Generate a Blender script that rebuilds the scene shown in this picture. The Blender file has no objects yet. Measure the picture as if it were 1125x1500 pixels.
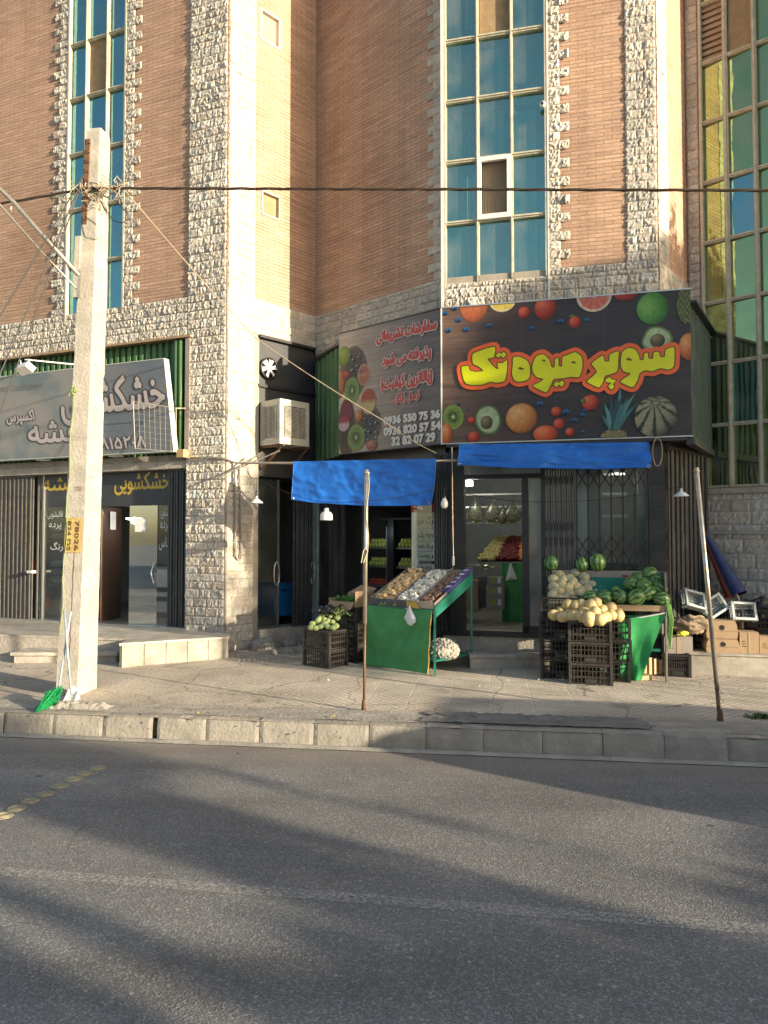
import bpy, math, random
from mathutils import Vector, Matrix, noise
R = random.Random(7)
PI = math.pi
sc = bpy.context.scene

# ---------------------------------------------------------------- camera, sky, sun, exposure
FPX, CX, CY, HZ, EYE = 1100.0, 562.5, 750.0, 789.0, 1.8
PITCH = math.atan((HZ - CY) / FPX)
cam = bpy.data.objects.new('camera', bpy.data.cameras.new('camera'))
cam.data.sensor_fit = 'HORIZONTAL'; cam.data.sensor_width = 36.0
cam.data.lens = 36.0 * FPX / 1125.0
cam.data.clip_start = 0.05; cam.data.clip_end = 1000
cam.location = (0, 0, EYE); cam.rotation_euler = (PI / 2 + PITCH, 0, 0)
sc.collection.objects.link(cam); sc.camera = cam
SUN_AZ, SUN_EL = math.radians(58), math.radians(11)      # from -Y towards +X
world = bpy.data.worlds.new('World'); sc.world = world; world.use_nodes = True
nt = world.node_tree
sky = nt.nodes.new('ShaderNodeTexSky'); sky.sky_type = 'NISHITA'; sky.sun_disc = False
sky.sun_elevation = SUN_EL
sky.sun_rotation = PI - SUN_AZ
sky.air_density = 1.0; sky.dust_density = 1.5
nt.links.new(sky.outputs[0], nt.nodes['Background'].inputs[0])
nt.nodes['Background'].inputs[1].default_value = 0.115
sun = bpy.data.objects.new('sun', bpy.data.lights.new('sun', 'SUN'))
sun.data.energy = 5.0; sun.data.angle = math.radians(0.6); sun.data.color = (1.0, 0.85, 0.62)
SDIR = Vector((math.sin(SUN_AZ) * math.cos(SUN_EL), -math.cos(SUN_AZ) * math.cos(SUN_EL), math.sin(SUN_EL)))
sun.rotation_euler = SDIR.to_track_quat('Z', 'Y').to_euler()
sc.collection.objects.link(sun)
sc.view_settings.view_transform = 'Standard'; sc.view_settings.look = 'None'
sc.view_settings.exposure = 1.33; sc.view_settings.gamma = 1.0

# ---------------------------------------------------------------- pixel helpers (photograph 1125 x 1500)
_cp, _sp = math.cos(PITCH), math.sin(PITCH)
CAM = Vector((0, 0, EYE))
def ray(px, py):
    u = CY - py
    return Vector((px - CX, FPX * _cp - u * _sp, FPX * _sp + u * _cp))
def at_y(px, py, Y):
    r = ray(px, py); return CAM + r * (Y / r.y)
def at_z(px, py, z):
    r = ray(px, py); return CAM + r * ((z - EYE) / r.z)
class Fr:
    """vertical plane seen from outside: origin, direction (left to right), outward normal"""
    def __init__(s, P, Q):
        s.o = Vector((P[0], P[1], 0)); q = Vector((Q[0], Q[1], 0)); s.L = (q - s.o).length
        s.d = (q - s.o) / s.L; s.n = Vector((s.d.y, -s.d.x, 0))
    def p(s, a, z, off=0.0): return s.o + s.d * a + s.n * off + Vector((0, 0, z))
    def hit(s, px, py, off=0.0):
        r = ray(px, py); o = s.o + s.n * off
        t = (o - CAM).dot(s.n) / r.dot(s.n); h = CAM + r * t
        return (h - s.o).dot(s.d), h.z
    def sx(s, px, py=789, off=0.0): return s.hit(px, py, off)[0]
    def shift(s, off):
        f = Fr((s.o.x, s.o.y), (s.o.x + s.d.x * s.L, s.o.y + s.d.y * s.L)); f.o = s.o + s.n * off; return f
e1 = Vector((0.9903, -0.1392, 0)); e2 = Vector((0.1392, 0.9903, 0))
WK = 6.457
def walk_z(x, y): return 0.19 + 0.02 * (0.1392 * x + 0.9903 * y - WK)
def on_walk(px, py):
    z = 0.22
    for _ in range(4):
        p = at_z(px, py, z); z = walk_z(p.x, p.y)
    p.z = z; return p

# ---------------------------------------------------------------- mesh builder
class MB:
    def __init__(s): s.v = []; s.f = []; s.uv = []; s.c = []; s.col = (1, 1, 1)
    def add(s, vs, fs, uvs=None, cols=None):
        b = len(s.v); s.v += [tuple(v) for v in vs]
        s.f += [tuple(i + b for i in f) for f in fs]
        s.uv += (uvs if uvs else [(0, 0)] * len(vs)); s.c += (cols if cols else [s.col] * len(vs))
    def quad(s, a, b, c, d, uv=None): s.add([a, b, c, d], [(0, 1, 2, 3)], uv)
    def obox(s, c, ax, ay, az):
        c = Vector(c); ax = Vector(ax); ay = Vector(ay); az = Vector(az)
        vs = [c + ax * i + ay * j + az * k for k in (-1, 1) for j in (-1, 1) for i in (-1, 1)]
        s.add(vs, [(0, 2, 3, 1), (4, 5, 7, 6), (0, 1, 5, 4), (2, 6, 7, 3), (0, 4, 6, 2), (1, 3, 7, 5)],
              [(v.x + v.y, v.z) for v in vs])
    def fbox(s, fr, a0, a1, z0, z1, o0, o1):
        s.obox(fr.p((a0 + a1) / 2, (z0 + z1) / 2, (o0 + o1) / 2), fr.d * (abs(a1 - a0) / 2), fr.n * (-abs(o1 - o0) / 2),
               (0, 0, abs(z1 - z0) / 2))
    def box(s, x0, x1, y0, y1, z0, z1):
        s.obox(((x0 + x1) / 2, (y0 + y1) / 2, (z0 + z1) / 2), (abs(x1 - x0) / 2, 0, 0), (0, abs(y1 - y0) / 2, 0), (0, 0, abs(z1 - z0) / 2))
    def bar(s, a, b, w, h=None, up=(0, 0, 1)):
        a = Vector(a); b = Vector(b); h = h or w; t = b - a; L = t.length; t /= L
        up = Vector(up)
        if abs(t.dot(up)) > .98: up = Vector((1, 0, 0))
        x = t.cross(up).normalized(); y = x.cross(t)
        s.obox((a + b) / 2, t * (L / 2), x * (w / 2), y * (h / 2))
    def tube(s, path, r, n=8, caps=True):
        path = [Vector(p) for p in path]; m = len(path)
        rr = r if isinstance(r, (list, tuple)) else [r] * m
        up = Vector((0, 0, 1)); vs = []; x = None
        for i, p in enumerate(path):
            t = (path[min(i + 1, m - 1)] - path[max(i - 1, 0)]).normalized()
            if x is None: x = t.cross(up if abs(t.z) < .9 else Vector((1, 0, 0))).normalized()
            else:
                x = x - t * x.dot(t)
                x = x.normalized() if x.length > 1e-6 else t.cross(Vector((1, 0.1, 0))).normalized()
            y = t.cross(x)
            for k in range(n):
                a = 2 * PI * k / n; vs.append(p + (x * math.cos(a) + y * math.sin(a)) * rr[i])
        fs = [(i * n + k, i * n + (k + 1) % n, (i + 1) * n + (k + 1) % n, (i + 1) * n + k) for i in range(m - 1) for k in range(n)]
        if caps: fs += [tuple(range(n))[::-1], tuple((m - 1) * n + k for k in range(n))]
        s.add(vs, fs)
    def lathe(s, prof, c=(0, 0, 0), n=20, ax=None):
        c = Vector(c); ax = Vector(ax or (0, 0, 1)).normalized()
        x = ax.orthogonal().normalized(); y = ax.cross(x); vs = []
        for r, h in prof:
            for k in range(n):
                a = 2 * PI * k / n; vs.append(c + ax * h + (x * math.cos(a) + y * math.sin(a)) * r)
        s.add(vs, [(i * n + k, i * n + (k + 1) % n, (i + 1) * n + (k + 1) % n, (i + 1) * n + k) for i in range(len(prof) - 1) for k in range(n)])
    def ball(s, c, r, nu=14, nv=9, f=None, rz=0):
        rx, ry, rz_ = r if isinstance(r, (list, tuple)) else (r, r, r)
        vs = []
        for j in range(nv + 1):
            t = PI * j / nv
            for i in range(nu):
                a = 2 * PI * i / nu + rz
                d = Vector((math.sin(t) * math.cos(a), math.sin(t) * math.sin(a), math.cos(t)))
                k = f(d) if f else 1
                vs.append((c[0] + d.x * rx * k, c[1] + d.y * ry * k, c[2] + d.z * rz_ * k))
        s.add(vs, [(j * nu + i, (j + 1) * nu + i, (j + 1) * nu + (i + 1) % nu, j * nu + (i + 1) % nu) for j in range(nv) for i in range(nu)])
    def grid(s, fn, nu, nv, uvf=None):
        vs = [Vector(fn(i / nu, j / nv)) for j in range(nv + 1) for i in range(nu + 1)]
        uv = [(uvf(i / nu, j / nv) if uvf else (i / nu, j / nv)) for j in range(nv + 1) for i in range(nu + 1)]
        w = nu + 1
        s.add(vs, [(j * w + i, j * w + i + 1, (j + 1) * w + i + 1, (j + 1) * w + i) for j in range(nv) for i in range(nu)], uv)
    def wallgrid(s, fr, a0, a1, z0, z1, holes=(), off=0.0, depth=0.12):
        """flat wall with rectangular holes (a0,a1,z0,z1) and reveals"""
        A = sorted({a0, a1} | {min(max(h[k], a0), a1) for h in holes for k in (0, 1)})
        Z = sorted({z0, z1} | {min(max(h[k], z0), z1) for h in holes for k in (2, 3)})
        for i in range(len(A) - 1):
            for j in range(len(Z) - 1):
                ca, cz = (A[i] + A[i + 1]) / 2, (Z[j] + Z[j + 1]) / 2
                if any(h[0] < ca < h[1] and h[2] < cz < h[3] for h in holes): continue
                q = [(A[i], Z[j]), (A[i + 1], Z[j]), (A[i + 1], Z[j + 1]), (A[i], Z[j + 1])]
                s.quad(*[fr.p(a, z, off) for a, z in q], uv=q)
        for h in holes:
            c = [(h[0], h[2]), (h[1], h[2]), (h[1], h[3]), (h[0], h[3])]
            for k in range(4):
                (a, z), (b, y) = c[k], c[(k + 1) % 4]
                s.quad(fr.p(a, z, off), fr.p(a, z, off - depth), fr.p(b, y, off - depth), fr.p(b, y, off),
                       uv=[(a, z), (a + depth, z), (b + depth, y), (b, y)])
    def poly(s, pts):
        s.add(pts, [tuple(range(len(pts)))])
    def prism(s, pts, z0, z1):
        n = len(pts)
        vs = [Vector((p[0], p[1], z0)) for p in pts] + [Vector((p[0], p[1], z1)) for p in pts]
        s.add(vs, [tuple(range(n, 2 * n)), tuple(range(n))[::-1]] + [(i, (i + 1) % n, n + (i + 1) % n, n + i) for i in range(n)],
              [(v.x, v.y) for v in vs])
    def build(s, name, mat, parent=None, smooth=False, fixn=True):
        me = bpy.data.meshes.new(name)
        off = Vector((0, 0, 0)); q = parent
        while q: off += q.location; q = q.parent
        me.from_pydata([(v[0] - off.x, v[1] - off.y, v[2] - off.z) for v in s.v], [], s.f)
        ul = me.uv_layers.new(name='UV')
        d = [0.0] * (2 * len(me.loops)); vi = [0] * len(me.loops)
        me.loops.foreach_get('vertex_index', vi)
        for i, k in enumerate(vi): d[2 * i], d[2 * i + 1] = s.uv[k]
        ul.data.foreach_set('uv', d)
        if any(c != (1, 1, 1) for c in s.c):
            ca = me.color_attributes.new('Col', 'FLOAT_COLOR', 'POINT')
            ca.data.foreach_set('color', [x for c in s.c for x in (c[0], c[1], c[2], 1.0)])
        if smooth: me.polygons.foreach_set('use_smooth', [True] * len(me.polygons))
        me.materials.append(mat); me.update()
        o = bpy.data.objects.new(name, me); sc.collection.objects.link(o)
        if parent: o.parent = parent
        return o

def tag(o, label=None, cat=None, group=None, kind=None):
    if label: o['label'] = label
    if cat: o['category'] = cat
    if group: o['group'] = group
    if kind: o['kind'] = kind
    return o
def thing(name, label, cat, loc=(0, 0, 0), rz=0, group=None):
    o = bpy.data.objects.new(name, None); sc.collection.objects.link(o)
    o.location = loc; o.rotation_euler = (0, 0, rz); o.empty_display_size = .05
    return tag(o, label, cat, group)
def copy_tree(o, parent=None):
    c = o.copy(); sc.collection.objects.link(c); c.parent = parent
    for ch in list(o.children): copy_tree(ch, c)
    return c

# ---------------------------------------------------------------- materials
def N(nt, t, **kw):
    n = nt.nodes.new(t)
    for k, v in kw.items():
        if k.startswith('i_'):
            key = k[2:]; key = int(key) if key.isdigit() else key.replace('_', ' ')
            n.inputs[key].default_value = v
        else: setattr(n, k, v)
    return n
def ramp(nt, fac, stops, interp='LINEAR'):
    r = nt.nodes.new('ShaderNodeValToRGB'); r.color_ramp.interpolation = interp
    el = r.color_ramp.elements
    while len(el) > 1: el.remove(el[-1])
    for i, (p, c) in enumerate(stops):
        e = el[0] if i == 0 else el.new(p)
        e.position = p; e.color = (*c, 1) if len(c) == 3 else c
    nt.links.new(fac, r.inputs[0]); return r.outputs[0]
def mix(nt, fac, a, b, mode='MIX'):
    m = nt.nodes.new('ShaderNodeMix'); m.data_type = 'RGBA'; m.blend_type = mode
    for k, x in ((0, fac), (6, a), (7, b)):
        if hasattr(x, 'links') or hasattr(x, 'is_linked'): nt.links.new(x, m.inputs[k])
        elif k == 0: m.inputs[0].default_value = x
        else: m.inputs[k].default_value = (*x, 1)
    return m.outputs[2]
def mat(name, col, rough=.6, metal=0.0, var=.25, scale=6.0, bump=.0, bscale=60, vcol=False, coat=0, spec=.5, emit=None, estr=0, trans=0, uv=False):
    m = bpy.data.materials.new(name); m.use_nodes = True; nt = m.node_tree
    b = nt.nodes['Principled BSDF']
    tc = nt.nodes.new('ShaderNodeTexCoord'); co = tc.outputs['UV' if uv else 'Object']
    n1 = N(nt, 'ShaderNodeTexNoise', i_Scale=scale, i_Detail=7.0, i_Roughness=.68); nt.links.new(co, n1.inputs['Vector'])
    base = col
    if vcol:
        a = N(nt, 'ShaderNodeVertexColor', layer_name='Col'); base = mix(nt, 1.0, a.outputs[0], col, 'MULTIPLY')
    lo = (1 - var,) * 3; hi = (1 + var * .6,) * 3
    v = ramp(nt, n1.outputs[0], [(.25, lo), (.75, hi)])
    c = mix(nt, 1.0, base, v, 'MULTIPLY'); nt.links.new(c, b.inputs['Base Color'])
    b.inputs['Roughness'].default_value = rough; b.inputs['Metallic'].default_value = metal
    b.inputs['Specular IOR Level'].default_value = spec
    if coat: b.inputs['Coat Weight'].default_value = coat
    if emit:
        b.inputs['Emission Color'].default_value = (*emit, 1); b.inputs['Emission Strength'].default_value = estr
    if bump:
        n2 = N(nt, 'ShaderNodeTexNoise', i_Scale=bscale, i_Detail=5.0); nt.links.new(co, n2.inputs['Vector'])
        bp = N(nt, 'ShaderNodeBump', i_Strength=bump, i_Distance=.02); nt.links.new(n2.outputs[0], bp.inputs['Height'])
        nt.links.new(bp.outputs[0], b.inputs['Normal'])
    return m
def glass(name, tint, refl_tint, refl, rough=.01, dirt=.06, wav=0.0):
    m = bpy.data.materials.new(name); m.use_nodes = True; nt = m.node_tree; nt.nodes.remove(nt.nodes['Principled BSDF'])
    out = nt.nodes['Material Output']
    tr = N(nt, 'ShaderNodeBsdfTransparent'); tr.inputs[0].default_value = (*tint, 1)
    gl = N(nt, 'ShaderNodeBsdfGlossy'); gl.inputs[0].default_value = (*refl_tint, 1); gl.inputs[1].default_value = rough
    di = N(nt, 'ShaderNodeBsdfDiffuse'); di.inputs[0].default_value = (.35, .36, .33, 1)
    lw = N(nt, 'ShaderNodeFresnel', i_IOR=1.5)
    ad = N(nt, 'ShaderNodeMath', operation='ADD', use_clamp=True); nt.links.new(lw.outputs[0], ad.inputs[0]); ad.inputs[1].default_value = refl
    m1 = N(nt, 'ShaderNodeMixShader'); nt.links.new(ad.outputs[0], m1.inputs[0]); nt.links.new(tr.outputs[0], m1.inputs[1]); nt.links.new(gl.outputs[0], m1.inputs[2])
    tc = nt.nodes.new('ShaderNodeTexCoord')
    nz = N(nt, 'ShaderNodeTexNoise', i_Scale=3.0, i_Detail=7.0); nt.links.new(tc.outputs['Object'], nz.inputs['Vector'])
    mr = N(nt, 'ShaderNodeMapRange', i_1=.35, i_2=.8, i_3=0.0, i_4=dirt * 3); nt.links.new(nz.outputs[0], mr.inputs[0])
    m2 = N(nt, 'ShaderNodeMixShader'); nt.links.new(mr.outputs[0], m2.inputs[0]); nt.links.new(m1.outputs[0], m2.inputs[1]); nt.links.new(di.outputs[0], m2.inputs[2])
    if wav:
        n2 = N(nt, 'ShaderNodeTexNoise', i_Scale=2.5, i_Detail=1.0); nt.links.new(tc.outputs['Object'], n2.inputs['Vector'])
        bp = N(nt, 'ShaderNodeBump', i_Strength=wav, i_Distance=.02); nt.links.new(n2.outputs[0], bp.inputs['Height']); nt.links.new(bp.outputs[0], gl.inputs['Normal'])
    nt.links.new(m2.outputs[0], out.inputs[0]); return m

def brick_mat():
    m = bpy.data.materials.new('brick'); m.use_nodes = True; nt = m.node_tree; b = nt.nodes['Principled BSDF']
    tc = nt.nodes.new('ShaderNodeTexCoord'); uv = tc.outputs['UV']
    br = N(nt, 'ShaderNodeTexBrick', i_Scale=1.0, offset=.5); nt.links.new(uv, br.inputs['Vector'])
    br.inputs['Brick Width'].default_value = .205; br.inputs['Row Height'].default_value = .0495
    br.inputs['Mortar Size'].default_value = .0045; br.inputs['Mortar Smooth'].default_value = .15; br.inputs['Bias'].default_value = -.1
    br.inputs['Color1'].default_value = (.485, .32, .228, 1); br.inputs['Color2'].default_value = (.40, .26, .182, 1)
    br.inputs['Mortar'].default_value = (.27, .18, .13, 1)
    n1 = N(nt, 'ShaderNodeTexNoise', i_Scale=.55, i_Detail=5.0, i_Roughness=.6); nt.links.new(uv, n1.inputs['Vector'])
    mp = N(nt, 'ShaderNodeMapping'); mp.inputs['Scale'].default_value = (1.2, 26, 1); nt.links.new(uv, mp.inputs['Vector'])
    n2 = N(nt, 'ShaderNodeTexNoise', i_Scale=1.0, i_Detail=3.0); nt.links.new(mp.outputs[0], n2.inputs['Vector'])
    n3 = N(nt, 'ShaderNodeTexNoise', i_Scale=30.0, i_Detail=4.0); nt.links.new(uv, n3.inputs['Vector'])
    c = mix(nt, 1, br.outputs[0], ramp(nt, n1.outputs[0], [(.3, (.80, .76, .74)), (.5, (1, 1, 1)), (.72, (1.15, 1.12, 1.06))]), 'MULTIPLY')
    c = mix(nt, 1, c, ramp(nt, n2.outputs[0], [(.3, (.82, .80, .78)), (.7, (1.14, 1.12, 1.1))]), 'MULTIPLY')
    c = mix(nt, 1, c, ramp(nt, n3.outputs[0], [(.3, (.88,) * 3), (.7, (1.1,) * 3)]), 'MULTIPLY')
    mq = N(nt, 'ShaderNodeMapping'); mq.inputs['Scale'].default_value = (2.6, .22, 1); nt.links.new(uv, mq.inputs['Vector'])
    n5 = N(nt, 'ShaderNodeTexNoise', i_Scale=1.0, i_Detail=6.0, i_Roughness=.65); nt.links.new(mq.outputs[0], n5.inputs['Vector'])
    c = mix(nt, 1, c, ramp(nt, n5.outputs[0], [(.32, (.86, .83, .81)), (.48, (1, 1, 1)), (.70, (1.06, 1.06, 1.06))]), 'MULTIPLY')
    nt.links.new(c, b.inputs['Base Color']); b.inputs['Roughness'].default_value = .8
    iv = N(nt, 'ShaderNodeMath', operation='SUBTRACT'); iv.inputs[0].default_value = 1; nt.links.new(br.outputs['Fac'], iv.inputs[1])
    ad = N(nt, 'ShaderNodeMath', operation='MULTIPLY_ADD'); nt.links.new(n3.outputs[0], ad.inputs[0]); ad.inputs[1].default_value = .35; nt.links.new(iv.outputs[0], ad.inputs[2])
    ad2 = N(nt, 'ShaderNodeMath', operation='MULTIPLY_ADD'); nt.links.new(n2.outputs[0], ad2.inputs[0]); ad2.inputs[1].default_value = .8; nt.links.new(ad.outputs[0], ad2.inputs[2])
    bp = N(nt, 'ShaderNodeBump', i_Strength=.9, i_Distance=.008); nt.links.new(ad2.outputs[0], bp.inputs['Height']); nt.links.new(bp.outputs[0], b.inputs['Normal'])
    return m
def stone_mat(name, c1, c2):
    m = bpy.data.materials.new(name); m.use_nodes = True; nt = m.node_tree; b = nt.nodes['Principled BSDF']
    tc = nt.nodes.new('ShaderNodeTexCoord'); co = tc.outputs['Object']
    n1 = N(nt, 'ShaderNodeTexNoise', i_Scale=7.0, i_Detail=8.0, i_Roughness=.7); nt.links.new(co, n1.inputs['Vector'])
    n0 = N(nt, 'ShaderNodeTexNoise', i_Scale=.8, i_Detail=3.0); nt.links.new(co, n0.inputs['Vector'])
    a = N(nt, 'ShaderNodeVertexColor', layer_name='Col')
    c = ramp(nt, n1.outputs[0], [(.2, c2), (.62, c1)])
    c = mix(nt, 1, c, a.outputs[0], 'MULTIPLY')
    c = mix(nt, 1, c, ramp(nt, n0.outputs[0], [(.3, (.86, .84, .82)), (.7, (1.06, 1.05, 1.04))]), 'MULTIPLY')
    nt.links.new(c, b.inputs['Base Color']); b.inputs['Roughness'].default_value = .85
    n2 = N(nt, 'ShaderNodeTexNoise', i_Scale=45.0, i_Detail=6.0, i_Roughness=.7); nt.links.new(co, n2.inputs['Vector'])
    bp = N(nt, 'ShaderNodeBump', i_Strength=.8, i_Distance=.01); nt.links.new(n2.outputs[0], bp.inputs['Height']); nt.links.new(bp.outputs[0], b.inputs['Normal'])
    return m
def asphalt_mat():
    m = bpy.data.materials.new('asphalt'); m.use_nodes = True; nt = m.node_tree; b = nt.nodes['Principled BSDF']
    tc = nt.nodes.new('ShaderNodeTexCoord'); co = tc.outputs['Object']
    v = N(nt, 'ShaderNodeTexVoronoi', i_Scale=120.0); nt.links.new(co, v.inputs['Vector'])
    n1 = N(nt, 'ShaderNodeTexNoise', i_Scale=140.0, i_Detail=3.0); nt.links.new(co, n1.inputs['Vector'])
    n0 = N(nt, 'ShaderNodeTexNoise', i_Scale=.7, i_Detail=7.0, i_Roughness=.6); nt.links.new(co, n0.inputs['Vector'])
    sp = N(nt, 'ShaderNodeSeparateColor'); nt.links.new(v.outputs['Color'], sp.inputs[0])
    c = ramp(nt, sp.outputs[0], [(.0, (.115, .113, .11)), (.6, (.18, .176, .17)), (.9, (.28, .272, .26)), (1, (.42, .41, .38))])
    c = mix(nt, .35, c, ramp(nt, n1.outputs[0], [(.35, (.08, .078, .076)), (.7, (.24, .232, .222))]))
    c = mix(nt, 1, c, ramp(nt, n0.outputs[0], [(.3, (.78,) * 3), (.7, (1.2,) * 3)]), 'MULTIPLY')
    # dusty strip near the kerb, real dirt on the ground
    sx = N(nt, 'ShaderNodeVectorMath', operation='DOT_PRODUCT'); nt.links.new(co, sx.inputs[0]); sx.inputs[1].default_value = tuple(e2)
    n4 = N(nt, 'ShaderNodeTexNoise', i_Scale=2.0, i_Detail=6.0); nt.links.new(co, n4.inputs['Vector'])
    am = N(nt, 'ShaderNodeMath', operation='MULTIPLY_ADD'); nt.links.new(n4.outputs[0], am.inputs[0]); am.inputs[1].default_value = 1.0; nt.links.new(sx.outputs['Value'], am.inputs[2])
    mr = N(nt, 'ShaderNodeMapRange', i_1=WK - .35, i_2=WK + .55, i_3=0.0, i_4=.75); nt.links.new(am.outputs[0], mr.inputs[0])
    c = mix(nt, mr.outputs[0], c, (.27, .235, .19))
    # tyre-polished bands along the lane and patched areas
    mp3 = N(nt, 'ShaderNodeMapping'); mp3.inputs['Rotation'].default_value = (0, 0, math.radians(8)); mp3.inputs['Scale'].default_value = (.05, .9, 1); nt.links.new(co, mp3.inputs['Vector'])
    n7 = N(nt, 'ShaderNodeTexNoise', i_Scale=1.6, i_Detail=4.0); nt.links.new(mp3.outputs[0], n7.inputs['Vector'])
    c = mix(nt, 1, c, ramp(nt, n7.outputs[0], [(.35, (.80,) * 3), (.65, (1.16,) * 3)]), 'MULTIPLY')
    v5 = N(nt, 'ShaderNodeTexVoronoi', i_Scale=16.0); nt.links.new(co, v5.inputs['Vector'])
    s5 = N(nt, 'ShaderNodeSeparateColor'); nt.links.new(v5.outputs['Color'], s5.inputs[0])
    gg = N(nt, 'ShaderNodeMath', operation='LESS_THAN'); nt.links.new(v5.outputs['Distance'], gg.inputs[0]); gg.inputs[1].default_value = .16
    g2 = N(nt, 'ShaderNodeMath', operation='GREATER_THAN'); nt.links.new(s5.outputs[0], g2.inputs[0]); g2.inputs[1].default_value = .8
    g3 = N(nt, 'ShaderNodeMath', operation='MULTIPLY'); nt.links.new(gg.outputs[0], g3.inputs[0]); nt.links.new(g2.outputs[0], g3.inputs[1])
    g4 = N(nt, 'ShaderNodeMath', operation='MULTIPLY'); nt.links.new(g3.outputs[0], g4.inputs[0]); g4.inputs[1].default_value = .55
    c = mix(nt, g4.outputs[0], c, (.40, .38, .34))
    # oil and damp spots
    v2 = N(nt, 'ShaderNodeTexVoronoi', i_Scale=1.3, i_Randomness=1.0); nt.links.new(co, v2.inputs['Vector'])
    n5 = N(nt, 'ShaderNodeTexNoise', i_Scale=14.0); nt.links.new(co, n5.inputs['Vector'])
    a5 = N(nt, 'ShaderNodeMath', operation='MULTIPLY_ADD'); nt.links.new(n5.outputs[0], a5.inputs[0]); a5.inputs[1].default_value = .09; nt.links.new(v2.outputs[0], a5.inputs[2])
    c = mix(nt, ramp(nt, a5.outputs[0], [(.07, (.7,) * 3), (.085, (0, 0, 0))]), c, (.045, .042, .04))
    # hairline cracks and a few rectangular repairs
    nd = N(nt, 'ShaderNodeTexNoise', i_Scale=2.2, i_Detail=5.0); nt.links.new(co, nd.inputs['Vector'])
    wv = mix(nt, .30, co, nd.outputs['Color'])
    v3 = N(nt, 'ShaderNodeTexVoronoi', i_Scale=.55, feature='DISTANCE_TO_EDGE'); nt.links.new(wv, v3.inputs['Vector'])
    n6 = N(nt, 'ShaderNodeTexNoise', i_Scale=.8, i_Detail=2.0); nt.links.new(co, n6.inputs['Vector'])
    ck = N(nt, 'ShaderNodeMath', operation='MULTIPLY'); nt.links.new(ramp(nt, v3.outputs[0], [(.0, (.45,) * 3), (.003, (0, 0, 0))]), ck.inputs[0]); nt.links.new(ramp(nt, n6.outputs[0], [(.5, (0, 0, 0)), (.6, (1,) * 3)]), ck.inputs[1])
    c = mix(nt, ck.outputs[0], c, (.05, .048, .045))
    nt.links.new(c, b.inputs['Base Color']); b.inputs['Roughness'].default_value = .75; b.inputs['Specular IOR Level'].default_value = .35
    bp = N(nt, 'ShaderNodeBump', i_Strength=.45, i_Distance=.004); nt.links.new(v.outputs[0], bp.inputs['Height']); nt.links.new(bp.outputs[0], b.inputs['Normal'])
    return m
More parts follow.
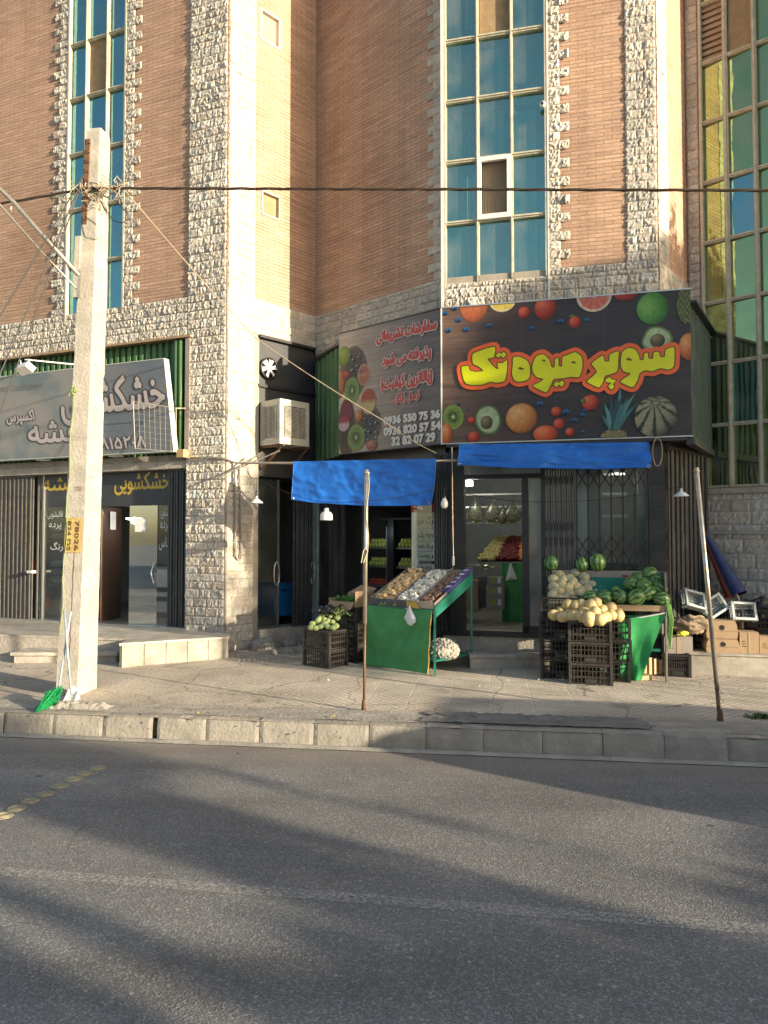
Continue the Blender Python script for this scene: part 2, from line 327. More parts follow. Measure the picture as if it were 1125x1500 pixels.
def pave_mat():
    m = bpy.data.materials.new('pavement'); m.use_nodes = True; nt = m.node_tree; b = nt.nodes['Principled BSDF']
    tc = nt.nodes.new('ShaderNodeTexCoord'); uv = tc.outputs['UV']
    br = N(nt, 'ShaderNodeTexBrick', i_Scale=1.0, offset=0.0); nt.links.new(uv, br.inputs['Vector'])
    br.inputs['Brick Width'].default_value = .40; br.inputs['Row Height'].default_value = .40; br.inputs['Mortar Size'].default_value = .007; br.inputs['Mortar Smooth'].default_value = .3
    br.inputs['Color1'].default_value = (.56, .50, .425, 1); br.inputs['Color2'].default_value = (.47, .425, .36, 1); br.inputs['Mortar'].default_value = (.60, .55, .47, 1)
    # diamond grooves on every tile
    mp = N(nt, 'ShaderNodeMapping'); mp.inputs['Rotation'].default_value = (0, 0, PI / 4); nt.links.new(uv, mp.inputs['Vector'])
    b2 = N(nt, 'ShaderNodeTexBrick', i_Scale=1.0, offset=0.0); nt.links.new(mp.outputs[0], b2.inputs['Vector'])
    b2.inputs['Brick Width'].default_value = .0707; b2.inputs['Row Height'].default_value = .0707; b2.inputs['Mortar Size'].default_value = .006; b2.inputs['Mortar Smooth'].default_value = .6
    n0 = N(nt, 'ShaderNodeTexNoise', i_Scale=1.1, i_Detail=8.0, i_Roughness=.68); nt.links.new(uv, n0.inputs['Vector'])
    n1 = N(nt, 'ShaderNodeTexNoise', i_Scale=26.0, i_Detail=6.0, i_Roughness=.7); nt.links.new(uv, n1.inputs['Vector'])
    c = mix(nt, b2.outputs['Fac'], br.outputs[0], (.32, .28, .235))
    # worn concrete and soil: over the left end and along the kerb
    sp = N(nt, 'ShaderNodeSeparateXYZ'); nt.links.new(uv, sp.inputs[0])
    nn = N(nt, 'ShaderNodeMath', operation='MULTIPLY_ADD'); nt.links.new(n0.outputs[0], nn.inputs[0]); nn.inputs[1].default_value = 2.4; nt.links.new(sp.outputs[0], nn.inputs[2])
    left = N(nt, 'ShaderNodeMapRange', i_1=-2.2, i_2=-.2, i_3=.92, i_4=.0); nt.links.new(nn.outputs[0], left.inputs[0])
    n2 = N(nt, 'ShaderNodeMath', operation='MULTIPLY_ADD'); nt.links.new(n0.outputs[0], n2.inputs[0]); n2.inputs[1].default_value = .5; nt.links.new(sp.outputs[1], n2.inputs[2])
    ker = N(nt, 'ShaderNodeMapRange', i_1=WK + .80, i_2=WK + .9, i_3=1.0, i_4=.0); nt.links.new(n2.outputs[0], ker.inputs[0])
    mx = N(nt, 'ShaderNodeMath', operation='MAXIMUM'); nt.links.new(left.outputs[0], mx.inputs[0]); nt.links.new(ker.outputs[0], mx.inputs[1])
    soil = ramp(nt, n1.outputs[0], [(.3, (.28, .24, .20)), (.55, (.45, .40, .335)), (.75, (.56, .50, .42))])
    c = mix(nt, mx.outputs[0], c, soil)
    c = mix(nt, 1, c, ramp(nt, n0.outputs[0], [(.3, (.70, .67, .64)), (.7, (1.2, 1.19, 1.16))]), 'MULTIPLY')
    nd = N(nt, 'ShaderNodeTexNoise', i_Scale=2.0, i_Detail=5.0); nt.links.new(uv, nd.inputs['Vector'])
    wv = mix(nt, .28, uv, nd.outputs['Color'])
    v3 = N(nt, 'ShaderNodeTexVoronoi', i_Scale=1.1, feature='DISTANCE_TO_EDGE'); nt.links.new(wv, v3.inputs['Vector'])
    c = mix(nt, ramp(nt, v3.outputs[0], [(.0, (.85,) * 3), (.007, (0, 0, 0))]), c, (.09, .075, .06))
    v4 = N(nt, 'ShaderNodeTexVoronoi', i_Scale=1.7); nt.links.new(wv, v4.inputs['Vector'])
    c = mix(nt, ramp(nt, v4.outputs[0], [(.06, (.5,) * 3), (.16, (0, 0, 0))]), c, (.17, .145, .12))
    nt.links.new(c, b.inputs['Base Color']); b.inputs['Roughness'].default_value = .85
    h = N(nt, 'ShaderNodeMath', operation='MAXIMUM'); nt.links.new(br.outputs['Fac'], h.inputs[0])
    hh = N(nt, 'ShaderNodeMath', operation='MULTIPLY'); nt.links.new(b2.outputs['Fac'], hh.inputs[0]); hh.inputs[1].default_value = .5; nt.links.new(hh.outputs[0], h.inputs[1])
    iv = N(nt, 'ShaderNodeMath', operation='SUBTRACT'); iv.inputs[0].default_value = 1; nt.links.new(mx.outputs[0], iv.inputs[1])
    hm = N(nt, 'ShaderNodeMath', operation='MULTIPLY'); nt.links.new(h.outputs[0], hm.inputs[0]); nt.links.new(iv.outputs[0], hm.inputs[1])
    hs = N(nt, 'ShaderNodeMath', operation='SUBTRACT'); nt.links.new(n1.outputs[0], hs.inputs[0]); nt.links.new(hm.outputs[0], hs.inputs[1])
    bp = N(nt, 'ShaderNodeBump', i_Strength=.8, i_Distance=.012); nt.links.new(hs.outputs[0], bp.inputs['Height']); nt.links.new(bp.outputs[0], b.inputs['Normal'])
    return m
def stripe_melon_mat():
    m = bpy.data.materials.new('watermelon_rind'); m.use_nodes = True; nt = m.node_tree; b = nt.nodes['Principled BSDF']
    tc = nt.nodes.new('ShaderNodeTexCoord'); co = tc.outputs['Object']
    oi = N(nt, 'ShaderNodeObjectInfo')
    nz = N(nt, 'ShaderNodeTexNoise', i_Scale=16.0, i_Detail=4.0); nt.links.new(co, nz.inputs['Vector'])
    s = N(nt, 'ShaderNodeSeparateXYZ'); nt.links.new(co, s.inputs[0])
    at = N(nt, 'ShaderNodeMath', operation='ARCTAN2'); nt.links.new(s.outputs[1], at.inputs[0]); nt.links.new(s.outputs[0], at.inputs[1])
    ma = N(nt, 'ShaderNodeMath', operation='MULTIPLY_ADD'); nt.links.new(nz.outputs[0], ma.inputs[0]); ma.inputs[1].default_value = 1.3; nt.links.new(at.outputs[0], ma.inputs[2])
    mu = N(nt, 'ShaderNodeMath', operation='MULTIPLY'); nt.links.new(ma.outputs[0], mu.inputs[0]); mu.inputs[1].default_value = 9.0
    sn = N(nt, 'ShaderNodeMath', operation='SINE'); nt.links.new(mu.outputs[0], sn.inputs[0])
    mr = N(nt, 'ShaderNodeMapRange', i_1=-1.0, i_2=1.0, i_3=0.0, i_4=1.0); nt.links.new(sn.outputs[0], mr.inputs[0])
    c = ramp(nt, mr.outputs[0], [(.25, (.035, .095, .035)), (.55, (.07, .18, .055)), (.9, (.18, .30, .10))])
    c = mix(nt, 1, c, ramp(nt, oi.outputs['Random'], [(0, (.75, .85, .8)), (1, (1.3, 1.2, .9))]), 'MULTIPLY')
    nt.links.new(c, b.inputs['Base Color']); b.inputs['Roughness'].default_value = .38; return m
def netted_mat():
    m = bpy.data.materials.new('melon_rind'); m.use_nodes = True; nt = m.node_tree; b = nt.nodes['Principled BSDF']
    tc = nt.nodes.new('ShaderNodeTexCoord'); co = tc.outputs['Object']; oi = N(nt, 'ShaderNodeObjectInfo')
    v = N(nt, 'ShaderNodeTexVoronoi', i_Scale=85.0, feature='DISTANCE_TO_EDGE'); nt.links.new(co, v.inputs['Vector'])
    nz = N(nt, 'ShaderNodeTexNoise', i_Scale=9.0, i_Detail=3.0); nt.links.new(co, nz.inputs['Vector'])
    base = ramp(nt, oi.outputs['Random'], [(0, (.36, .33, .21)), (.5, (.45, .39, .22)), (1, (.54, .42, .17))])
    c = mix(nt, ramp(nt, v.outputs[0], [(.02, (.8,) * 3), (.12, (0, 0, 0))]), base, (.66, .60, .44))
    c = mix(nt, 1, c, ramp(nt, nz.outputs[0], [(.3, (.8, .82, .75)), (.7, (1.12, 1.1, 1.05))]), 'MULTIPLY')
    nt.links.new(c, b.inputs['Base Color']); b.inputs['Roughness'].default_value = .6
    bp = N(nt, 'ShaderNodeBump', i_Strength=.3, i_Distance=.004, invert=True); nt.links.new(v.outputs[0], bp.inputs['Height']); nt.links.new(bp.outputs[0], b.inputs['Normal'])
    return m

M = {}
M['brick'] = brick_mat()
M['stone'] = stone_mat('split_stone', (.56, .52, .455), (.36, .33, .29))
M['asphalt'] = asphalt_mat(); M['pave'] = pave_mat()
M['melon'] = netted_mat(); M['wmelon'] = stripe_melon_mat()
M['concrete'] = mat('concrete', (.40, .36, .31), .85, var=.35, scale=4, bump=.5, bscale=40)
M['kerb'] = mat('kerb_concrete', (.30, .275, .235), .85, var=.35, scale=5, bump=.35, bscale=35)
M['pole'] = mat('pole_concrete', (.40, .37, .32), .88, var=.32, scale=5, bump=.35, bscale=38)
M['frame'] = mat('window_frame_paint', (.50, .46, .36), .55, var=.35, scale=9, bump=.15)
M['frame_white'] = mat('white_window_frame', (.72, .70, .66), .45, var=.1)
M['teal'] = glass('teal_coated_glass', (.42, .84, .80), (.50, .90, .80), .36, wav=.3, dirt=.1)
M['deep'] = glass('deep_teal_glass', (.22, .58, .62), (.34, .72, .74), .42, wav=.25, dirt=.08)
M['green_glass'] = glass('green_coated_glass', (.14, .30, .26), (.50, .66, .30), .52, wav=.2, dirt=.12)
M['clear'] = glass('shop_glass', (.80, .86, .84), (.9, .95, .95), .07, dirt=.05)
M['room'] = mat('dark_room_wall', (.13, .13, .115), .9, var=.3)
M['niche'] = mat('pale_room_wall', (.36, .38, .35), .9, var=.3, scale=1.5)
M['curtain'] = mat('curtain_cloth', (.62, .62, .52), .9, var=.15, scale=3)
M['slat'] = mat('beige_shutter', (.36, .27, .19), .7, var=.2)
M['board'] = mat('plywood_board', (.30, .21, .11), .7, var=.35, scale=8, bump=.1)
M['black'] = mat('black_painted_metal', (.022, .022, .026), .42, var=.4, scale=5)
M['blackwall'] = mat('dark_cladding', (.045, .045, .052), .38, var=.3, scale=3)
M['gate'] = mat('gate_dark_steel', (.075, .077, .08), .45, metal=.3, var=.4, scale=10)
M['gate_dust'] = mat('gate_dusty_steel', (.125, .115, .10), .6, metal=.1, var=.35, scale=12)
M['corr'] = mat('green_sheet_metal', (.075, .16, .065), .45, var=.3, scale=4)
M['corr_dark'] = mat('dark_green_sheet_metal', (.035, .062, .05), .5, var=.3, scale=4)
M['alu'] = mat('aluminium', (.5, .5, .48), .35, metal=.8, var=.15)
M['steel'] = mat('worn_steel_tube', (.52, .47, .38), .35, metal=.75, var=.35, scale=12, bump=.05)
M['rust'] = mat('rusty_steel', (.14, .07, .04), .7, metal=.3, var=.4, scale=20, bump=.2)
M['wire'] = mat('cable_rubber', (.014, .012, .011), .6, var=.3)
M['wire_lt'] = mat('pale_cable', (.35, .28, .20), .6, var=.3)
M['awning'] = mat('blue_tarpaulin', (.012, .12, .48), .45, var=.16, scale=4, bump=.12, bscale=7)
M['cloth_g'] = mat('green_cloth', (.065, .28, .09), .8, var=.3, scale=5, bump=.5, bscale=10)
M['green_steel'] = mat('green_painted_steel', (.015, .17, .12), .4, var=.25, scale=9)
M['card'] = mat('cardboard', (.36, .25, .15), .85, var=.2, scale=7, bump=.1, bscale=80)
M['card_grey'] = mat('grey_cardboard', (.30, .26, .23), .85, var=.25, scale=7)
M['white'] = mat('white_plastic', (.72, .72, .70), .4, var=.1)
M['paper'] = mat('white_paper', (.70, .71, .70), .7, var=.08)
M['crate'] = mat('black_plastic', (.028, .025, .023), .5, var=.4, scale=14)
M['crate_dust'] = mat('dusty_black_plastic', (.055, .046, .038), .55, var=.5, scale=14)
M['print'] = mat('printed_vinyl', (.62, .58, .55), .36, var=.38, scale=22, vcol=True, spec=.4)
M['vc'] = mat('tinted_surface', (1, 1, 1), .6, var=.15, vcol=True)
M['marble'] = mat('cream_stone_tiles', (.44, .40, .335), .6, var=.5, scale=5, bump=.1, bscale=12)
M['onion'] = mat('onion_skin', (.72, .50, .25), .45, var=.3, scale=30)
M['garlic'] = mat('garlic_skin', (.74, .69, .60), .5, var=.15, scale=30)
M['potato'] = mat('shallot_skin', (.30, .17, .11), .6, var=.3, scale=30)
M['leaf'] = mat('leaf', (.06, .13, .03), .6, var=.4)
M['tube_low'] = mat('rust_brown_tube', (.16, .085, .05), .5, metal=.4, var=.4, scale=14, bump=.1)
M['sunlit_yellow_melon'] = mat('sunlit_yellow_rind', (.56, .43, .20), .5, var=.3, scale=24, bump=.2)  # yellow rind warmed further for the sun on the front melons
M['bark'] = mat('bark', (.10, .07, .05), .9, var=.3, bump=.4)
M['blue'] = mat('blue_plastic', (.01, .16, .42), .4, var=.2)
M['tile_in'] = mat('shop_floor_tile', (.34, .30, .25), .35, var=.2)
M['int'] = mat('shop_interior_wall', (.30, .32, .30), .6, var=.2)
M['lampw'] = mat('lit_lamp', (.9, .9, .9), .5, var=0, emit=(1, .97, .9), estr=9)
M['brown_door'] = mat('brown_door_laminate', (.10, .06, .04), .5, var=.2)
M['orange'] = mat('orange_plastic', (.75, .10, .02), .4, var=.1)
M['broom'] = mat('green_bristle', (.015, .32, .10), .55, var=.5, scale=40)
M['yellow'] = mat('yellow_paint', (.58, .38, .07), .7, var=.3, scale=14)
# ================================================================ GROUND
def EP(s, w, z=0.0): v = e1 * s + e2 * w; return Vector((v.x, v.y, z))
m = MB(); m.quad(EP(-150, -150), EP(150, -150), EP(150, WK + .1), EP(-150, WK + .1))
tag(m.build('road', M['asphalt']), kind='structure')
m = MB()
nS, nW = 60, 30
def pv(u, v):
    s = -15 + 32 * u; w = WK + .02 + 14 * v; p = EP(s, w)
    bump = .012 * noise.noise(Vector((s * 1.3, w * 1.3, 0))) if v > 0 else 0
    p.z = .188 + .02 * (w - WK) + bump * (1 if s < 1 else .35); return p
m.grid(pv, 130, 60, lambda u, v: (-15 + 32 * u, WK + .02 + 14 * v))
tag(m.build('pavement', M['pave'], smooth=True), kind='structure')
# back ground beyond the block so that nothing is open
m = MB(); m.quad(EP(-150, WK + 13, .1), EP(150, WK + 13, .1), EP(150, 150, .1), EP(-150, 150, .1))
tag(m.build('ground_behind_houses', M['concrete']), kind='structure')
# kerb stones with joints, chips and a broken gap
m = MB(); s = -12.0
gap = on_walk(207, 1062).dot(e1); s = gap - .49 * 16
while s < 16:
    L = .49; a0, a1 = s + .002, s + L - .002
    if abs(s - gap) < .01: a0 += .03
    if abs(s + L - gap) < .01: a1 -= .012
    if True:
        jz = R.uniform(-.006, .006); jw = R.uniform(-.008, .008)
        def kf(u, v, a0=a0, a1=a1, jz=jz, jw=jw):
            a = a0 + (a1 - a0) * u
            prof = [(WK + .0, -.02), (WK + .006, .10), (WK + .02, .175), (WK + .035, .19), (WK + .08, .195), (WK + .15, .193), (WK + .155, .12)]
            k = v * 6; i = int(min(k, 5)); f = k - i
            w = prof[i][0] + (prof[i + 1][0] - prof[i][0]) * f + jw; z = prof[i][1] + (prof[i + 1][1] - prof[i][1]) * f
            n = noise.noise(Vector((a * 7, w * 7, z * 7))) * .0025 + noise.noise(Vector((a * 30, w * 30, z * 30))) * .0015
            ch = max(0, noise.noise(Vector((a * 5, 3, 1))) - .25) * .05 if .15 < z else 0
            edge = -.008 if u in (0, 1) else 0
            return EP(a, w - n - edge, z + jz + n * .5 - ch)
        m.grid(kf, 14, 12)
    s += L
tag(m.build('kerb', M['kerb']), kind='structure')
m = MB()
m.grid(lambda u, v: EP(-12 + 28 * u, WK - .13 + .135 * v, .006 + .012 * (1 - abs(2 * v - 1)) + .004 * noise.noise(Vector((u * 90, v, 0)))), 120, 4)
M['gutter'] = mat('gutter_concrete', (.36, .33, .28), .85, var=.4, scale=4, bump=.4)
tag(m.build('gutter', M['gutter']), kind='structure')
# kerb back filling (rough mortar strip)
m = MB()
m.grid(lambda u, v: EP(-12 + 28 * u, WK + .13 + (.42 + .06 * noise.noise(Vector((u * 60, 0, 0)))) * v, .196 + .010 * v + .009 * noise.noise(Vector((u * 70, v * 4, 2))) - (.025 if v > .99 else 0)), 200, 8)
M['mortar'] = mat('rough_mortar', (.33, .30, .255), .9, var=.45, scale=5, bump=.45, bscale=30)
tag(m.build('mortar_strip', M['mortar']), kind='structure')
m = MB(); s0_ = on_walk(622, 1048).dot(e1); s9_ = on_walk(948, 1060).dot(e1)
m.grid(lambda u, v: EP(s0_ + (s9_ - s0_) * u + .16 * noise.noise(Vector((v * 4, u * 2, 7))), WK + .14 + (.35 + .11 * noise.noise(Vector((u * 22, 3, 0)))) * v, .209 + .008 * v - .016 * max(0, abs(u - .5) * 2 - .85) * 6 * .3 + .007 * noise.noise(Vector((u * 30, v * 4, 5)))), 90, 8)
tag(m.build('asphalt_patch', mat('patched_asphalt', (.20, .192, .18), .9, var=.45, scale=7, bump=.7, bscale=60), smooth=True), kind='structure')
# worn lane line
mm = bpy.data.materials.new('worn_line_paint'); mm.use_nodes = True; nt = mm.node_tree; b = nt.nodes['Principled BSDF']
tc = nt.nodes.new('ShaderNodeTexCoord'); n1 = N(nt, 'ShaderNodeTexNoise', i_Scale=45.0, i_Detail=6.0, i_Roughness=.75); nt.links.new(tc.outputs['Object'], n1.inputs['Vector'])
tr = N(nt, 'ShaderNodeBsdfTransparent'); mx = N(nt, 'ShaderNodeMixShader'); al = ramp(nt, n1.outputs[0], [(.40, (0, 0, 0)), (.62, (.8,) * 3)])
b.inputs['Base Color'].default_value = (.42, .40, .37, 1); b.inputs['Roughness'].default_value = .8
nt.links.new(al, mx.inputs[0]); nt.links.new(tr.outputs[0], mx.inputs[1]); nt.links.new(b.outputs[0], mx.inputs[2]); nt.links.new(mx.outputs[0], nt.nodes['Material Output'].inputs[0])
m = MB()
pa = at_z(0, 1277, 0); pb = at_z(1125, 1363, 0); dd = (pb - pa).normalized(); nn = Vector((-dd.y, dd.x, 0))
pa -= dd * 6; pb += dd * 6
m.quad(pa - nn * .045 + Vector((0, 0, .004)), pb - nn * .05 + Vector((0, 0, .004)), pb + nn * .05 + Vector((0, 0, .004)), pa + nn * .05 + Vector((0, 0, .004)))
tag(m.build('lane_line', mm), kind='structure')

# ================================================================ BUILDING PLAN
PL = (-9.57, 13.4); PC = (-2.18, 10.33); PIN = (-1.06, 11.53); PB = (.785, 9.81); PE = (3.39, 9.16); PF = (4.13, 10.1); PG = (5.10, 9.31); PH = (9.3, 8.26)
FL, FR1, FI, FW, FE, FG, FH = Fr(PL, PC), Fr(PC, PIN), Fr(PIN, PB), Fr(PB, PE), Fr(PE, PF), Fr(PF, PG), Fr(PG, PH)
ZB, ZT = 5.24, 11.0      # bottom of the brickwork, top of what is built
bld = thing('apartment_building', 'zigzag brick apartment block with rough pale stone quoins rising above both shops', 'building', (0, 11, 0))

def stone_area(mb, fr, a0, a1, z0, z1, ch=.118, wmin=.09, wmax=.27, amp=.018, base=.012, res=.0175, teeth=None, seed=0, smooth=1.0):
    """rows of rock-faced blocks; teeth = (side, extra) for the toothed strips beside windows"""
    z = z0; row = 0; rr = random.Random(seed)
    while z < z1 - .02:
        h = min(ch, z1 - z); lo, hi = a0, a1
        if not teeth: h = min(h * rr.uniform(.82, 1.18), z1 - z)
        if z1 - z - h < .03: h = z1 - z
        if teeth and row % 2:
            if teeth[0] < 0: lo -= teeth[1]
            else: hi += teeth[1]
        a = lo
        while a < hi - .01:
            w = rr.uniform(wmin, wmax)
            if hi - a - w < wmin * .7: w = hi - a
            w = min(w, hi - a)
            nx = max(2, int(w / res)); nz = max(3, int(h / res)); sd = rr.random() * 100
            tx, tz, t0 = rr.uniform(-1, 1), rr.uniform(-1, 1), rr.uniform(.3, 1.0); g = rr.uniform(.82, 1.1); wm = rr.uniform(-.03, .03)
            vs = []; uv = []
            for j in range(nz + 1):
                for i in range(nx + 1):
                    u, v = i / nx, j / nz
                    x, y = a + .0015 + (w - .003) * u, z + .0015 + (h - .003) * v
                    P = Vector((x * 11 + sd, y * 7.5, sd))
                    q = noise.noise(P) * .55 + noise.noise(P * 2.6) * .55 + noise.noise(P * 5.5) * .42
                    q = abs(q) * 1.5 - .1 + t0 * .35 + (tx * (u - .5) + tz * (v - .5)) * .5
                    e = min(1, min(u, 1 - u) * nx, min(v, 1 - v) * nz)
                    d = base + amp * max(.0, q) * smooth
                    if e == 0: d = base * .5 + (d - base) * .6
                    vs.append(fr.p(x, y, d))
            W = nx + 1
            mb.col = (g + wm, g, g - wm)
            mb.add(vs, [(j * W + i, j * W + i + 1, (j + 1) * W + i + 1, (j + 1) * W + i) for j in range(nz) for i in range(nx)])
            a += w
        z += h; row += 1
    mb.col = (1, 1, 1)

def zs(fr, px, py, off=0): return fr.hit(px, py, off)
# --- window openings (a0,a1,z0,z1)
def sxs(fr, *px): return [fr.sx(p) for p in px]
WL = (FL.sx(90.5), FL.sx(177.5), zs(FL, 92, 473)[1], ZT + 1)
WM = (FW.sx(651.5), FW.sx(806), zs(FW, 730, 411)[1], ZT + 1)
WR = (FG.sx(1034), 1.12, zs(FG, 1042, 714)[1], ZT + 1)
ZSHOP = zs(FL, 275, 492)[1]
LF0 = FL.sx(278)              # right edge of the left shop opening
shopL = (-1.0, LF0, .52, ZSHOP)
# --- brick walls
m = MB(); m.wallgrid(FL, 0, FL.L, ZB, ZT, [WL], depth=.0); m.build('brick_wall', M['brick'], bld)
m = MB(); m.wallgrid(FR1, 0, FR1.L, ZB, ZT,
    [(FR1.sx(381, 45), FR1.sx(410, 45), zs(FR1, 396, 66)[1], zs(FR1, 396, 20)[1]), (FR1.sx(384, 300), FR1.sx(411, 300), zs(FR1, 397, 319)[1], zs(FR1, 397, 283)[1])], depth=.06)
m.build('brick_wall', M['brick'], bld)
m = MB(); m.wallgrid(FI, 0, FI.L, ZB, ZT); m.build('brick_wall', M['brick'], bld)
m = MB(); m.wallgrid(FW, 0, FW.L, ZB, ZT, [WM], depth=.0); m.build('brick_wall', M['brick'], bld)
m = MB(); m.wallgrid(FE, 0, FE.L, ZB, ZT); m.build('brick_wall', M['brick'], bld)
m = MB(); m.wallgrid(FG, 0, FG.L, .2, ZT, [WR], depth=.0); m.build('brick_wall', M['brick'], bld)
m = MB(); m.wallgrid(FH, 0, FH.L, .2, ZT); m.build('brick_wall', M['brick'], bld)
# --- backing wall under the stone (plain)
M['mortar_wall'] = mat('wall_mortar', (.34, .30, .25), .9, var=.3)
m = MB()
m.wallgrid(FL, LF0, FL.L, .2, ZB); m.wallgrid(FL, -2, LF0, ZSHOP, ZB)
m.wallgrid(FR1, 0, FR1.sx(378), .2, ZB); m.wallgrid(FR1, FR1.sx(378), FR1.L, zs(FR1, 378, 490)[1], ZB)
m.wallgrid(FI, 0, FI.L, 3.0, ZB); m.wallgrid(FW, 0, FW.L, 3.0, ZB); m.wallgrid(FE, 0, FE.L, .2, ZB)
m.build('backing_wall', M['mortar_wall'], bld)
# --- roof slab and rear walls close the block
m = MB(); m.prism([PL, PC, PIN, PB, PE, PF, PG, PH, (9.3, 20), (-9.57, 20)], ZT, ZT + .3)
m.build('roof_slab', M['concrete'], bld)
m = MB()
for a, b in (((9.3, 20), (-9.57, 20)), ((-9.57, 20), PL), (PH, (9.3, 20))):
    m.quad(Vector((*a, 0)), Vector((*b, 0)), Vector((*b, ZT)), Vector((*a, ZT)))
m.build('rear_wall', M['brick'], bld)
# --- rough stone
m = MB(); stone_area(m, FL, FL.sx(277, 300), FL.L - .01, .5, ZT, seed=1, amp=.018); 
stone_area(m, FL, -1.0, FL.sx(277, 300), ZSHOP, ZB, seed=2, amp=.018)
m.build('stone_quoin', M['stone'], bld)
m = MB(); stone_area(m, FR1, .01, FR1.sx(374, 200), .26, ZT, seed=3, amp=.018)
stone_area(m, FR1, FR1.sx(374, 200), FR1.L, zs(FR1, 378, 490)[1], ZB, seed=4, amp=.018)
m.build('stone_quoin', M['stone'], bld)
m = MB(); stone_area(m, FI, 0, FI.L, ZB - .62, ZB, seed=5, amp=.02); stone_area(m, FI, FI.L - .16, FI.L, ZB, ZT, teeth=(-1, .10), wmin=.3, seed=6)
m.build('stone_trim', M['stone'], bld)
m = MB(); stone_area(m, FW, 0, FW.L - .005, 4.5, WM[2], seed=7, amp=.024); stone_area(m, FW, WM[1], FW.L - .005, WM[2], ZB, seed=71, amp=.024)
stone_area(m, FW, WM[1] + .02, WM[1] + .16, ZB, ZT, teeth=(1, .12), wmin=.3, seed=8, amp=.03)
stone_area(m, FW, FW.sx(916, 200), FW.L - .005, ZB, ZT, seed=9, amp=.018)
m.build('stone_trim', M['stone'], bld)
m = MB(); stone_area(m, FE, .005, FE.sx(977, 200), ZB, ZT, seed=10, amp=.014); stone_area(m, FE, 0.005, FE.L, .3, ZB, seed=11, amp=.014, res=.03)
m.build('stone_quoin', M['stone'], bld)
m = MB(); stone_area(m, FG, .02, WR[0] - .02, ZB - 3, ZT, seed=12, amp=.02); m.build('stone_trim', M['stone'], bld)
m = MB(); stone_area(m, FG, .02, FG.L, .25, WR[2] - .06, ch=.17, wmin=.2, wmax=.42, seed=13, amp=.016, res=.028)
m.build('stone_trim', M['stone'], bld)
m = MB(); stone_area(m, FL, WL[0] - .17, WL[0] - .005, WL[2] - .02, ZT, teeth=(-1, .12), wmin=.3, seed=14, amp=.018)
stone_area(m, FL, WL[1] + .005, WL[1] + .16, WL[2] - .02, ZT, teeth=(1, .13), wmin=.3, seed=15, amp=.018)
m.build('stone_trim', M['stone'], bld)
# gas ledges: thin stone ledge under the right window
m = MB(); m.fbox(FG, WR[0] - .06, FG.L, WR[2] - .09, WR[2] - .02, .0, .06); m.fbox(FG, 0.06, FG.L, WR[2] - .62, WR[2] - .57, .0, .045); m.fbox(FG, .05, .10, WR[2] - .6, WR[2] + .1, 0, .045)
m.build('ledge', M['concrete'], bld)

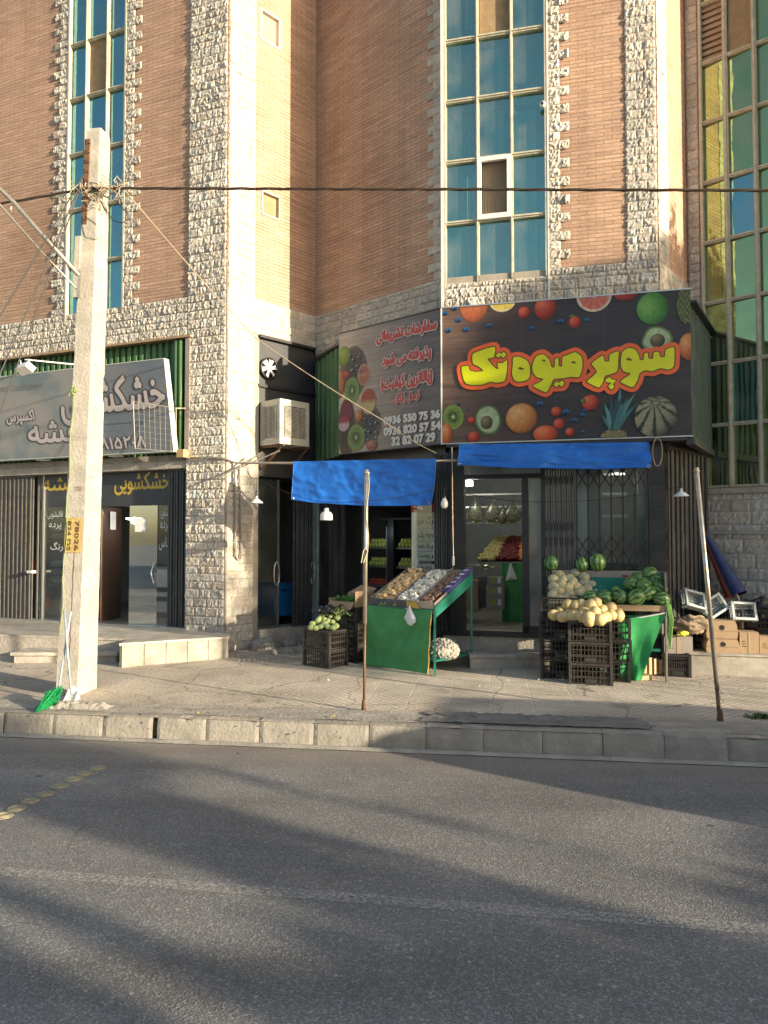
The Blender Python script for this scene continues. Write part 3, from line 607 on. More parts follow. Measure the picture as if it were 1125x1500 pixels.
# --- windows
def window(fr, W, cols, z0, pitch, nrow, glassm, specials, name='window', inset=.05, fmat=None, room=.5, curt=()):
    """frame grid + one pane per cell; specials {(c,r): material}"""
    fm = MB(); a0, a1 = W[0], W[1]; zt = z0 + pitch * nrow
    fm.fbox(fr, a0, a0 + .03, z0, zt, -inset - .03, .025); fm.fbox(fr, a1 - .03, a1, z0, zt, -inset - .03, .025)
    for c0, c1 in zip([c[1] for c in cols[:-1]], [c[0] for c in cols[1:]]): fm.fbox(fr, c0, c1, z0, zt, -inset - .03, .0); fm.fbox(fr, c0 + (c1 - c0) * .35, c0 + (c1 - c0) * .65, z0, zt, 0, .018)
    for r in range(nrow + 1):
        for c in cols: fm.fbox(fr, c[0] - .0, c[1] + .0, z0 + pitch * r - .024, z0 + pitch * r + .024, -inset - .028, -.002); fm.fbox(fr, c[0], c[1], z0 + pitch * r - .004, z0 + pitch * r + .006, -.002, .012)
    f = fm.build(name, fmat or M['frame'], bld)
    for r in range(nrow):
        for ci, c in enumerate(cols):
            za, zb = z0 + pitch * r + .024, z0 + pitch * (r + 1) - .024
            k = specials.get((ci, r)); mm_ = glassm; p = MB()
            if k == 'open':
                q = MB(); w_ = .035
                for (x0, x1, y0, y1) in ((c[0] - .02, c[1] + .02, za - .03, za + w_), (c[0] - .02, c[1] + .02, zb - w_, zb + .02), (c[0] - .02, c[0] + w_, za + w_, zb - w_), (c[1] - w_, c[1] + .02, za + w_, zb - w_)):
                    q.fbox(fr, x0, x1, y0, y1, -.01, .035)
                q.build('sash', M['frame_white'], f)
                n = 15; q = MB()
                for i in range(n):
                    x = c[0] + .04 + (c[1] - c[0] - .08) * (i + .5) / n
                    q.fbox(fr, x - .006, x + .006, za, zb, -.09, -.07)
                q.build('blind', M['slat'], f); continue
            if k == 'slat':
                q = MB(); n = 9
                for i in range(n):
                    zz = za + (zb - za) * (i + .5) / n
                    q.obox(fr.p((c[0] + c[1]) / 2, zz, -.05), fr.d * ((c[1] - c[0]) / 2), fr.n * .012 + Vector((0, 0, -.03)), Vector((0, 0, .004)) + fr.n * .004)
                q.fbox(fr, c[0], c[1], za, zb, -.09, -.08)
                q.build('shutter', M['slat'], f); continue
            if k == 'board':
                q = MB(); q.fbox(fr, c[0] + .01, c[1] - .005, za, zb, -.06, -.045); q.build('boarding', M['board'], f); continue
            if k: mm_ = M[k]
            tl = R.uniform(-.004, .004)
            if glassm is M['green_glass']: tl = .021 + R.uniform(-.001, .001)
            q = [(c[0], za), (c[1], za), (c[1], zb), (c[0], zb)]
            p.quad(*[fr.p(a, z, -inset + (tl if i in (1, 2) else -.006 if tl > .015 else 0)) for i, (a, z) in enumerate(q)], uv=q); p.build('pane', mm_, f)
    rm = MB(); b = -room
    A = [fr.p(a0, z0, -.06), fr.p(a1, z0, -.06), fr.p(a1, zt, -.06), fr.p(a0, zt, -.06)]; B = [fr.p(a0, z0, b), fr.p(a1, z0, b), fr.p(a1, zt, b), fr.p(a0, zt, b)]
    rm.quad(*B)
    for k in range(4): rm.quad(A[k], B[k], B[(k + 1) % 4], A[(k + 1) % 4])
    for r in (3, 6): rm.fbox(fr, a0, a1, z0 + pitch * r - .12, z0 + pitch * r + .1, b, -.12)
    rm.build('room_niche', M['niche'], f)
    for (ca, cb, za, zb) in curt:
        q = MB(); n = 60
        q.grid(lambda u, v: fr.p(ca + (cb - ca) * u, za + (zb - za) * v, -.16 + .03 * math.sin(u * (cb - ca) * 75) * (1 - .3 * v) + .02 * math.sin(u * 31 + v)), n, 4)
        q.build('curtain', M['curtain'], f, smooth=True)
    return f
g = lambda fr, *p: [(fr.sx(p[i]), fr.sx(p[i + 1])) for i in range(0, len(p), 2)]
zL = WL[2]; cL = g(FL, 93, 115, 119, 146, 150, 175)
window(FL, WL, cL, zL, .872, 7, M['deep'], {(1, 4): 'board'}, curt=[(cL[0][0], cL[0][1], zL, zL + 6), (cL[2][0], cL[2][1], zL, zL + 1.7)])
zM = WM[2]; cM = g(FW, 655, 699, 704, 750, 755, 803)
window(FW, WM, cM, zM, .822, 7, M['teal'], {(1, 1): 'open', (1, 4): 'board'},
       curt=[(cM[0][0], cM[0][0] + .2, zM, zM + 5.4), (cM[0][1] - .15, cM[0][1], zM + 3.5, zM + 5.4), (cM[1][0], cM[1][0] + .13, zM + 3.3, zM + 5.4), (cM[1][0] + .02, cM[1][0] + .2, zM, zM + .8),
             (cM[1][1] - .16, cM[1][1] - .03, zM + 3.3, zM + 5.4), (cM[2][0] + .03, cM[2][0] + .28, zM + 3.4, zM + 5.4), (cM[2][0], cM[2][1] - .12, zM + .1, zM + 2.3), (cM[0][1] - .22, cM[0][1] - .02, zM, zM + 1.5), (cM[1][0] + .06, cM[1][1] - .08, zM + 1.7, zM + 3.2), (cM[0][0] + .2, cM[0][1] - .06, zM + 1.7, zM + 3.2)])
zR = WR[2]; cR = [(FG.sx(1037), FG.sx(1069)), (FG.sx(1076), FG.sx(1113)), (FG.sx(1120), 1.06)]
WR = (WR[0], cR[2][1] + .04, WR[2], WR[3])
window(FG, WR, cR, zR, .822, 10, M['green_glass'], {(0, 7): 'slat', (1, 7): 'board', (1, 4): 'board_grey', (1, 1): 'deep'} if False else {(0, 7): 'slat', (1, 7): 'board', (1, 4): 'deep', (1, 1): 'deep'},
       curt=[(cR[0][0], cR[0][1], zR + .82, zR + 1.64)])
# white post casing at both sides of the middle window
m = MB(); m.fbox(FW, WM[0] - .035, WM[0], WM[2] - .7, ZT, .0, .03); m.fbox(FW, WM[1], WM[1] + .02, WM[2] - .7, ZT, .0, .03)
m.build('window_casing', M['frame_white'], bld)
# small square windows on the angled wall
for px0, px1, pyt, pyb in ((381, 410, 20, 66), (384, 411, 283, 319)):
    a0, a1 = FR1.sx(px0, 45), FR1.sx(px1, 45); z0, z1 = zs(FR1, 396, pyb)[1], zs(FR1, 396, pyt)[1]
    m = MB(); w = .025
    for q in ((a0, a1, z0, z0 + w), (a0, a1, z1 - w, z1), (a0, a0 + w, z0 + w, z1 - w), (a1 - w, a1, z0 + w, z1 - w)): m.fbox(FR1, *q, -.05, .015)
    f = m.build('small_window', M['frame'] if pyt > 100 else M['frame_white'], bld)
    m = MB(); m.fbox(FR1, a0 + w, a1 - w, z0 + w, z1 - w, -.055, -.04); m.build('pane', M['board'] if pyt > 100 else M['slat'], f)
# camera dome on the middle window
c = thing('dome_camera', 'small white round security camera fixed at the edge of the middle window column', 'camera', FW.p(*FW.hit(795, 156), .03))
m = MB(); m.lathe([(0, 0), (.035, 0), (.04, .02), (.03, .05), (0, .055)], c.location, ax=FW.n); m.build('housing', M['white'], c, smooth=True)
m = MB(); m.ball(c.location + FW.n * .05, .022); m.build('lens', M['black'], c, smooth=True)

# ================================================================ LEFT SHOP (dry cleaner)
shop1 = thing('dry_cleaner_shopfront', 'dry cleaner shop front of dark glass with gold lettering between folded gates', 'shop front', FL.p(5, .52))
a_out = 0.2
# recess box
m = MB(); D = -.16
m.quad(FL.p(LF0, .5), FL.p(LF0, .5, -.5), FL.p(LF0, ZSHOP, -.5), FL.p(LF0, ZSHOP))
m.quad(FL.p(-1, ZSHOP, -.6), FL.p(LF0, ZSHOP, -.6), FL.p(LF0, ZSHOP), FL.p(-1, ZSHOP))
m.build('recess_lining', M['mortar_wall'], shop1)
m = MB(); m.fbox(FL, LF0 - .085, LF0 - .01, 3.05, ZSHOP, -.12, .03); m.build('jamb_strip', M['card_grey'], shop1)
m = MB(); m.fbox(FL, -1, LF0 + .02, ZSHOP - .03, ZSHOP, -.05, .06); m.build('lintel_edge', M['card'], shop1)
zh0 = zs(FL, 240, 688, -.1)[1]; zh1 = zs(FL, 240, 668, -.1)[1]
m = MB(); m.fbox(FL, -1, LF0 - .01, zh0, zh0 + .10, -.22, .0); m.fbox(FL, -1, LF0 - .01, zh0 + .10, zh1, -.22, -.05)
m.build('lintel_beam', M['concrete'], shop1)
# corrugated green sheet
m = MB(); am = FL.sx(269, 600)
def corr(u, v):
    a = 0 + am * u; k = (a / .115) % 1; dd = .02 if k < .5 else -.02
    return FL.p(a, zh1 + (ZSHOP - .03 - zh1) * v, -.06 + dd)
pts = []
a = .0
while a < am:
    for x, o in ((a, .02), (a + .05, .02), (a + .0575, -.02), (a + .1075, -.02)): pts.append((x, o))
    a += .115
for i in range(len(pts) - 1): m.quad(FL.p(pts[i][0], zh1, -.08 + pts[i][1]), FL.p(pts[i + 1][0], zh1, -.08 + pts[i + 1][1]), FL.p(pts[i + 1][0], ZSHOP - .03, -.08 + pts[i + 1][1]), FL.p(pts[i][0], ZSHOP - .03, -.08 + pts[i][1]))
m.build('green_cladding', M['corr'], shop1)
m = MB(); x = FL.sx(263, 600)
for k in (0, 1): m.tube([FL.p(x - .06 + k * .075, zh1 + .03, .0), FL.p(x - .06 + k * .075, ZSHOP - .05, .0)], .036, 10)
m.build('drain_pipe', M['corr'], shop1, smooth=True)
# dark glass head, frame, glass
zd = zs(FL, 200, 741, D)[1]; zf = .53
A = lambda px, off=D: FL.sx(px, 800, off)
m = MB(); m.fbox(FL, A(59), A(250), zd, zh0, D - .02, D); m.build('sign_fascia', M['blackwall'], shop1)
m = MB(); m.fbox(FL, -1, LF0, .50, .545, D - .2, .0)
for px in (57, 64.5): m.fbox(FL, A(px) - .012, A(px) + .012, zf, zh0, D - .03, D + .03)
m.fbox(FL, A(0), A(3), zf, zh0, D - .03, D + .03)
m.build('door_frame', M['alu'], shop1)
m = MB(); m.fbox(FL, A(0), A(9), zf, zh0, D - .05, D - .02); 
for p0, p1 in ((59, 146), (231, 250)):
    m = MB(); q = [(A(p0), zf), (A(p1), zf), (A(p1), zd), (A(p0), zd)]; m.quad(*[FL.p(a, z, D) for a, z in q]); m.build('shop_glass', M['clear'], shop1)
# brown inner door, open
m = MB(); pA = FL.p(A(146), 0, D - .05); pB = FL.p(A(173, D - .6), 0, D - .65)
m.obox((pA + pB) / 2 + Vector((0, 0, (zf + zd) / 2)), (pB - pA) / 2, Vector((.012, .02, 0)), (0, 0, (zd - zf) / 2))
dr = m.build('brown_door', M['brown_door'], shop1)
m = MB(); f2 = Fr((pA.x, pA.y), (pB.x, pB.y)); m.fbox(f2, f2.L * .30, f2.L * .62, 1.94, 2.22, .03, .034); m.build('notice', M['paper'], dr)
mirror = glass('mirror_glass', (.3, .32, .3), (.95, .96, .92), .62, dirt=.05)
m = MB(); p0 = FL.p(A(193), 0, D + .05); p1 = FL.p(A(231), 0, D + .01)
m.quad(*[p + Vector((0, 0, z)) for p, z in ((p0, zf + .02), (p1, zf + .02), (p1, zd), (p0, zd))]); dg = m.build('glass_door', mirror, shop1)
f3 = Fr((p0.x, p0.y), (p1.x, p1.y)); m = MB(); m.fbox(f3, f3.L * .2, f3.L * .6, 1.90, 2.10, .004, .007); m.build('notice', M['paper'], dg)
m = MB(); m.tube([f3.p(f3.L * .93, 1.15, .03), f3.p(f3.L * .86, 1.3, .05), f3.p(f3.L * .93, 1.45, .03)], .01); m.build('handle', M['alu'], dg)
m = MB(); m.fbox(f3, 0.01, f3.L - .01, zf + .03, zf + .30, -.012, -.004); m.build('kick_panel', M['brown_door'], dg)
# interior
m = MB(); bk = -3.0
z0, z1 = .53, 3.3
def room(m, fr, a0, a1, z0, z1, o0, o1):
    A_ = [fr.p(a0, z0, o0), fr.p(a1, z0, o0), fr.p(a1, z1, o0), fr.p(a0, z1, o0)]; B_ = [fr.p(a0, z0, o1), fr.p(a1, z0, o1), fr.p(a1, z1, o1), fr.p(a0, z1, o1)]
    m.quad(*B_)
    for k in range(4): m.quad(A_[k], B_[k], B_[(k + 1) % 4], A_[(k + 1) % 4])
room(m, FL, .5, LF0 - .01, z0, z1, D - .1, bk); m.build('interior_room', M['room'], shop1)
def counter():
    c = thing('shop_counter', 'white striped counter inside the dry cleaner behind the open door', 'counter', FL.p(A(185), .53, -1.2))
    m = MB(); a0, a1 = A(165), A(222)
    m.fbox(FL, a0, a1, .62, 1.36, -1.9, -1.1); m.build('cabinet', M['white'], c)
    m = MB(); m.fbox(FL, a0 - .02, a1 + .02, 1.36, 1.40, -1.95, -1.06); 
    for z in (.80, .95): m.fbox(FL, a0, a1, z, z + .07, -1.10, -1.09)
    m.fbox(FL, a0 + .03, a1 - .03, .53, .62, -1.85, -1.15)
    m.build('dark_trim', M['black'], c)
counter()
# folded laundry bundles behind the glass
sh = thing('laundry_shelf', 'shelf unit behind the dry cleaner window left of the utility pole', 'shelf', FL.p(A(75), .53, -.5))
m = MB(); a0, a1 = A(66, -.4), A(112, -.4)
for z in (1.05, 1.75, 2.42): m.fbox(FL, a0, a1, z, z + .02, -.85, -.42)
m.fbox(FL, a0, a1, .53, 1.03, -.85, -.45); m.build('shelf_board', M['card_grey'], sh)
M['linen'] = mat('folded_linen', (.40, .40, .37), .9, var=.3, scale=8, bump=.4, bscale=15)
bz = [(1.07, .14), (1.21, .12), (1.33, .13), (1.77, .13), (1.90, .12), (2.02, .13), (2.15, .12), (2.27, .12)]
for i, (z, h) in enumerate(bz):
    m = MB(); cc = FL.p((a0 + a1) / 2, z + h / 2, -.62)
    def lb(d, h=h, i=i): return 1 + .05 * noise.noise(d * 3 + Vector((i * 7, 0, 0)))
    c0 = len(m.v); m.ball((0, 0, 0), 1, 20, 12, lb)
    m.v = [tuple(cc + FL.d * ((a1 - a0) * .5 * math.copysign(abs(x) ** .5, x)) + FL.n * (.2 * math.copysign(abs(y) ** .6, y)) + Vector((0, 0, h / 2 * math.copysign(abs(zz) ** .7, zz)))) for x, y, zz in m.v]
    o = m.build('laundry_bundle', M['linen'], None, smooth=True)
    tag(o, 'pale folded laundry bundle stacked on the shelf behind the dry cleaner glass', 'laundry', 'laundry bundles on the shelf')
# orange folding stool leaning behind the gate
st = thing('folding_stool', 'bright orange folding stool leaning inside the dry cleaner window', 'stool', FL.p(A(60, -.3), .55, -.3))
m = MB(); oo = -.32
q = lambda px, py: FL.p(*FL.hit(px, py, oo), oo)
m.bar(q(57, 833), q(74, 890), .03); m.bar(q(54, 838), q(71, 893), .03); m.bar(q(47, 822), q(57, 848), .025); m.bar(q(51, 820), q(51, 838), .02); m.build('frame', M['orange'], st)
m = MB(); m.bar(q(71, 893), q(57, 904), .02); m.bar(q(56, 878), q(64, 884), .05, .01); m.build('seat_bar', M['card_grey'], st)

def folded_gate(fr, a0, a1, z0, z1, n, off, matr, name, label, depth=.05, lattice=False, parent=None):
    g_ = thing(name, label, 'gate', fr.p((a0 + a1) / 2, z0, off))
    m = MB(); rr = random.Random(n * 7 + int(a0 * 100))
    for i in range(n):
        a = a0 + (a1 - a0) * (i + .5) / n; w = (a1 - a0) / n * .30; j = rr.uniform(-.004, .004)
        m.fbox(fr, a - w + j, a + w + j, z0 + .02, z1 - .02, off - depth * (.3 + .5 * (i % 2)), off + (.012 if i % 2 else 0))
    m.build('upright_bars', matr, g_)
    m = MB()
    for k in range(n - 1):
        a = a0 + (a1 - a0) * (k + .5) / n; b = a + (a1 - a0) / n
        for zc in (z0 + (z1 - z0) * .2, z0 + (z1 - z0) * .5, z0 + (z1 - z0) * .83):
            for s_ in (-1, 1):
                for dz in (0, .18): m.bar(fr.p(a, zc + dz - s_ * .09, off - .01), fr.p(b, zc + dz + s_ * .09, off - .01), .012, .004, up=fr.n)
    m.build('lattice_braces', matr, g_)
    m = MB(); m.fbox(fr, a0, a1, z1 - .03, z1, off - .05, off + .02); m.fbox(fr, a0, a1, z0, z0 + .02, off - .05, off + .02); m.build('gate_track', matr, g_)
    return g_
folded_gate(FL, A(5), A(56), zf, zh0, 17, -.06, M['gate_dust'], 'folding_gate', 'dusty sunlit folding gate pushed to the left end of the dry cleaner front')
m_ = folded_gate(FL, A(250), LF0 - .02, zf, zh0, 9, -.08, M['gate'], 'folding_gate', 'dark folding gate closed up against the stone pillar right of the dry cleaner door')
m = MB(); m.fbox(FL, A(54), A(61), zs(FL, 57, 837)[1] - .03, zs(FL, 57, 837)[1] + .01, -.06, .03); m.build('lock', M['white'], m_)

# --- platform and step before the dry cleaner
def zpt(px, py, z): p = at_z(px, py, z); return (p.x, p.y)
plat = thing('entrance_platform', 'raised cream stone platform with broken edge before the dry cleaner', 'platform', (-4, 10, .2))
A1, B1 = zpt(334, 933, .52), zpt(178, 943, .52)
C1 = (B1[0] - .05, B1[1] + .42); D1 = zpt(0, 930, .52); D2 = (D1[0] - 4, D1[1] + 1.66)
m = MB(); m.prism([B1, A1, (PC[0] + .02, PC[1] - .02), (PC[0] - .0, PC[1] + .1), (PL[0], PL[1] + .3), D2, D1, C1], .15, .50); m.build('plinth', M['concrete'], plat)
m = MB(); pp = [(B1[0] - .02, B1[1] - .02), (A1[0] + .02, A1[1] - .02), (PC[0] + .03, PC[1] - .0), (PC[0], PC[1] + .1), (PL[0], PL[1] + .3), D2, D1, (C1[0], C1[1] - .02)]
m.prism(pp, .50, .527); m.build('paving_slabs', M['marble'], plat)
m = MB(); fF = Fr(B1, A1)
n = 5
for i in range(n):
    a0, a1 = fF.L * i / n + .004, fF.L * (i + 1) / n - .004; m.fbox(fF, a0, a1, .19, .497, .0, .018 + R.uniform(0, .004))
f_ = Fr(C1, B1)
for i in range(2): m.fbox(f_, f_.L * i / 2 + .004, f_.L * (i + 1) / 2 - .004, .19, .497, .0, .018)
m.build('facing_slabs', mat('stained_facing_stone', (.34, .305, .25), .65, var=.6, scale=4, bump=.2, bscale=10), plat)
stp = thing('stone_step', 'low worn stone step half hidden behind the utility pole', 'step', (-4.2, 9.2, .2))
pA = zpt(15, 957, .36); pB = zpt(172, 957, .36)
m = MB(); m.prism([pA, pB, (pB[0] + .06, pB[1] + .36), (pA[0] + .06, pA[1] + .42)], .33, .37); m.build('tread', M['marble'], stp)
m = MB(); m.prism([(pA[0] + .03, pA[1] + .04), (pB[0] - .03, pB[1] + .04), (pB[0] + .06, pB[1] + .36), (pA[0] + .06, pA[1] + .42)], .15, .33); m.build('riser', M['concrete'], stp)

# ================================================================ FRUIT SHOP FRONT
PA, PR_ = (.80, 9.50), (3.30, 8.82)
SA, SBK = Fr(PA, PR_), Fr(PR_, (4.30, 9.94))
LS = Fr((-1.02, 11.42), PA)
ZFL, ZCL = .61, 2.97
shop2 = thing('fruit_shopfront', 'black framed fruit shop front with open doorway and glass under the big sign', 'shop front', (2, 9.2, .2))
def shell(pts, z0, z1, skip=()):
    m = MB(); P = [Vector((p[0], p[1], 0)) for p in pts]; n = len(P)
    for i in range(n):
        if i in skip: continue
        a_, b3 = P[i], P[(i + 1) % n]; m.quad(a_ + Vector((0, 0, z0)), b3 + Vector((0, 0, z0)), b3 + Vector((0, 0, z1)), a_ + Vector((0, 0, z1)))
    m.add([p + Vector((0, 0, z1)) for p in P], [tuple(range(n))]); m.add([p + Vector((0, 0, z0)) for p in P], [tuple(range(n))]); return m
_b = SA.p(SA.L - .02, 0, -.12); _c = SA.p(SA.L - .02, 0, -3.6)
shell([(PA[0] + .02, PA[1] + .14), (_b.x, _b.y), (_c.x, _c.y), (1.14, 13.1)], ZFL - .008, ZCL, skip=(0,)).build('interior_room', M['int'], shop2)
a = lambda px, off=0, fr=SA: fr.sx(px, 800, off)
m = MB(); m.prism([(PA[0] + .02, PA[1] + .1), (_b.x, _b.y), (_c.x, _c.y), (1.14, 13.1)], ZFL - .005, ZFL + .006); m.build('tiled_floor', M['tile_in'], shop2)
m = MB(); m.fbox(SA, -.05, SA.L, .15, ZFL - .02, -.4, .0); m.build('base_riser', M['concrete'], shop2)
m = MB(); m.fbox(SA, -.05, SA.L + .01, ZFL - .02, ZFL + .03, -.14, .03)
m.fbox(SA, a(659), a(680), ZFL + .03, ZCL, -.16, .02); m.fbox(SA, a(636), a(659), .3, ZCL, -.2, -.1)
m.fbox(SA, a(951), SA.L, .25, ZCL, -.14, .03)
m.fbox(SA, a(765), a(775), ZFL + .03, 2.55, -.03, .03); m.fbox(SA, a(765), a(797), ZFL + .03, ZFL + .12, -.03, .03)
m.fbox(SA, a(793), a(798), ZFL + .03, 2.80, -.03, .03)
m.fbox(SA, a(680), a(793), 2.545, 2.60, -.03, .03); m.fbox(SA, a(680), SA.L, ZCL - .06, ZCL + .03, -.2, .04)
m.build('black_frame', M['black'], shop2)
m = MB(); z = 1.1
while z < 2.9: m.fbox(SA, a(955), SA.L - .0, z, z + .006, .03, .032); z += .26
m.build('column_joints', M['gate'], shop2)
m = MB()
for p0, p1, z0, z1 in ((680, 793, 2.60, ZCL - .06), (775, 793, ZFL + .12, 2.55)):
    m.quad(SA.p(a(p0), z0), SA.p(a(p1), z0), SA.p(a(p1), z1), SA.p(a(p0), z1))
m.build('transom_glass', glass('frosted_glass', (.5, .55, .5), (.8, .85, .82), .12, rough=.3, dirt=.22), shop2)
m = MB(); m.quad(SA.p(a(845), .9, -.10), SA.p(a(948), .9, -.10), SA.p(a(948), ZCL - .06, -.10), SA.p(a(845), ZCL - .06, -.10)); m.build('display_glass', M['clear'], shop2)
# white price column and grey boards behind the display glass
m = MB(); m.fbox(SA, a(846), a(862), .9, 2.85, -.16, -.13); m.build('white_panel', M['paper'], shop2)
m = MB(); m.fbox(SA, a(862), a(884), .9, 2.85, -.20, -.17); m.fbox(SA, a(936), a(948), .9, 2.85, -.2, -.17); m.build('grey_panel', M['int'], shop2)
m = MB(); m.fbox(SA, a(884), a(936), .7, 1.50, -.34, -.30)
m.build('green_panel', M['corr_dark'], shop2)
m = MB()
for z in (2.06, 2.33, 2.60): m.fbox(SA, a(883), a(920), z, z + .03, -.5, -.16)
m.build('display_shelf', M['white'], shop2)
# side front
m = MB(); m.wallgrid(SBK, 0.02, SBK.L, .2, ZCL, off=-.10); m.build('side_lining', M['room'], shop2)
m = MB(); m.fbox(SBK, 0, SBK.L, ZCL - .08, ZCL + .05, -.1, .05); m.fbox(SBK, 0, SBK.L, .2, .42, -.1, .04); m.build('side_header', M['blackwall'], shop2)
folded_gate(SBK, .03, SBK.L - .08, .42, ZCL - .08, 19, .03, M['gate'], 'folding_gate', 'tall dark folding gate closed across the narrow right side of the fruit shop', depth=.03)
folded_gate(SA, a(797), a(844), ZFL + .03, ZCL - .08, 12, .02, M['gate'], 'folding_gate', 'bunched dark folding gate right of the fruit shop doorway')
folded_gate(SA, a(637, -.08), a(660, -.08), .45, ZCL - .08, 7, -.02, M['gate'], 'folding_gate', 'bunched dark folding gate left of the fruit shop doorway under the bare bulb')
# stretched lattice gate
lg = thing('lattice_gate', 'stretched black lattice security gate across the fruit shop display window', 'gate', SA.p(a(895), ZFL, .03))
m = MB(); n = 7; x0, x1 = a(845), a(948)
for i in range(n): x = x0 + (x1 - x0) * i / (n - 1); m.fbox(SA, x - .009, x + .009, ZFL + .05, ZCL - .08, .025, .035)
m.build('upright_bars', M['black'], lg)
m = MB()
for zc in (2.70, 2.52, 1.72, 1.54):
    for i in range(n - 1):
        xa, xb = x0 + (x1 - x0) * i / (n - 1), x0 + (x1 - x0) * (i + 1) / (n - 1)
        for s_ in (-1, 1): m.bar(SA.p(xa, zc - s_ * .11, .04), SA.p(xb, zc + s_ * .11, .04), .016, .005, up=SA.n)
m.build('lattice_braces', M['black'], lg)

# left (angled) half of the front
b_ = lambda px, off=0: LS.sx(px, 800, off)
_p0 = LS.p(.1, 0, -.15); _p1 = LS.p(LS.L - .05, 0, -.15)
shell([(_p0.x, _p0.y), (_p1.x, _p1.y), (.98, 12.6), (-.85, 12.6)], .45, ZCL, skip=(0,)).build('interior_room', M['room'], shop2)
m = MB(); m.fbox(LS, -.1, LS.L, .2, .50, -.3, .0); m.build('base_riser', M['concrete'], shop2)
m = MB(); m.fbox(LS, -.05, LS.L - .03, ZCL - .38, ZCL + .03, -.2, .0); m.fbox(LS, b_(500), b_(503), .5, ZCL - .38, -.03, .0)
m.fbox(LS, b_(530), b_(533), .5, ZCL - .38, -.03, .0)
m.build('dark_fascia', M['blackwall'], shop2)
m = MB(); m.fbox(LS, b_(458), b_(466), .5, ZCL - .3, -.02, .02)
gd = m.build('door_post', mat('grey_green_door_paint', (.22, .26, .24), .5, var=.3), shop2)
m = MB(); m.tube([LS.p(b_(462), 1.28 + .17 * math.sin(t * PI / 8), .05) + LS.d * (.05 * math.cos(t * PI / 8)) for t in range(17)], .008); m.build('handle', M['alu'], gd, smooth=True)
for p0, p1 in ((466, 500), (605, 632)): m = MB(); m.quad(LS.p(b_(p0), .5, -.01), LS.p(b_(p1), .5, -.01), LS.p(b_(p1), ZCL - .3, -.01), LS.p(b_(p0), ZCL - .3, -.01)); m.build('shop_glass', M['clear'], shop2)
# angled wall on the pillar side: dark cladding, fan, cooler
zk = zs(FR1, 378, 490)[1]
m = MB(); c0, c1 = FR1.sx(377), FR1.L
zmid = zs(FR1, 420, 700)[1]
m.fbox(FR1, c0, c1, zmid, zk, -.1, -.02); m.build('dark_cladding', M['blackwall'], shop2)
m = MB(); z_ = zs(FR1, 400, 568)[1]; m.fbox(FR1, c0, c1, z_ - .02, z_ + .02, -.02, .02); m.fbox(FR1, c0, c1, zk - .04, zk, -.05, .05); m.build('cladding_ledge', M['black'], shop2)
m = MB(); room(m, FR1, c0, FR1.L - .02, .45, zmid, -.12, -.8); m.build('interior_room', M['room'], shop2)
m = MB(); m.quad(FR1.p(c0, .5, -.02), FR1.p(FR1.sx(408), .5, -.02), FR1.p(FR1.sx(408), 2.66, -.02), FR1.p(c0, 2.66, -.02)); gl = m.build('glass_door', M['clear'], shop2)
m = MB(); x = FR1.sx(403); zz = zs(FR1, 403, 840)[1]; m.tube([FR1.p(x, zz + .17 * math.sin(t * PI / 8), .04) + FR1.d * (.05 * math.cos(t * PI / 8)) for t in range(17)], .008); m.build('handle', M['alu'], gl, smooth=True)
m = MB(); m.fbox(FR1, FR1.sx(406.5), FR1.sx(409), .5, 2.66, -.03, .0); m.build('door_edge', M['gate_dust'], shop2)
m = MB(); m.fbox(FR1, c0, FR1.L, .2, .5, -.3, .02); m.build('base_riser', M['concrete'], shop2)
folded_gate(FR1, FR1.sx(427), FR1.sx(456), .5, zmid, 9, .03, M['gate'], 'folding_gate', 'bunched dark folding gate between the stone pillar door and the grey door post')
bc = thing('blue_cabinet', 'blue metal cabinet standing inside the dark doorway beside the stone pillar', 'cabinet', FR1.p(FR1.sx(415, 880, -.3), .5, -.4))
m = MB(); m.fbox(FR1, FR1.sx(402, 880, -.35), FR1.sx(428, 880, -.35), .62, 1.12, -.8, -.35); m.build('body', M['blue'], bc)
m = MB(); m.fbox(FR1, FR1.sx(412, 870, -.35), FR1.sx(420, 870, -.35), 1.0, 1.02, -.36, -.335); m.build('handle', M['black'], bc)

# doorstep
ds = thing('doorstep', 'grey stone doorstep in front of the fruit shop doorway', 'step', (1.6, 9, .2))
q0, q1 = zpt(689, 959, .41), zpt(797, 959, .41); fd = Fr(q0, q1)
m = MB(); m.fbox(fd, 0, fd.L, .15, .375, -.5, -.01); m.build('riser', M['concrete'], ds)
m = MB(); m.fbox(fd, -.01, fd.L + .01, .375, .415, -.5, .012); m.build('tread', M['concrete'], ds)

# right platform
rp = thing('side_platform', 'low cream stone platform under the cardboard boxes at the far right', 'platform', (4.5, 8.8, .2))
q0 = zpt(1012, 958, .47); q1 = zpt(1125, 962, .47); fd = Fr(q0, q1)
m = MB(); m.fbox(fd, 0, fd.L + 2, .15, .465, -1.4, 0); m.build('plinth', M['marble'], rp)
m = MB(); m.fbox(fd, -.02, fd.L + 2, .465, .485, -1.4, .02); m.build('top_slab', M['marble'], rp)
PLATR = fd
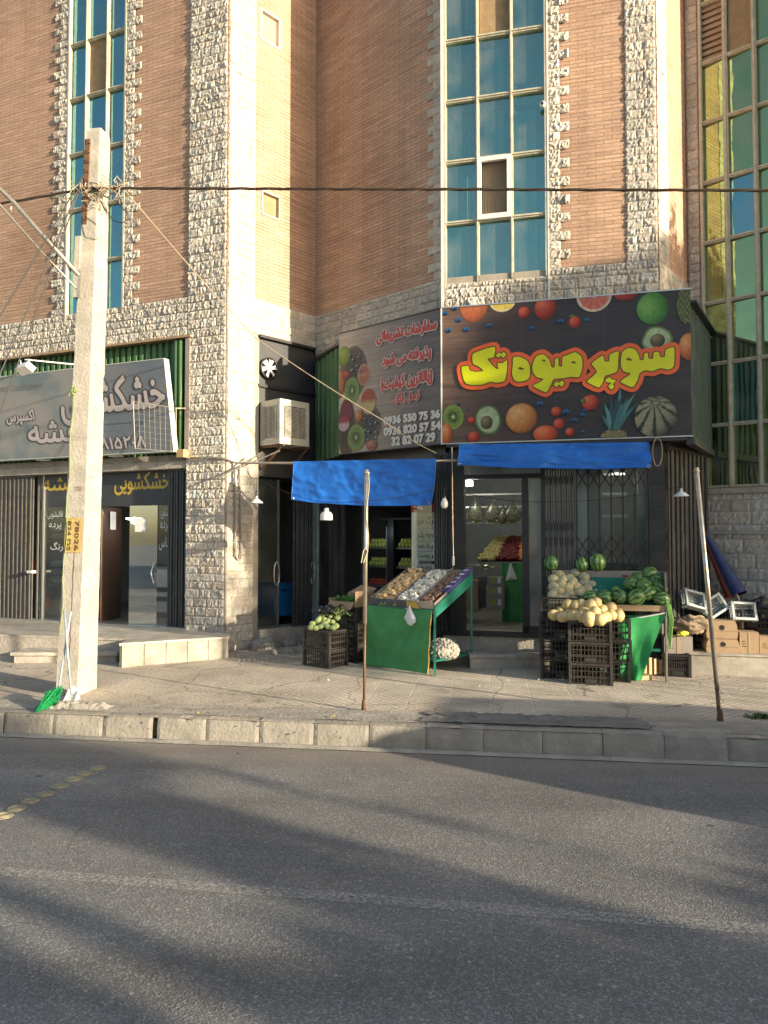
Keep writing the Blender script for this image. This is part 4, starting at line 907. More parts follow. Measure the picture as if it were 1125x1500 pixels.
# rubble and patch of render at the foot of the pillar
M['rubble'] = mat('broken_masonry', (.30, .27, .24), .9, var=.4, bump=.6)
spots = [(352, 945, .17), (372, 950, .13), (388, 948, .15), (405, 938, .11), (418, 944, .12), (432, 935, .13), (444, 940, .09), (398, 957, .07), (425, 955, .06), (378, 930, .1), (410, 925, .1), (437, 922, .1)]
for i, (px, py, r) in enumerate(spots):
    p = on_walk(px, py + 8); m = MB(); p.y += .35; sd = i * 3.7
    m.ball((p.x, p.y, p.z + r * .4), (r, r * .8, r * .8), 12, 8, lambda d: 1 + .35 * noise.noise(d * 2.2 + Vector((sd, 0, 0))) + .1 * noise.noise(d * 6 + Vector((sd, 0, 0))))
    tag(m.build('rubble_stone', M['rubble']), 'broken lump of masonry in the rubble between stone pillar and crates', 'rubble', 'rubble at the foot of the pillar')
# ================================================================ LETTERING
_F = {'ا': 'FE8D FE8E', 'ب': 'FE8F FE90 FE91 FE92', 'پ': 'FB56 FB57 FB58 FB59', 'ت': 'FE95 FE96 FE97 FE98', 'ج': 'FE9D FE9E FE9F FEA0', 'خ': 'FEA5 FEA6 FEA7 FEA8',
      'ح': 'FEA1 FEA2 FEA3 FEA4', 'د': 'FEA9 FEAA', 'ذ': 'FEAB FEAC', 'ر': 'FEAD FEAE', 'ز': 'FEAF FEB0', 'س': 'FEB1 FEB2 FEB3 FEB4', 'ش': 'FEB5 FEB6 FEB7 FEB8', 'ف': 'FED1 FED2 FED3 FED4',
      'ق': 'FED5 FED6 FED7 FED8', 'ک': 'FB8E FB8F FB90 FB91', 'گ': 'FB92 FB93 FB94 FB95', 'ل': 'FEDD FEDE FEDF FEE0', 'م': 'FEE1 FEE2 FEE3 FEE4', 'ن': 'FEE5 FEE6 FEE7 FEE8', 'و': 'FEED FEEE',
      'ه': 'FEE9 FEEA FEEB FEEC', 'ی': 'FBFC FBFD FBFE FBFF'}
_F = {k: [chr(int(x, 16)) for x in v.split()] for k, v in _F.items()}
def fa(t):
    out = []; n = len(t)
    for i, c in enumerate(t):
        if c not in _F: out.append({'(': ')', ')': '('}.get(c, c)); continue
        prev = i > 0 and t[i - 1] in _F and len(_F[t[i - 1]]) == 4
        nxt = i < n - 1 and t[i + 1] in _F and len(_F[c]) == 4
        out.append(_F[c][(3 if nxt else 1) if prev else (2 if nxt else 0)])
    return ''.join(out) if all(c in '۰۱۲۳۴۵۶۷۸۹ ' for c in t) else ''.join(reversed(out))
_tc = {}
def text_geo(s):
    """flat outline mesh of a string: list of verts (x, y), faces, island number per vertex"""
    if s in _tc: return _tc[s]
    from mathutils.geometry import delaunay_2d_cdt
    c = bpy.data.curves.new('lettering', 'FONT'); c.body = s; c.size = 1; c.fill_mode = 'NONE'; c.resolution_u = 3
    o = bpy.data.objects.new('lettering', c); me = bpy.data.meshes.new_from_object(o)
    pt = [Vector((v.co.x, v.co.y)) for v in me.vertices]; ed = [tuple(e.vertices) for e in me.edges]
    bpy.data.objects.remove(o); bpy.data.curves.remove(c); bpy.data.meshes.remove(me)
    nx = {}
    for a_, b3 in ed: nx.setdefault(a_, []).append(b3); nx.setdefault(b3, []).append(a_)
    seen = set(); loops = []
    for k in range(len(pt)):          # contours in their drawing order (vertices are stored in that order)
        if k in seen or k not in nx: continue
        lp = [k]; seen.add(k); cur = k
        nb = k + 1 if k + 1 in nx[k] else nx[k][0]
        while nb is not None and nb not in seen:
            lp.append(nb); seen.add(nb); cur = nb; nb = next((q for q in nx[cur] if q not in seen), None)
        if len(lp) > 2: loops.append(lp)
    segs = [(pt[l[i]], pt[l[(i + 1) % len(l)]]) for l in loops for i in range(len(l))]
    V_, E_, F_, _a, _b, _c = delaunay_2d_cdt(pt, [(l[i], l[(i + 1) % len(l)]) for l in loops for i in range(len(l))], [], 0, 1e-6)
    fs = []
    for f in F_:
        cx_ = sum(V_[k].x for k in f) / len(f); cy_ = sum(V_[k].y for k in f) / len(f); w = 0
        for a_, b3 in segs:
            if (a_.y <= cy_) != (b3.y <= cy_):
                x = a_.x + (cy_ - a_.y) * (b3.x - a_.x) / (b3.y - a_.y)
                if x > cx_: w += 1 if b3.y > a_.y else -1
        if w: fs.append(tuple(f))
    use = sorted({k for f in fs for k in f}); mp = {k: i for i, k in enumerate(use)}
    vs = [(V_[k].x, V_[k].y) for k in use]; fs = [tuple(mp[k] for k in f) for f in fs]; isl = [0] * len(vs)
    x0 = min(v[0] for v in vs); x1 = max(v[0] for v in vs); y0 = min(v[1] for v in vs); y1 = max(v[1] for v in vs)
    vs = [((x - x0) / (x1 - x0), (y - y0) / (y1 - y0)) for x, y in vs]
    _tc[s] = (vs, fs, isl); return _tc[s]
def put_text(mb, fr, s, a0, a1, z0, z1, off, bold=0.0, col=(1, 1, 1), n=8, pf=None, slant=0):
    vs, fs, isl = text_geo(s); mb.col = col
    P = pf or (lambda a, z, o: fr.p(a, z, o))
    cp = [(0, 0)] + ([(bold * math.cos(2 * PI * k / n), bold * math.sin(2 * PI * k / n)) for k in range(n)] if bold else [])
    for k, (dx, dz) in enumerate(cp):
        mb.add([P(a0 + (a1 - a0) * x + dx + slant * y, z0 + (z1 - z0) * y + dz, off + .00012 * k) for i, (x, y) in enumerate(vs)], fs)
    mb.col = (1, 1, 1)
def put_poly(mb, fr, pts, off, bold=0.0, col=(1, 1, 1), n=12, smooth=True):
    """filled outline given as (a, z) pairs"""
    q = []
    L = len(pts)
    for i in range(L):
        p0, p1, p2, p3 = pts[i - 1], pts[i], pts[(i + 1) % L], pts[(i + 2) % L]
        for t in ((0, .25, .5, .75) if smooth else (0,)):
            k = .6
            c = []
            for d in (0, 1):
                m1 = k * .5 * (p2[d] - p0[d]); m2 = k * .5 * (p3[d] - p1[d])
                c.append((2 * t ** 3 - 3 * t ** 2 + 1) * p1[d] + (t ** 3 - 2 * t ** 2 + t) * m1 + (-2 * t ** 3 + 3 * t ** 2) * p2[d] + (t ** 3 - t ** 2) * m2)
            q.append(c)
    mb.col = col
    from mathutils.geometry import tessellate_polygon
    tri = tessellate_polygon([[Vector((x, y, 0)) for x, y in q]])
    for k, (dx, dz) in enumerate([(0, 0)] + ([(bold * math.cos(2 * PI * k / n), bold * math.sin(2 * PI * k / n)) for k in range(n)] if bold else [])):
        mb.add([fr.p(x + dx, y + dz, off + .0001 * k) for x, y in q], [tuple(t) for t in tri])
    mb.col = (1, 1, 1)

class Print:
    """printed picture on a sign plane; everything given in photograph pixels and unprojected onto the plane"""
    def __init__(s, fr, off, rect): s.fr = fr; s.mb = MB(); s.off = off; s.k = 0; s.rect = rect
    def h(s, px, py): return s.fr.hit(px, py, s.off)
    def blob(s, px, py, rx, ry, fn, rot=0, nr=10, na=36, shape=None):
        a, z = s.h(px, py); ax = s.h(px + 1, py); az = s.h(px, py - 1)
        ux, uz = ax[0] - a, az[1] - z; s.k += 1; o = s.off + .0012 + .0004 * s.k
        vs = [s.fr.p(a, z, o)]; cs = [fn(0, 0, 0, 0)]; cr, sr = math.cos(rot), math.sin(rot)
        for i in range(1, nr + 1):
            for j in range(na):
                t = 2 * PI * j / na; r = i / nr; q = shape(t) if shape else 1
                x, y = r * math.cos(t) * q * rx, r * math.sin(t) * q * ry
                x, y = x * cr - y * sr, x * sr + y * cr
                A_ = min(max(a + x * ux, s.rect[0]), s.rect[1]); Z_ = min(max(z + y * uz, s.rect[2]), s.rect[3])
                vs.append(s.fr.p(A_, Z_, o)); cs.append(fn(r, t, x / rx, y / ry))
        fs = [(0, 1 + j, 1 + (j + 1) % na) for j in range(na)]
        fs += [(1 + (i - 1) * na + j, 1 + i * na + j, 1 + i * na + (j + 1) % na, 1 + (i - 1) * na + (j + 1) % na) for i in range(1, nr) for j in range(na)]
        s.mb.add(vs, fs, None, cs)
    def poly(s, pts, col, sm=False, bold=0):
        s.k += 1; put_poly(s.mb, s.fr, [s.h(*p) for p in pts], s.off + .0012 + .0004 * s.k, col=col, smooth=sm, bold=bold)
def lerp(a, b, t): t = max(0, min(1, t)); return tuple(x + (y - x) * t for x, y in zip(a, b))
def fruit(c, hi, sh, hx=-.35, hy=.4):
    def f(r, t, x, y):
        d = math.hypot(x - hx, y - hy)
        k = lerp(hi, c, d / .9) if d < .9 else lerp(c, sh, (d - .9) / .7)
        return lerp(k, (.02, .012, .012), (r - .9) * 3) if r > .9 else k
    return f
def kiwi(r, t, x, y):
    if r < .2: return (.62, .66, .42)
    if r < .48: return (.05, .09, .02) if int(t * 9) % 2 else (.14, .24, .05)
    if r < .93: return lerp((.17, .30, .06), (.30, .45, .12), (r - .45) * 2)
    return (.16, .13, .05)
def avo(r, t, x, y): return lerp((.52, .66, .44), (.36, .55, .36), r) if r < .9 else (.10, .20, .08)
def citrus(c, rim):
    def f(r, t, x, y):
        if r < .12: return rim
        if r > .86: return rim
        return lerp(c, rim, .8) if abs(math.sin(t * 5)) < .13 else lerp(c, rim, .25 * abs(math.sin(t * 23)))
    return f
RED = fruit((.50, .05, .025), (.80, .20, .12), (.08, .01, .01)); ORG = fruit((.60, .17, .04), (.85, .50, .22), (.16, .04, .02))
BLU = lambda r, t, x, y: (.01, .03, .08) if r < .3 else ((.03, .16, .42) if y > -.3 else (.01, .03, .09))
DROP = lambda r, t, x, y: (.7, .7, .7) if y > .1 and x < .2 else (.16, .17, .19)
def wood(name, c0, c1, c2, ang=0.0, s0=0, s1=1):
    m = bpy.data.materials.new(name); m.use_nodes = True; nt = m.node_tree; b = nt.nodes['Principled BSDF']
    tc = nt.nodes.new('ShaderNodeTexCoord'); uv = tc.outputs['UV']
    sp = N(nt, 'ShaderNodeSeparateXYZ'); nt.links.new(uv, sp.inputs[0])
    n0 = N(nt, 'ShaderNodeTexNoise', i_Scale=1.3, i_Detail=3.0); nt.links.new(uv, n0.inputs['Vector'])
    ad = N(nt, 'ShaderNodeMath', operation='MULTIPLY_ADD'); nt.links.new(n0.outputs[0], ad.inputs[0]); ad.inputs[1].default_value = .9; nt.links.new(sp.outputs[0], ad.inputs[2])
    mr = N(nt, 'ShaderNodeMapRange', i_1=s0 + .45, i_2=s1 + .45, i_3=0.0, i_4=1.0); nt.links.new(ad.outputs[0], mr.inputs[0])
    c = ramp(nt, mr.outputs[0], [(0, c0), (.45, c1), (1, c2)])
    mp = N(nt, 'ShaderNodeMapping'); mp.inputs['Scale'].default_value = (1.2, 34, 1); mp.inputs['Rotation'].default_value = (0, 0, ang); nt.links.new(uv, mp.inputs['Vector'])
    n1 = N(nt, 'ShaderNodeTexNoise', i_Scale=1.0, i_Detail=5.0, i_Roughness=.7, i_Distortion=.6); nt.links.new(mp.outputs[0], n1.inputs['Vector'])
    c = mix(nt, 1, c, ramp(nt, n1.outputs[0], [(.35, (.72,) * 3), (.5, (1,) * 3), (.7, (1.35, 1.3, 1.25))]), 'MULTIPLY')
    nt.links.new(c, b.inputs['Base Color']); b.inputs['Roughness'].default_value = .38
    n2 = N(nt, 'ShaderNodeTexNoise', i_Scale=1.6, i_Detail=2.0); nt.links.new(uv, n2.inputs['Vector'])
    bp = N(nt, 'ShaderNodeBump', i_Strength=.25, i_Distance=.05); nt.links.new(n2.outputs[0], bp.inputs['Height']); nt.links.new(bp.outputs[0], b.inputs['Normal'])
    return m

# ---------------------------------------------------------------- MAIN FRUIT SHOP SIGN
MS = Fr((.729, 9.33), (3.545, 8.60))
zt, zb = 4.685, 2.985
main = thing('fruit_shop_sign', 'long dark fruit shop sign with big yellow Persian lettering outlined in orange', 'sign', MS.p(MS.L / 2, zb))
m = MB(); q = [(0, zb), (MS.L, zb), (MS.L, zt), (0, zt)]
m.quad(*[MS.p(a_, z_) for a_, z_ in q], uv=q); m.build('printed_banner', wood('dark_banner_print', (.12, .075, .055), (.045, .028, .026), (.022, .017, .020), 0, 0, 1.6), main)
m = MB()
for z_ in (zb - .012, zt): m.fbox(MS, -.015, MS.L + .01, z_, z_ + .014, -.02, .012)
m.build('sign_edge', M['alu'], main)
m = MB(); m.fbox(MS, -.016, -.002, zb, zt, -.04, .014); m.build('corner_strip', M['white'], main)
m = MB(); m.fbox(MS, -.0, MS.L, zb, zt, -.03, -.004); m.fbox(MS, 0.05, MS.L - .05, zb - .05, zb - .012, -.3, .0); m.build('backing_frame', M['black'], main)
P_ = Print(MS, 0, (.0, MS.L, zb, zt))
P_.blob(694, 446, 21, 26, fruit((.55, .17, .07), (.62, .22, .1), (.30, .09, .04)))
P_.blob(736, 439, 20, 18, lambda r, t, x, y: (.80, .72, .45) if r > .88 else ((.72, .62, .09) if abs(math.sin(t * 4)) > .12 else (.78, .70, .3)))
P_.blob(768, 458, 9, 9, RED); P_.blob(799, 451, 16, 18, RED); P_.blob(842, 472, 9, 9, RED); P_.blob(838, 463, 5, 2, fruit((.1, .2, .04), (.2, .3, .1), (.02, .05, .01)), .3)
for x, y in ((652, 459), (666, 452), (672, 469), (657, 484), (683, 483), (717, 477), (779, 481), (821, 471), (859, 469)): P_.blob(x, y, 4.5, 3.5, BLU, nr=5, na=14)
P_.blob(870, 433, 26, 24, citrus((.62, .10, .06), (.78, .68, .58)))
P_.blob(917, 427, 20, 14, RED)
P_.blob(956, 452, 24, 24, fruit((.08, .32, .05), (.28, .62, .16), (.012, .03, .015), -.4, .15))
P_.blob(1005, 447, 14, 28, lambda r, t, x, y: (.20, .24, .09) if (int(x * 5 + 20) + int(y * 6 + 20)) % 2 else (.05, .08, .03), nr=12)
P_.blob(962, 497, 25, 17, avo, -.25, shape=lambda t: 1 - .14 * math.cos(2 * t + .6) + .05 * math.cos(3 * t)); P_.blob(963, 499, 11, 10, fruit((.13, .11, .06), (.30, .27, .18), (.03, .03, .02)))
P_.blob(1009, 508, 15, 20, ORG)
P_.blob(664, 611, 16, 19, kiwi); P_.blob(714, 612, 18, 24, avo, .25, shape=lambda t: 1 - .16 * math.sin(t) * 1.0 + .06 * math.cos(2 * t)); P_.blob(713, 619, 9, 10, fruit((.13, .12, .06), (.34, .30, .2), (.02, .02, .01)))
P_.blob(764, 613, 23, 22, fruit((.62, .28, .07), (.80, .55, .25), (.20, .05, .02)))
for x, y, r in ((691, 616, 6), (694, 640, 9), (815, 603, 8), (819, 621, 9), (835, 633, 7), (865, 590, 13)): P_.blob(x, y, r, r * .9, RED, nr=6, na=20)
P_.blob(654, 636, 9, 16, ORG); P_.blob(799, 636, 18, 13, fruit((.58, .09, .03), (.78, .30, .15), (.12, .02, .01)))
for x, y, r in ((791, 592, 5), (829, 604, 5.5), (853, 608, 4), (842, 616, 4), (856, 602, 3), (854, 633, 3), (672, 592, 3), (687, 601, 2)): P_.blob(x, y, r, r * .8, BLU, nr=5, na=14)
P_.blob(854, 588, 4, 4, fruit((.1, .2, .04), (.2, .3, .1), (.02, .05, .01)), nr=4, na=10)
P_.blob(899, 638, 19, 9, lambda r, t, x, y: (.42, .38, .20) if int(x * 7 + y * 9 + 30) % 2 else (.14, .14, .06))
rr = random.Random(3)
for i, (tx, ty) in enumerate(((881, 609), (885, 591), (894, 577), (902, 584), (909, 566), (914, 575), (921, 582), (932, 574), (940, 586), (928, 597), (889, 602), (906, 578), (917, 592))):
    bx, by = 899 + (i % 5 - 2) * 2.5, 630; mx_, my_ = (bx + tx) / 2, (by + ty) / 2 - 4
    dx, dy = ty - by, -(tx - bx); L = math.hypot(dx, dy); dx, dy = dx / L * 3.4, dy / L * 3.4
    c = [(.06, .22, .25), (.12, .34, .36), (.03, .10, .13)][i % 3]
    P_.poly([(bx - dx * .7, by - dy * .7), (mx_ - dx, my_ - dy), (tx, ty), (mx_ + dx, my_ + dy), (bx + dx * .7, by + dy * .7)], c)
def gm(r, t, x, y):
    s_ = math.sin(math.atan2(y - .75, x + .05) * 13)
    c = (.36, .38, .27) if s_ > -.55 else (.03, .05, .03)
    return lerp(c, (.02, .02, .02), max(0, (x * .7 - y * .8) - .15) * 1.1)
P_.blob(960, 611, 31, 30, gm, nr=16, na=60)
P_.mb.build('printed_fruit', M['print'], main)
for x_ in (MS.L * .335, MS.L * .67):
    m = MB(); m.fbox(MS, x_ - .0015, x_ + .0015, zb, zt, .0, .0008); m.build('panel_seam', M['gate'], main)
z3 = lambda pts: [MS.hit(640 + x / 5.625, 410 + y / 5.625) for x, y in pts]
z4 = lambda pts: [MS.hit(830 + x / 5.114, 410 + y / 5.114) for x, y in pts]
z6 = lambda pts: [MS.hit(745 + x / 2.9605, 460 + y / 2.9605) for x, y in pts]
L_ = [
 z3([(303, 610), (475, 555), (470, 640), (418, 655), (478, 728), (508, 738), (502, 692), (545, 688), (578, 665), (578, 750), (560, 832), (500, 850), (440, 842), (380, 864), (290, 868), (238, 852), (216, 800), (207, 722), (262, 712), (272, 748), (320, 762), (385, 752), (345, 715), (300, 692)]),
 z3([(488, 627), (514, 604), (535, 614), (550, 597), (572, 620), (547, 645), (528, 628), (510, 644)]),
 z3([(630, 645), (680, 638), (742, 668), (767, 720), (765, 795), (742, 828), (682, 842), (640, 828), (621, 780), (628, 700)]),
 z6([(104, 225), (120, 187), (150, 177), (175, 198), (187, 232), (200, 232), (202, 198), (216, 194), (218, 226), (232, 228), (234, 190), (252, 182), (290, 168), (316, 188), (320, 230), (306, 274), (270, 274), (235, 280), (196, 284), (184, 308), (162, 340), (107, 314), (132, 300), (152, 284), (122, 274), (106, 252)]),
 z6([(196, 306), (210, 296), (220, 300), (231, 290), (242, 302), (230, 316), (219, 307), (208, 318)]),
 z4([(187, 630), (268, 570), (284, 612), (320, 612), (322, 566), (385, 540), (386, 600), (376, 690), (288, 722), (272, 765), (240, 808), (153, 766), (200, 722), (226, 690), (205, 655)]),
 z4([(288, 757), (318, 733), (344, 752), (368, 752), (346, 784), (322, 768), (312, 772)]),
 z4([(312, 800), (332, 780), (356, 800), (334, 824)]),
 z4([(406, 600), (420, 542), (460, 515), (508, 524), (540, 570), (546, 602), (576, 602), (580, 560), (606, 550), (612, 590), (645, 594), (652, 548), (688, 544), (700, 580), (734, 580), (742, 528), (800, 508), (806, 560), (800, 650), (762, 674), (700, 664), (640, 686), (586, 680), (546, 702), (528, 758), (492, 806), (404, 766), (452, 728), (478, 704), (430, 690), (408, 655)]),
]
m1, m2, m3 = MB(), MB(), MB()
for P in L_:
    put_poly(m1, MS, P, .018, bold=.062, n=16); put_poly(m2, MS, P, .021, bold=.015, n=10); put_poly(m3, MS, P, .024)
M['sg_o'] = mat('orange_print', (.62, .10, .02), .35, var=.1); M['sg_k'] = mat('dark_outline_print', (.10, .07, .0), .4, var=0); M['sg_y'] = mat('yellow_green_print', (.52, .56, .0), .35, var=.08)
m1.build('letter_outline', M['sg_o'], main); m2.build('letter_edge', M['sg_k'], main); m3.build('letters', M['sg_y'], main)
m = MB()
for P in (z3([(668, 730), (690, 722), (720, 736), (715, 743), (685, 742)]), z6([(148, 199), (162, 203), (158, 208), (145, 204)]), z6([(272, 210), (280, 206), (294, 212), (288, 217), (274, 214)]), z4([(447, 597), (462, 587), (490, 602), (480, 610), (455, 606)])):
    put_poly(m, MS, P, .027)
m.build('letter_counters', M['sg_k'], main)
# sign box: right flank and the left flank of corrugated sheet
def corr_panel(p, q, z0, z1, matr, name, parent, pitch=.13, amp=.012, ztop=None):
    f = Fr(p, q); m = MB(); a_ = 0.0; pts = []
    while a_ < f.L - .001:
        for x, o in ((0, 0), (.42, 0), (.5, -amp * 2), (.92, -amp * 2)): pts.append((min(a_ + x * pitch, f.L), o))
        a_ += pitch
    pts.append((f.L, 0))
    for (x0, o0), (x1, o1) in zip(pts[:-1], pts[1:]): m.quad(f.p(x0, z0, o0), f.p(x1, z0, o1), f.p(x1, z1, o1), f.p(x0, z1, o0))
    return m.build(name, matr, parent), f
R1 = (MS.p(MS.L, 0).x + .0, MS.p(MS.L, 0).y + .01); R2 = FG.p(FG.sx(1046), 0); R2 = (R2.x, R2.y)
_, fr_ = corr_panel(R1, R2, zb - .02, 4.53, M['corr_dark'], 'side_cladding', main)
m = MB(); m.fbox(fr_, 0, fr_.L + .05, 4.53, 4.56, -.06, .07); m.fbox(fr_, 0, fr_.L, zb - .1, zb - .02, -.06, .03); m.build('side_cap', M['blackwall'], main)
# ---------------------------------------------------------------- LEFT BEIGE SIGN
BS = Fr((-.633, 10.50), (.715, 9.335))
bs = thing('phone_number_sign', 'tall brown beige sign with sliced fruit, red Persian lines and three phone numbers', 'sign', BS.p(BS.L / 2, zb))
m = MB(); q = [(0, zb), (BS.L, zb), (BS.L, zt), (0, zt)]; m.quad(*[BS.p(a_, z_) for a_, z_ in q], uv=q)
m.build('printed_banner', wood('beige_banner_print', (.46, .36, .27), (.29, .22, .175), (.13, .10, .095), .1, 0.1, 1.5), bs)
m = MB(); m.fbox(BS, 0, BS.L, zb - .012, zb, -.03, .01); m.fbox(BS, 0, BS.L, zt, zt + .01, -.03, .01); m.fbox(BS, 0, BS.L - .02, zb, zt, -.03, -.004); m.build('backing_frame', M['black'], bs)
P_ = Print(BS, 0, (.0, BS.L, zb, zt))
dk = lambda r, t, x, y: lerp((.06, .055, .055), (.13, .10, .08), r)
P_.blob(518, 545, 20, 38, lambda r, t, x, y: lerp((.07, .06, .06), (.23, .17, .125), r ** 2)); P_.blob(540, 622, 19, 28, lambda r, t, x, y: lerp((.05, .05, .055), (.22, .165, .125), r ** 2)); P_.blob(508, 628, 13, 45, lambda r, t, x, y: lerp((.04, .02, .02), (.16, .1, .08), r ** 2))
P_.blob(504, 522, 10, 15, fruit((.30, .42, .03), (.50, .62, .15), (.10, .16, .02)))
P_.blob(498, 562, 7, 22, ORG); P_.blob(507, 549, 6, 6, RED)
P_.blob(533, 549, 9, 16, citrus((.55, .17, .09), (.66, .40, .27)))
P_.blob(516, 572, 11, 20, kiwi)
P_.blob(540, 588, 11, 19, lambda r, t, x, y: lerp((.75, .60, .28), (.55, .10, .04), (y + .15) * 3) if r < .93 else (.4, .25, .1))
P_.blob(508, 604, 9, 18, lambda r, t, x, y: (.22, .015, .05)); P_.blob(504, 621, 8, 11, lambda r, t, x, y: lerp((.75, .55, .6), (.45, .03, .12), (y + .1) * 2.2))
P_.blob(526, 610, 6, 9, ORG); P_.blob(522, 641, 13, 20, kiwi); P_.blob(545, 652, 8, 8, fruit((.5, .12, .08), (.7, .4, .3), (.2, .1, .08)))
rr = random.Random(5)
for i in range(26):
    x, y = (rr.uniform(535, 552), rr.uniform(612, 652)) if i % 3 else (rr.uniform(512, 530), rr.uniform(512, 545)); r = rr.uniform(.8, 2.4)
    P_.blob(x, y, r, r * 1.2, DROP, nr=3, na=8)
P_.mb.build('printed_fruit', M['print'], bs)
def line(mb, fr, s, px0, px1, yt, yb, off, bold, col, slant=0):
    a0, a1 = fr.sx(px0, yb), fr.sx(px1, yb); z1_, z0_ = fr.hit(px1, yt)[1], fr.hit(px1, yb)[1]
    put_text(mb, fr, s, a0, a1, z0_, z1_, off, bold, col, slant=slant)
m1, m2 = MB(), MB()
for s, x0, x1, yt, yb in (('سفارشات تشریفاتی', 553, 640, 466, 486), ('پذیرفته می شود', 561, 632, 506, 527), ('(بالاترین کیفیت)', 560, 634, 541, 562), ('ارسال رایگان', 579, 615, 571, 587)):
    k = 1 if x1 > 620 else .6
    line(m1, BS, fa(s), x0, x1, yt, yb, .014, .024 * k, (1, 1, 1)); line(m2, BS, fa(s), x0, x1, yt, yb, .017, .010 * k, (1, 1, 1))
m1.build('letter_outline', mat('pale_print', (.62, .52, .46), .4, var=.05), bs); m2.build('letters', mat('red_print', (.50, .05, .035), .4, var=.1), bs)
m = MB()
for s, x0, x1, yt, yb in (('0936 550 75 36', 563.5, 645, 600.5, 611.5), ('0936 820 57 54', 563.5, 646, 617, 628.5), ('32 82 07 29', 575, 638, 634, 646)):
    line(m, BS, s, x0, x1, yt, yb, .014, .009, (1, 1, 1))
m.build('phone_numbers', mat('grey_white_print', (.66, .60, .55), .4, var=.05), bs)
L1 = FR1.p(FR1.L - .04, 0, .0)
gp, fr_ = corr_panel((-1.04, 11.42), (-.633, 10.51), zb - .02, 4.52, M['corr'], 'side_cladding', bs, pitch=.2)
m = MB(); m.fbox(fr_, 0, fr_.L, 4.52, 4.56, -.3, .03); m.build('side_cap', M['blackwall'], bs)
# soffit above the fruit shop front
m = MB(); m.prism([(-1.04, 11.45), (-.60, 10.52), (.74, 9.37), (3.5, 8.66), (4.3, 9.85), (4.1, 10.05), PE, PB, PIN], 2.99, 3.02); m.build('soffit', M['blackwall'], shop2)
m = MB(); m.prism([(-1.04, 11.45), (-.60, 10.55), (.74, 9.40), (3.5, 8.69), (4.3, 9.85), (4.1, 10.05), PE, PB, PIN], 4.49, 4.52); m.build('sign_roof', M['blackwall'], shop2)

# ---------------------------------------------------------------- DRY CLEANER SIGN (leans forward)
rt = FL.sx(262, 600); tb = .17; tt = .40; zb1, zt1 = 3.02, 4.285
class Lean:
    """leaning sign plane over the left wall; a runs along the wall"""
    def p(s, a_, z_, off=0): k = (z_ - zb1) / (zt1 - zb1); return FL.p(a_, z_, tb + (tt - tb) * k + off)
    def hit(s, px, py, off=0):
        o = .3
        for _ in range(6):
            a_, z_ = FL.hit(px, py, o + off); o = tb + (tt - tb) * (z_ - zb1) / (zt1 - zb1)
        return a_, z_
    def sx(s, px, py=600): return s.hit(px, py)[0]
LN = Lean(); ra = LN.hit(239.5, 523)[0]; la = -.6
dc = thing('dry_cleaner_sign', 'grey blue forward leaning dry cleaner sign with white outlined Persian lettering', 'sign', FL.p(4, zb1))
m = MB()
def clouds(name):
    m = bpy.data.materials.new(name); m.use_nodes = True; nt = m.node_tree; b = nt.nodes['Principled BSDF']
    tc = nt.nodes.new('ShaderNodeTexCoord'); uv = tc.outputs['UV']
    n0 = N(nt, 'ShaderNodeTexNoise', i_Scale=1.5, i_Detail=6.0, i_Roughness=.55); nt.links.new(uv, n0.inputs['Vector'])
    sp = N(nt, 'ShaderNodeSeparateXYZ'); nt.links.new(uv, sp.inputs[0])
    c = ramp(nt, n0.outputs[0], [(.40, (.31, .295, .275)), (.50, (.26, .27, .27)), (.60, (.17, .215, .24))])
    mr = N(nt, 'ShaderNodeMapRange', i_1=ra - 2.0, i_2=ra - .6, i_3=0.0, i_4=.75); nt.links.new(sp.outputs[0], mr.inputs[0])
    c = mix(nt, mr.outputs[0], c, (.14, .16, .20))
    nt.links.new(c, b.inputs['Base Color']); b.inputs['Roughness'].default_value = .45; return m
q = [(la, zb1), (ra, zb1), (ra, zt1), (la, zt1)]; m.quad(*[LN.p(*c_) for c_ in q], uv=q); m.build('printed_face', clouds('cloud_print'), dc)
m = MB()
for z_ in (zb1, zt1 - .012): 
    m.add([LN.p(la, z_, .004), LN.p(ra, z_, .004), LN.p(ra, z_ + .012, .004), LN.p(la, z_ + .012, .004)], [(0, 1, 2, 3)])
c8 = [LN.p(la, zb1, -.004), LN.p(ra, zb1, -.004), LN.p(ra, zt1, -.004), LN.p(la, zt1, -.004), LN.p(la, zb1, -.11), LN.p(ra + .0, zb1, -.11), LN.p(ra, zt1, -.11), LN.p(la, zt1, -.11)]
m.add(c8, [(1, 5, 6, 2), (0, 3, 7, 4), (3, 2, 6, 7), (0, 4, 5, 1), (4, 7, 6, 5), (0, 1, 2, 3)]); m.build('sign_box', mat('pale_sign_box', (.58, .62, .55), .5, var=.2), dc)
m = MB()
for px in (80, 187): a_ = FL.sx(px, 665); m.fbox(FL, a_ - .25, a_ - .07, 3.0, 3.02, .0, .12)
m.build('bracket', M['white'], dc)
def lt(mb, s, px0, px1, yt, yb, off, bold):
    a0 = LN.hit(px0, yb)[0]; a1, z1_ = LN.hit(px1, yt); z0_ = LN.hit(px1, yb)[1]
    put_text(mb, None, s, a0, a1, z0_, z1_, off, bold, pf=LN.p)
m1, m2 = MB(), MB()
for s, x0, x1, yt, yb, k in (('خشکشویی', 92, 237, 545, 612, 1.0), ('بنفشه', 44, 142, 612, 652, .8), ('اکسپرس', 11, 49, 600, 621, .5), ('۳۲۸۱۵۲۰۸', 122, 213, 638, 655, .5)):
    lt(m1, fa(s), x0, x1, yt, yb, .004, .034 * k); lt(m2, fa(s), x0, x1, yt, yb, .006, .014 * k)
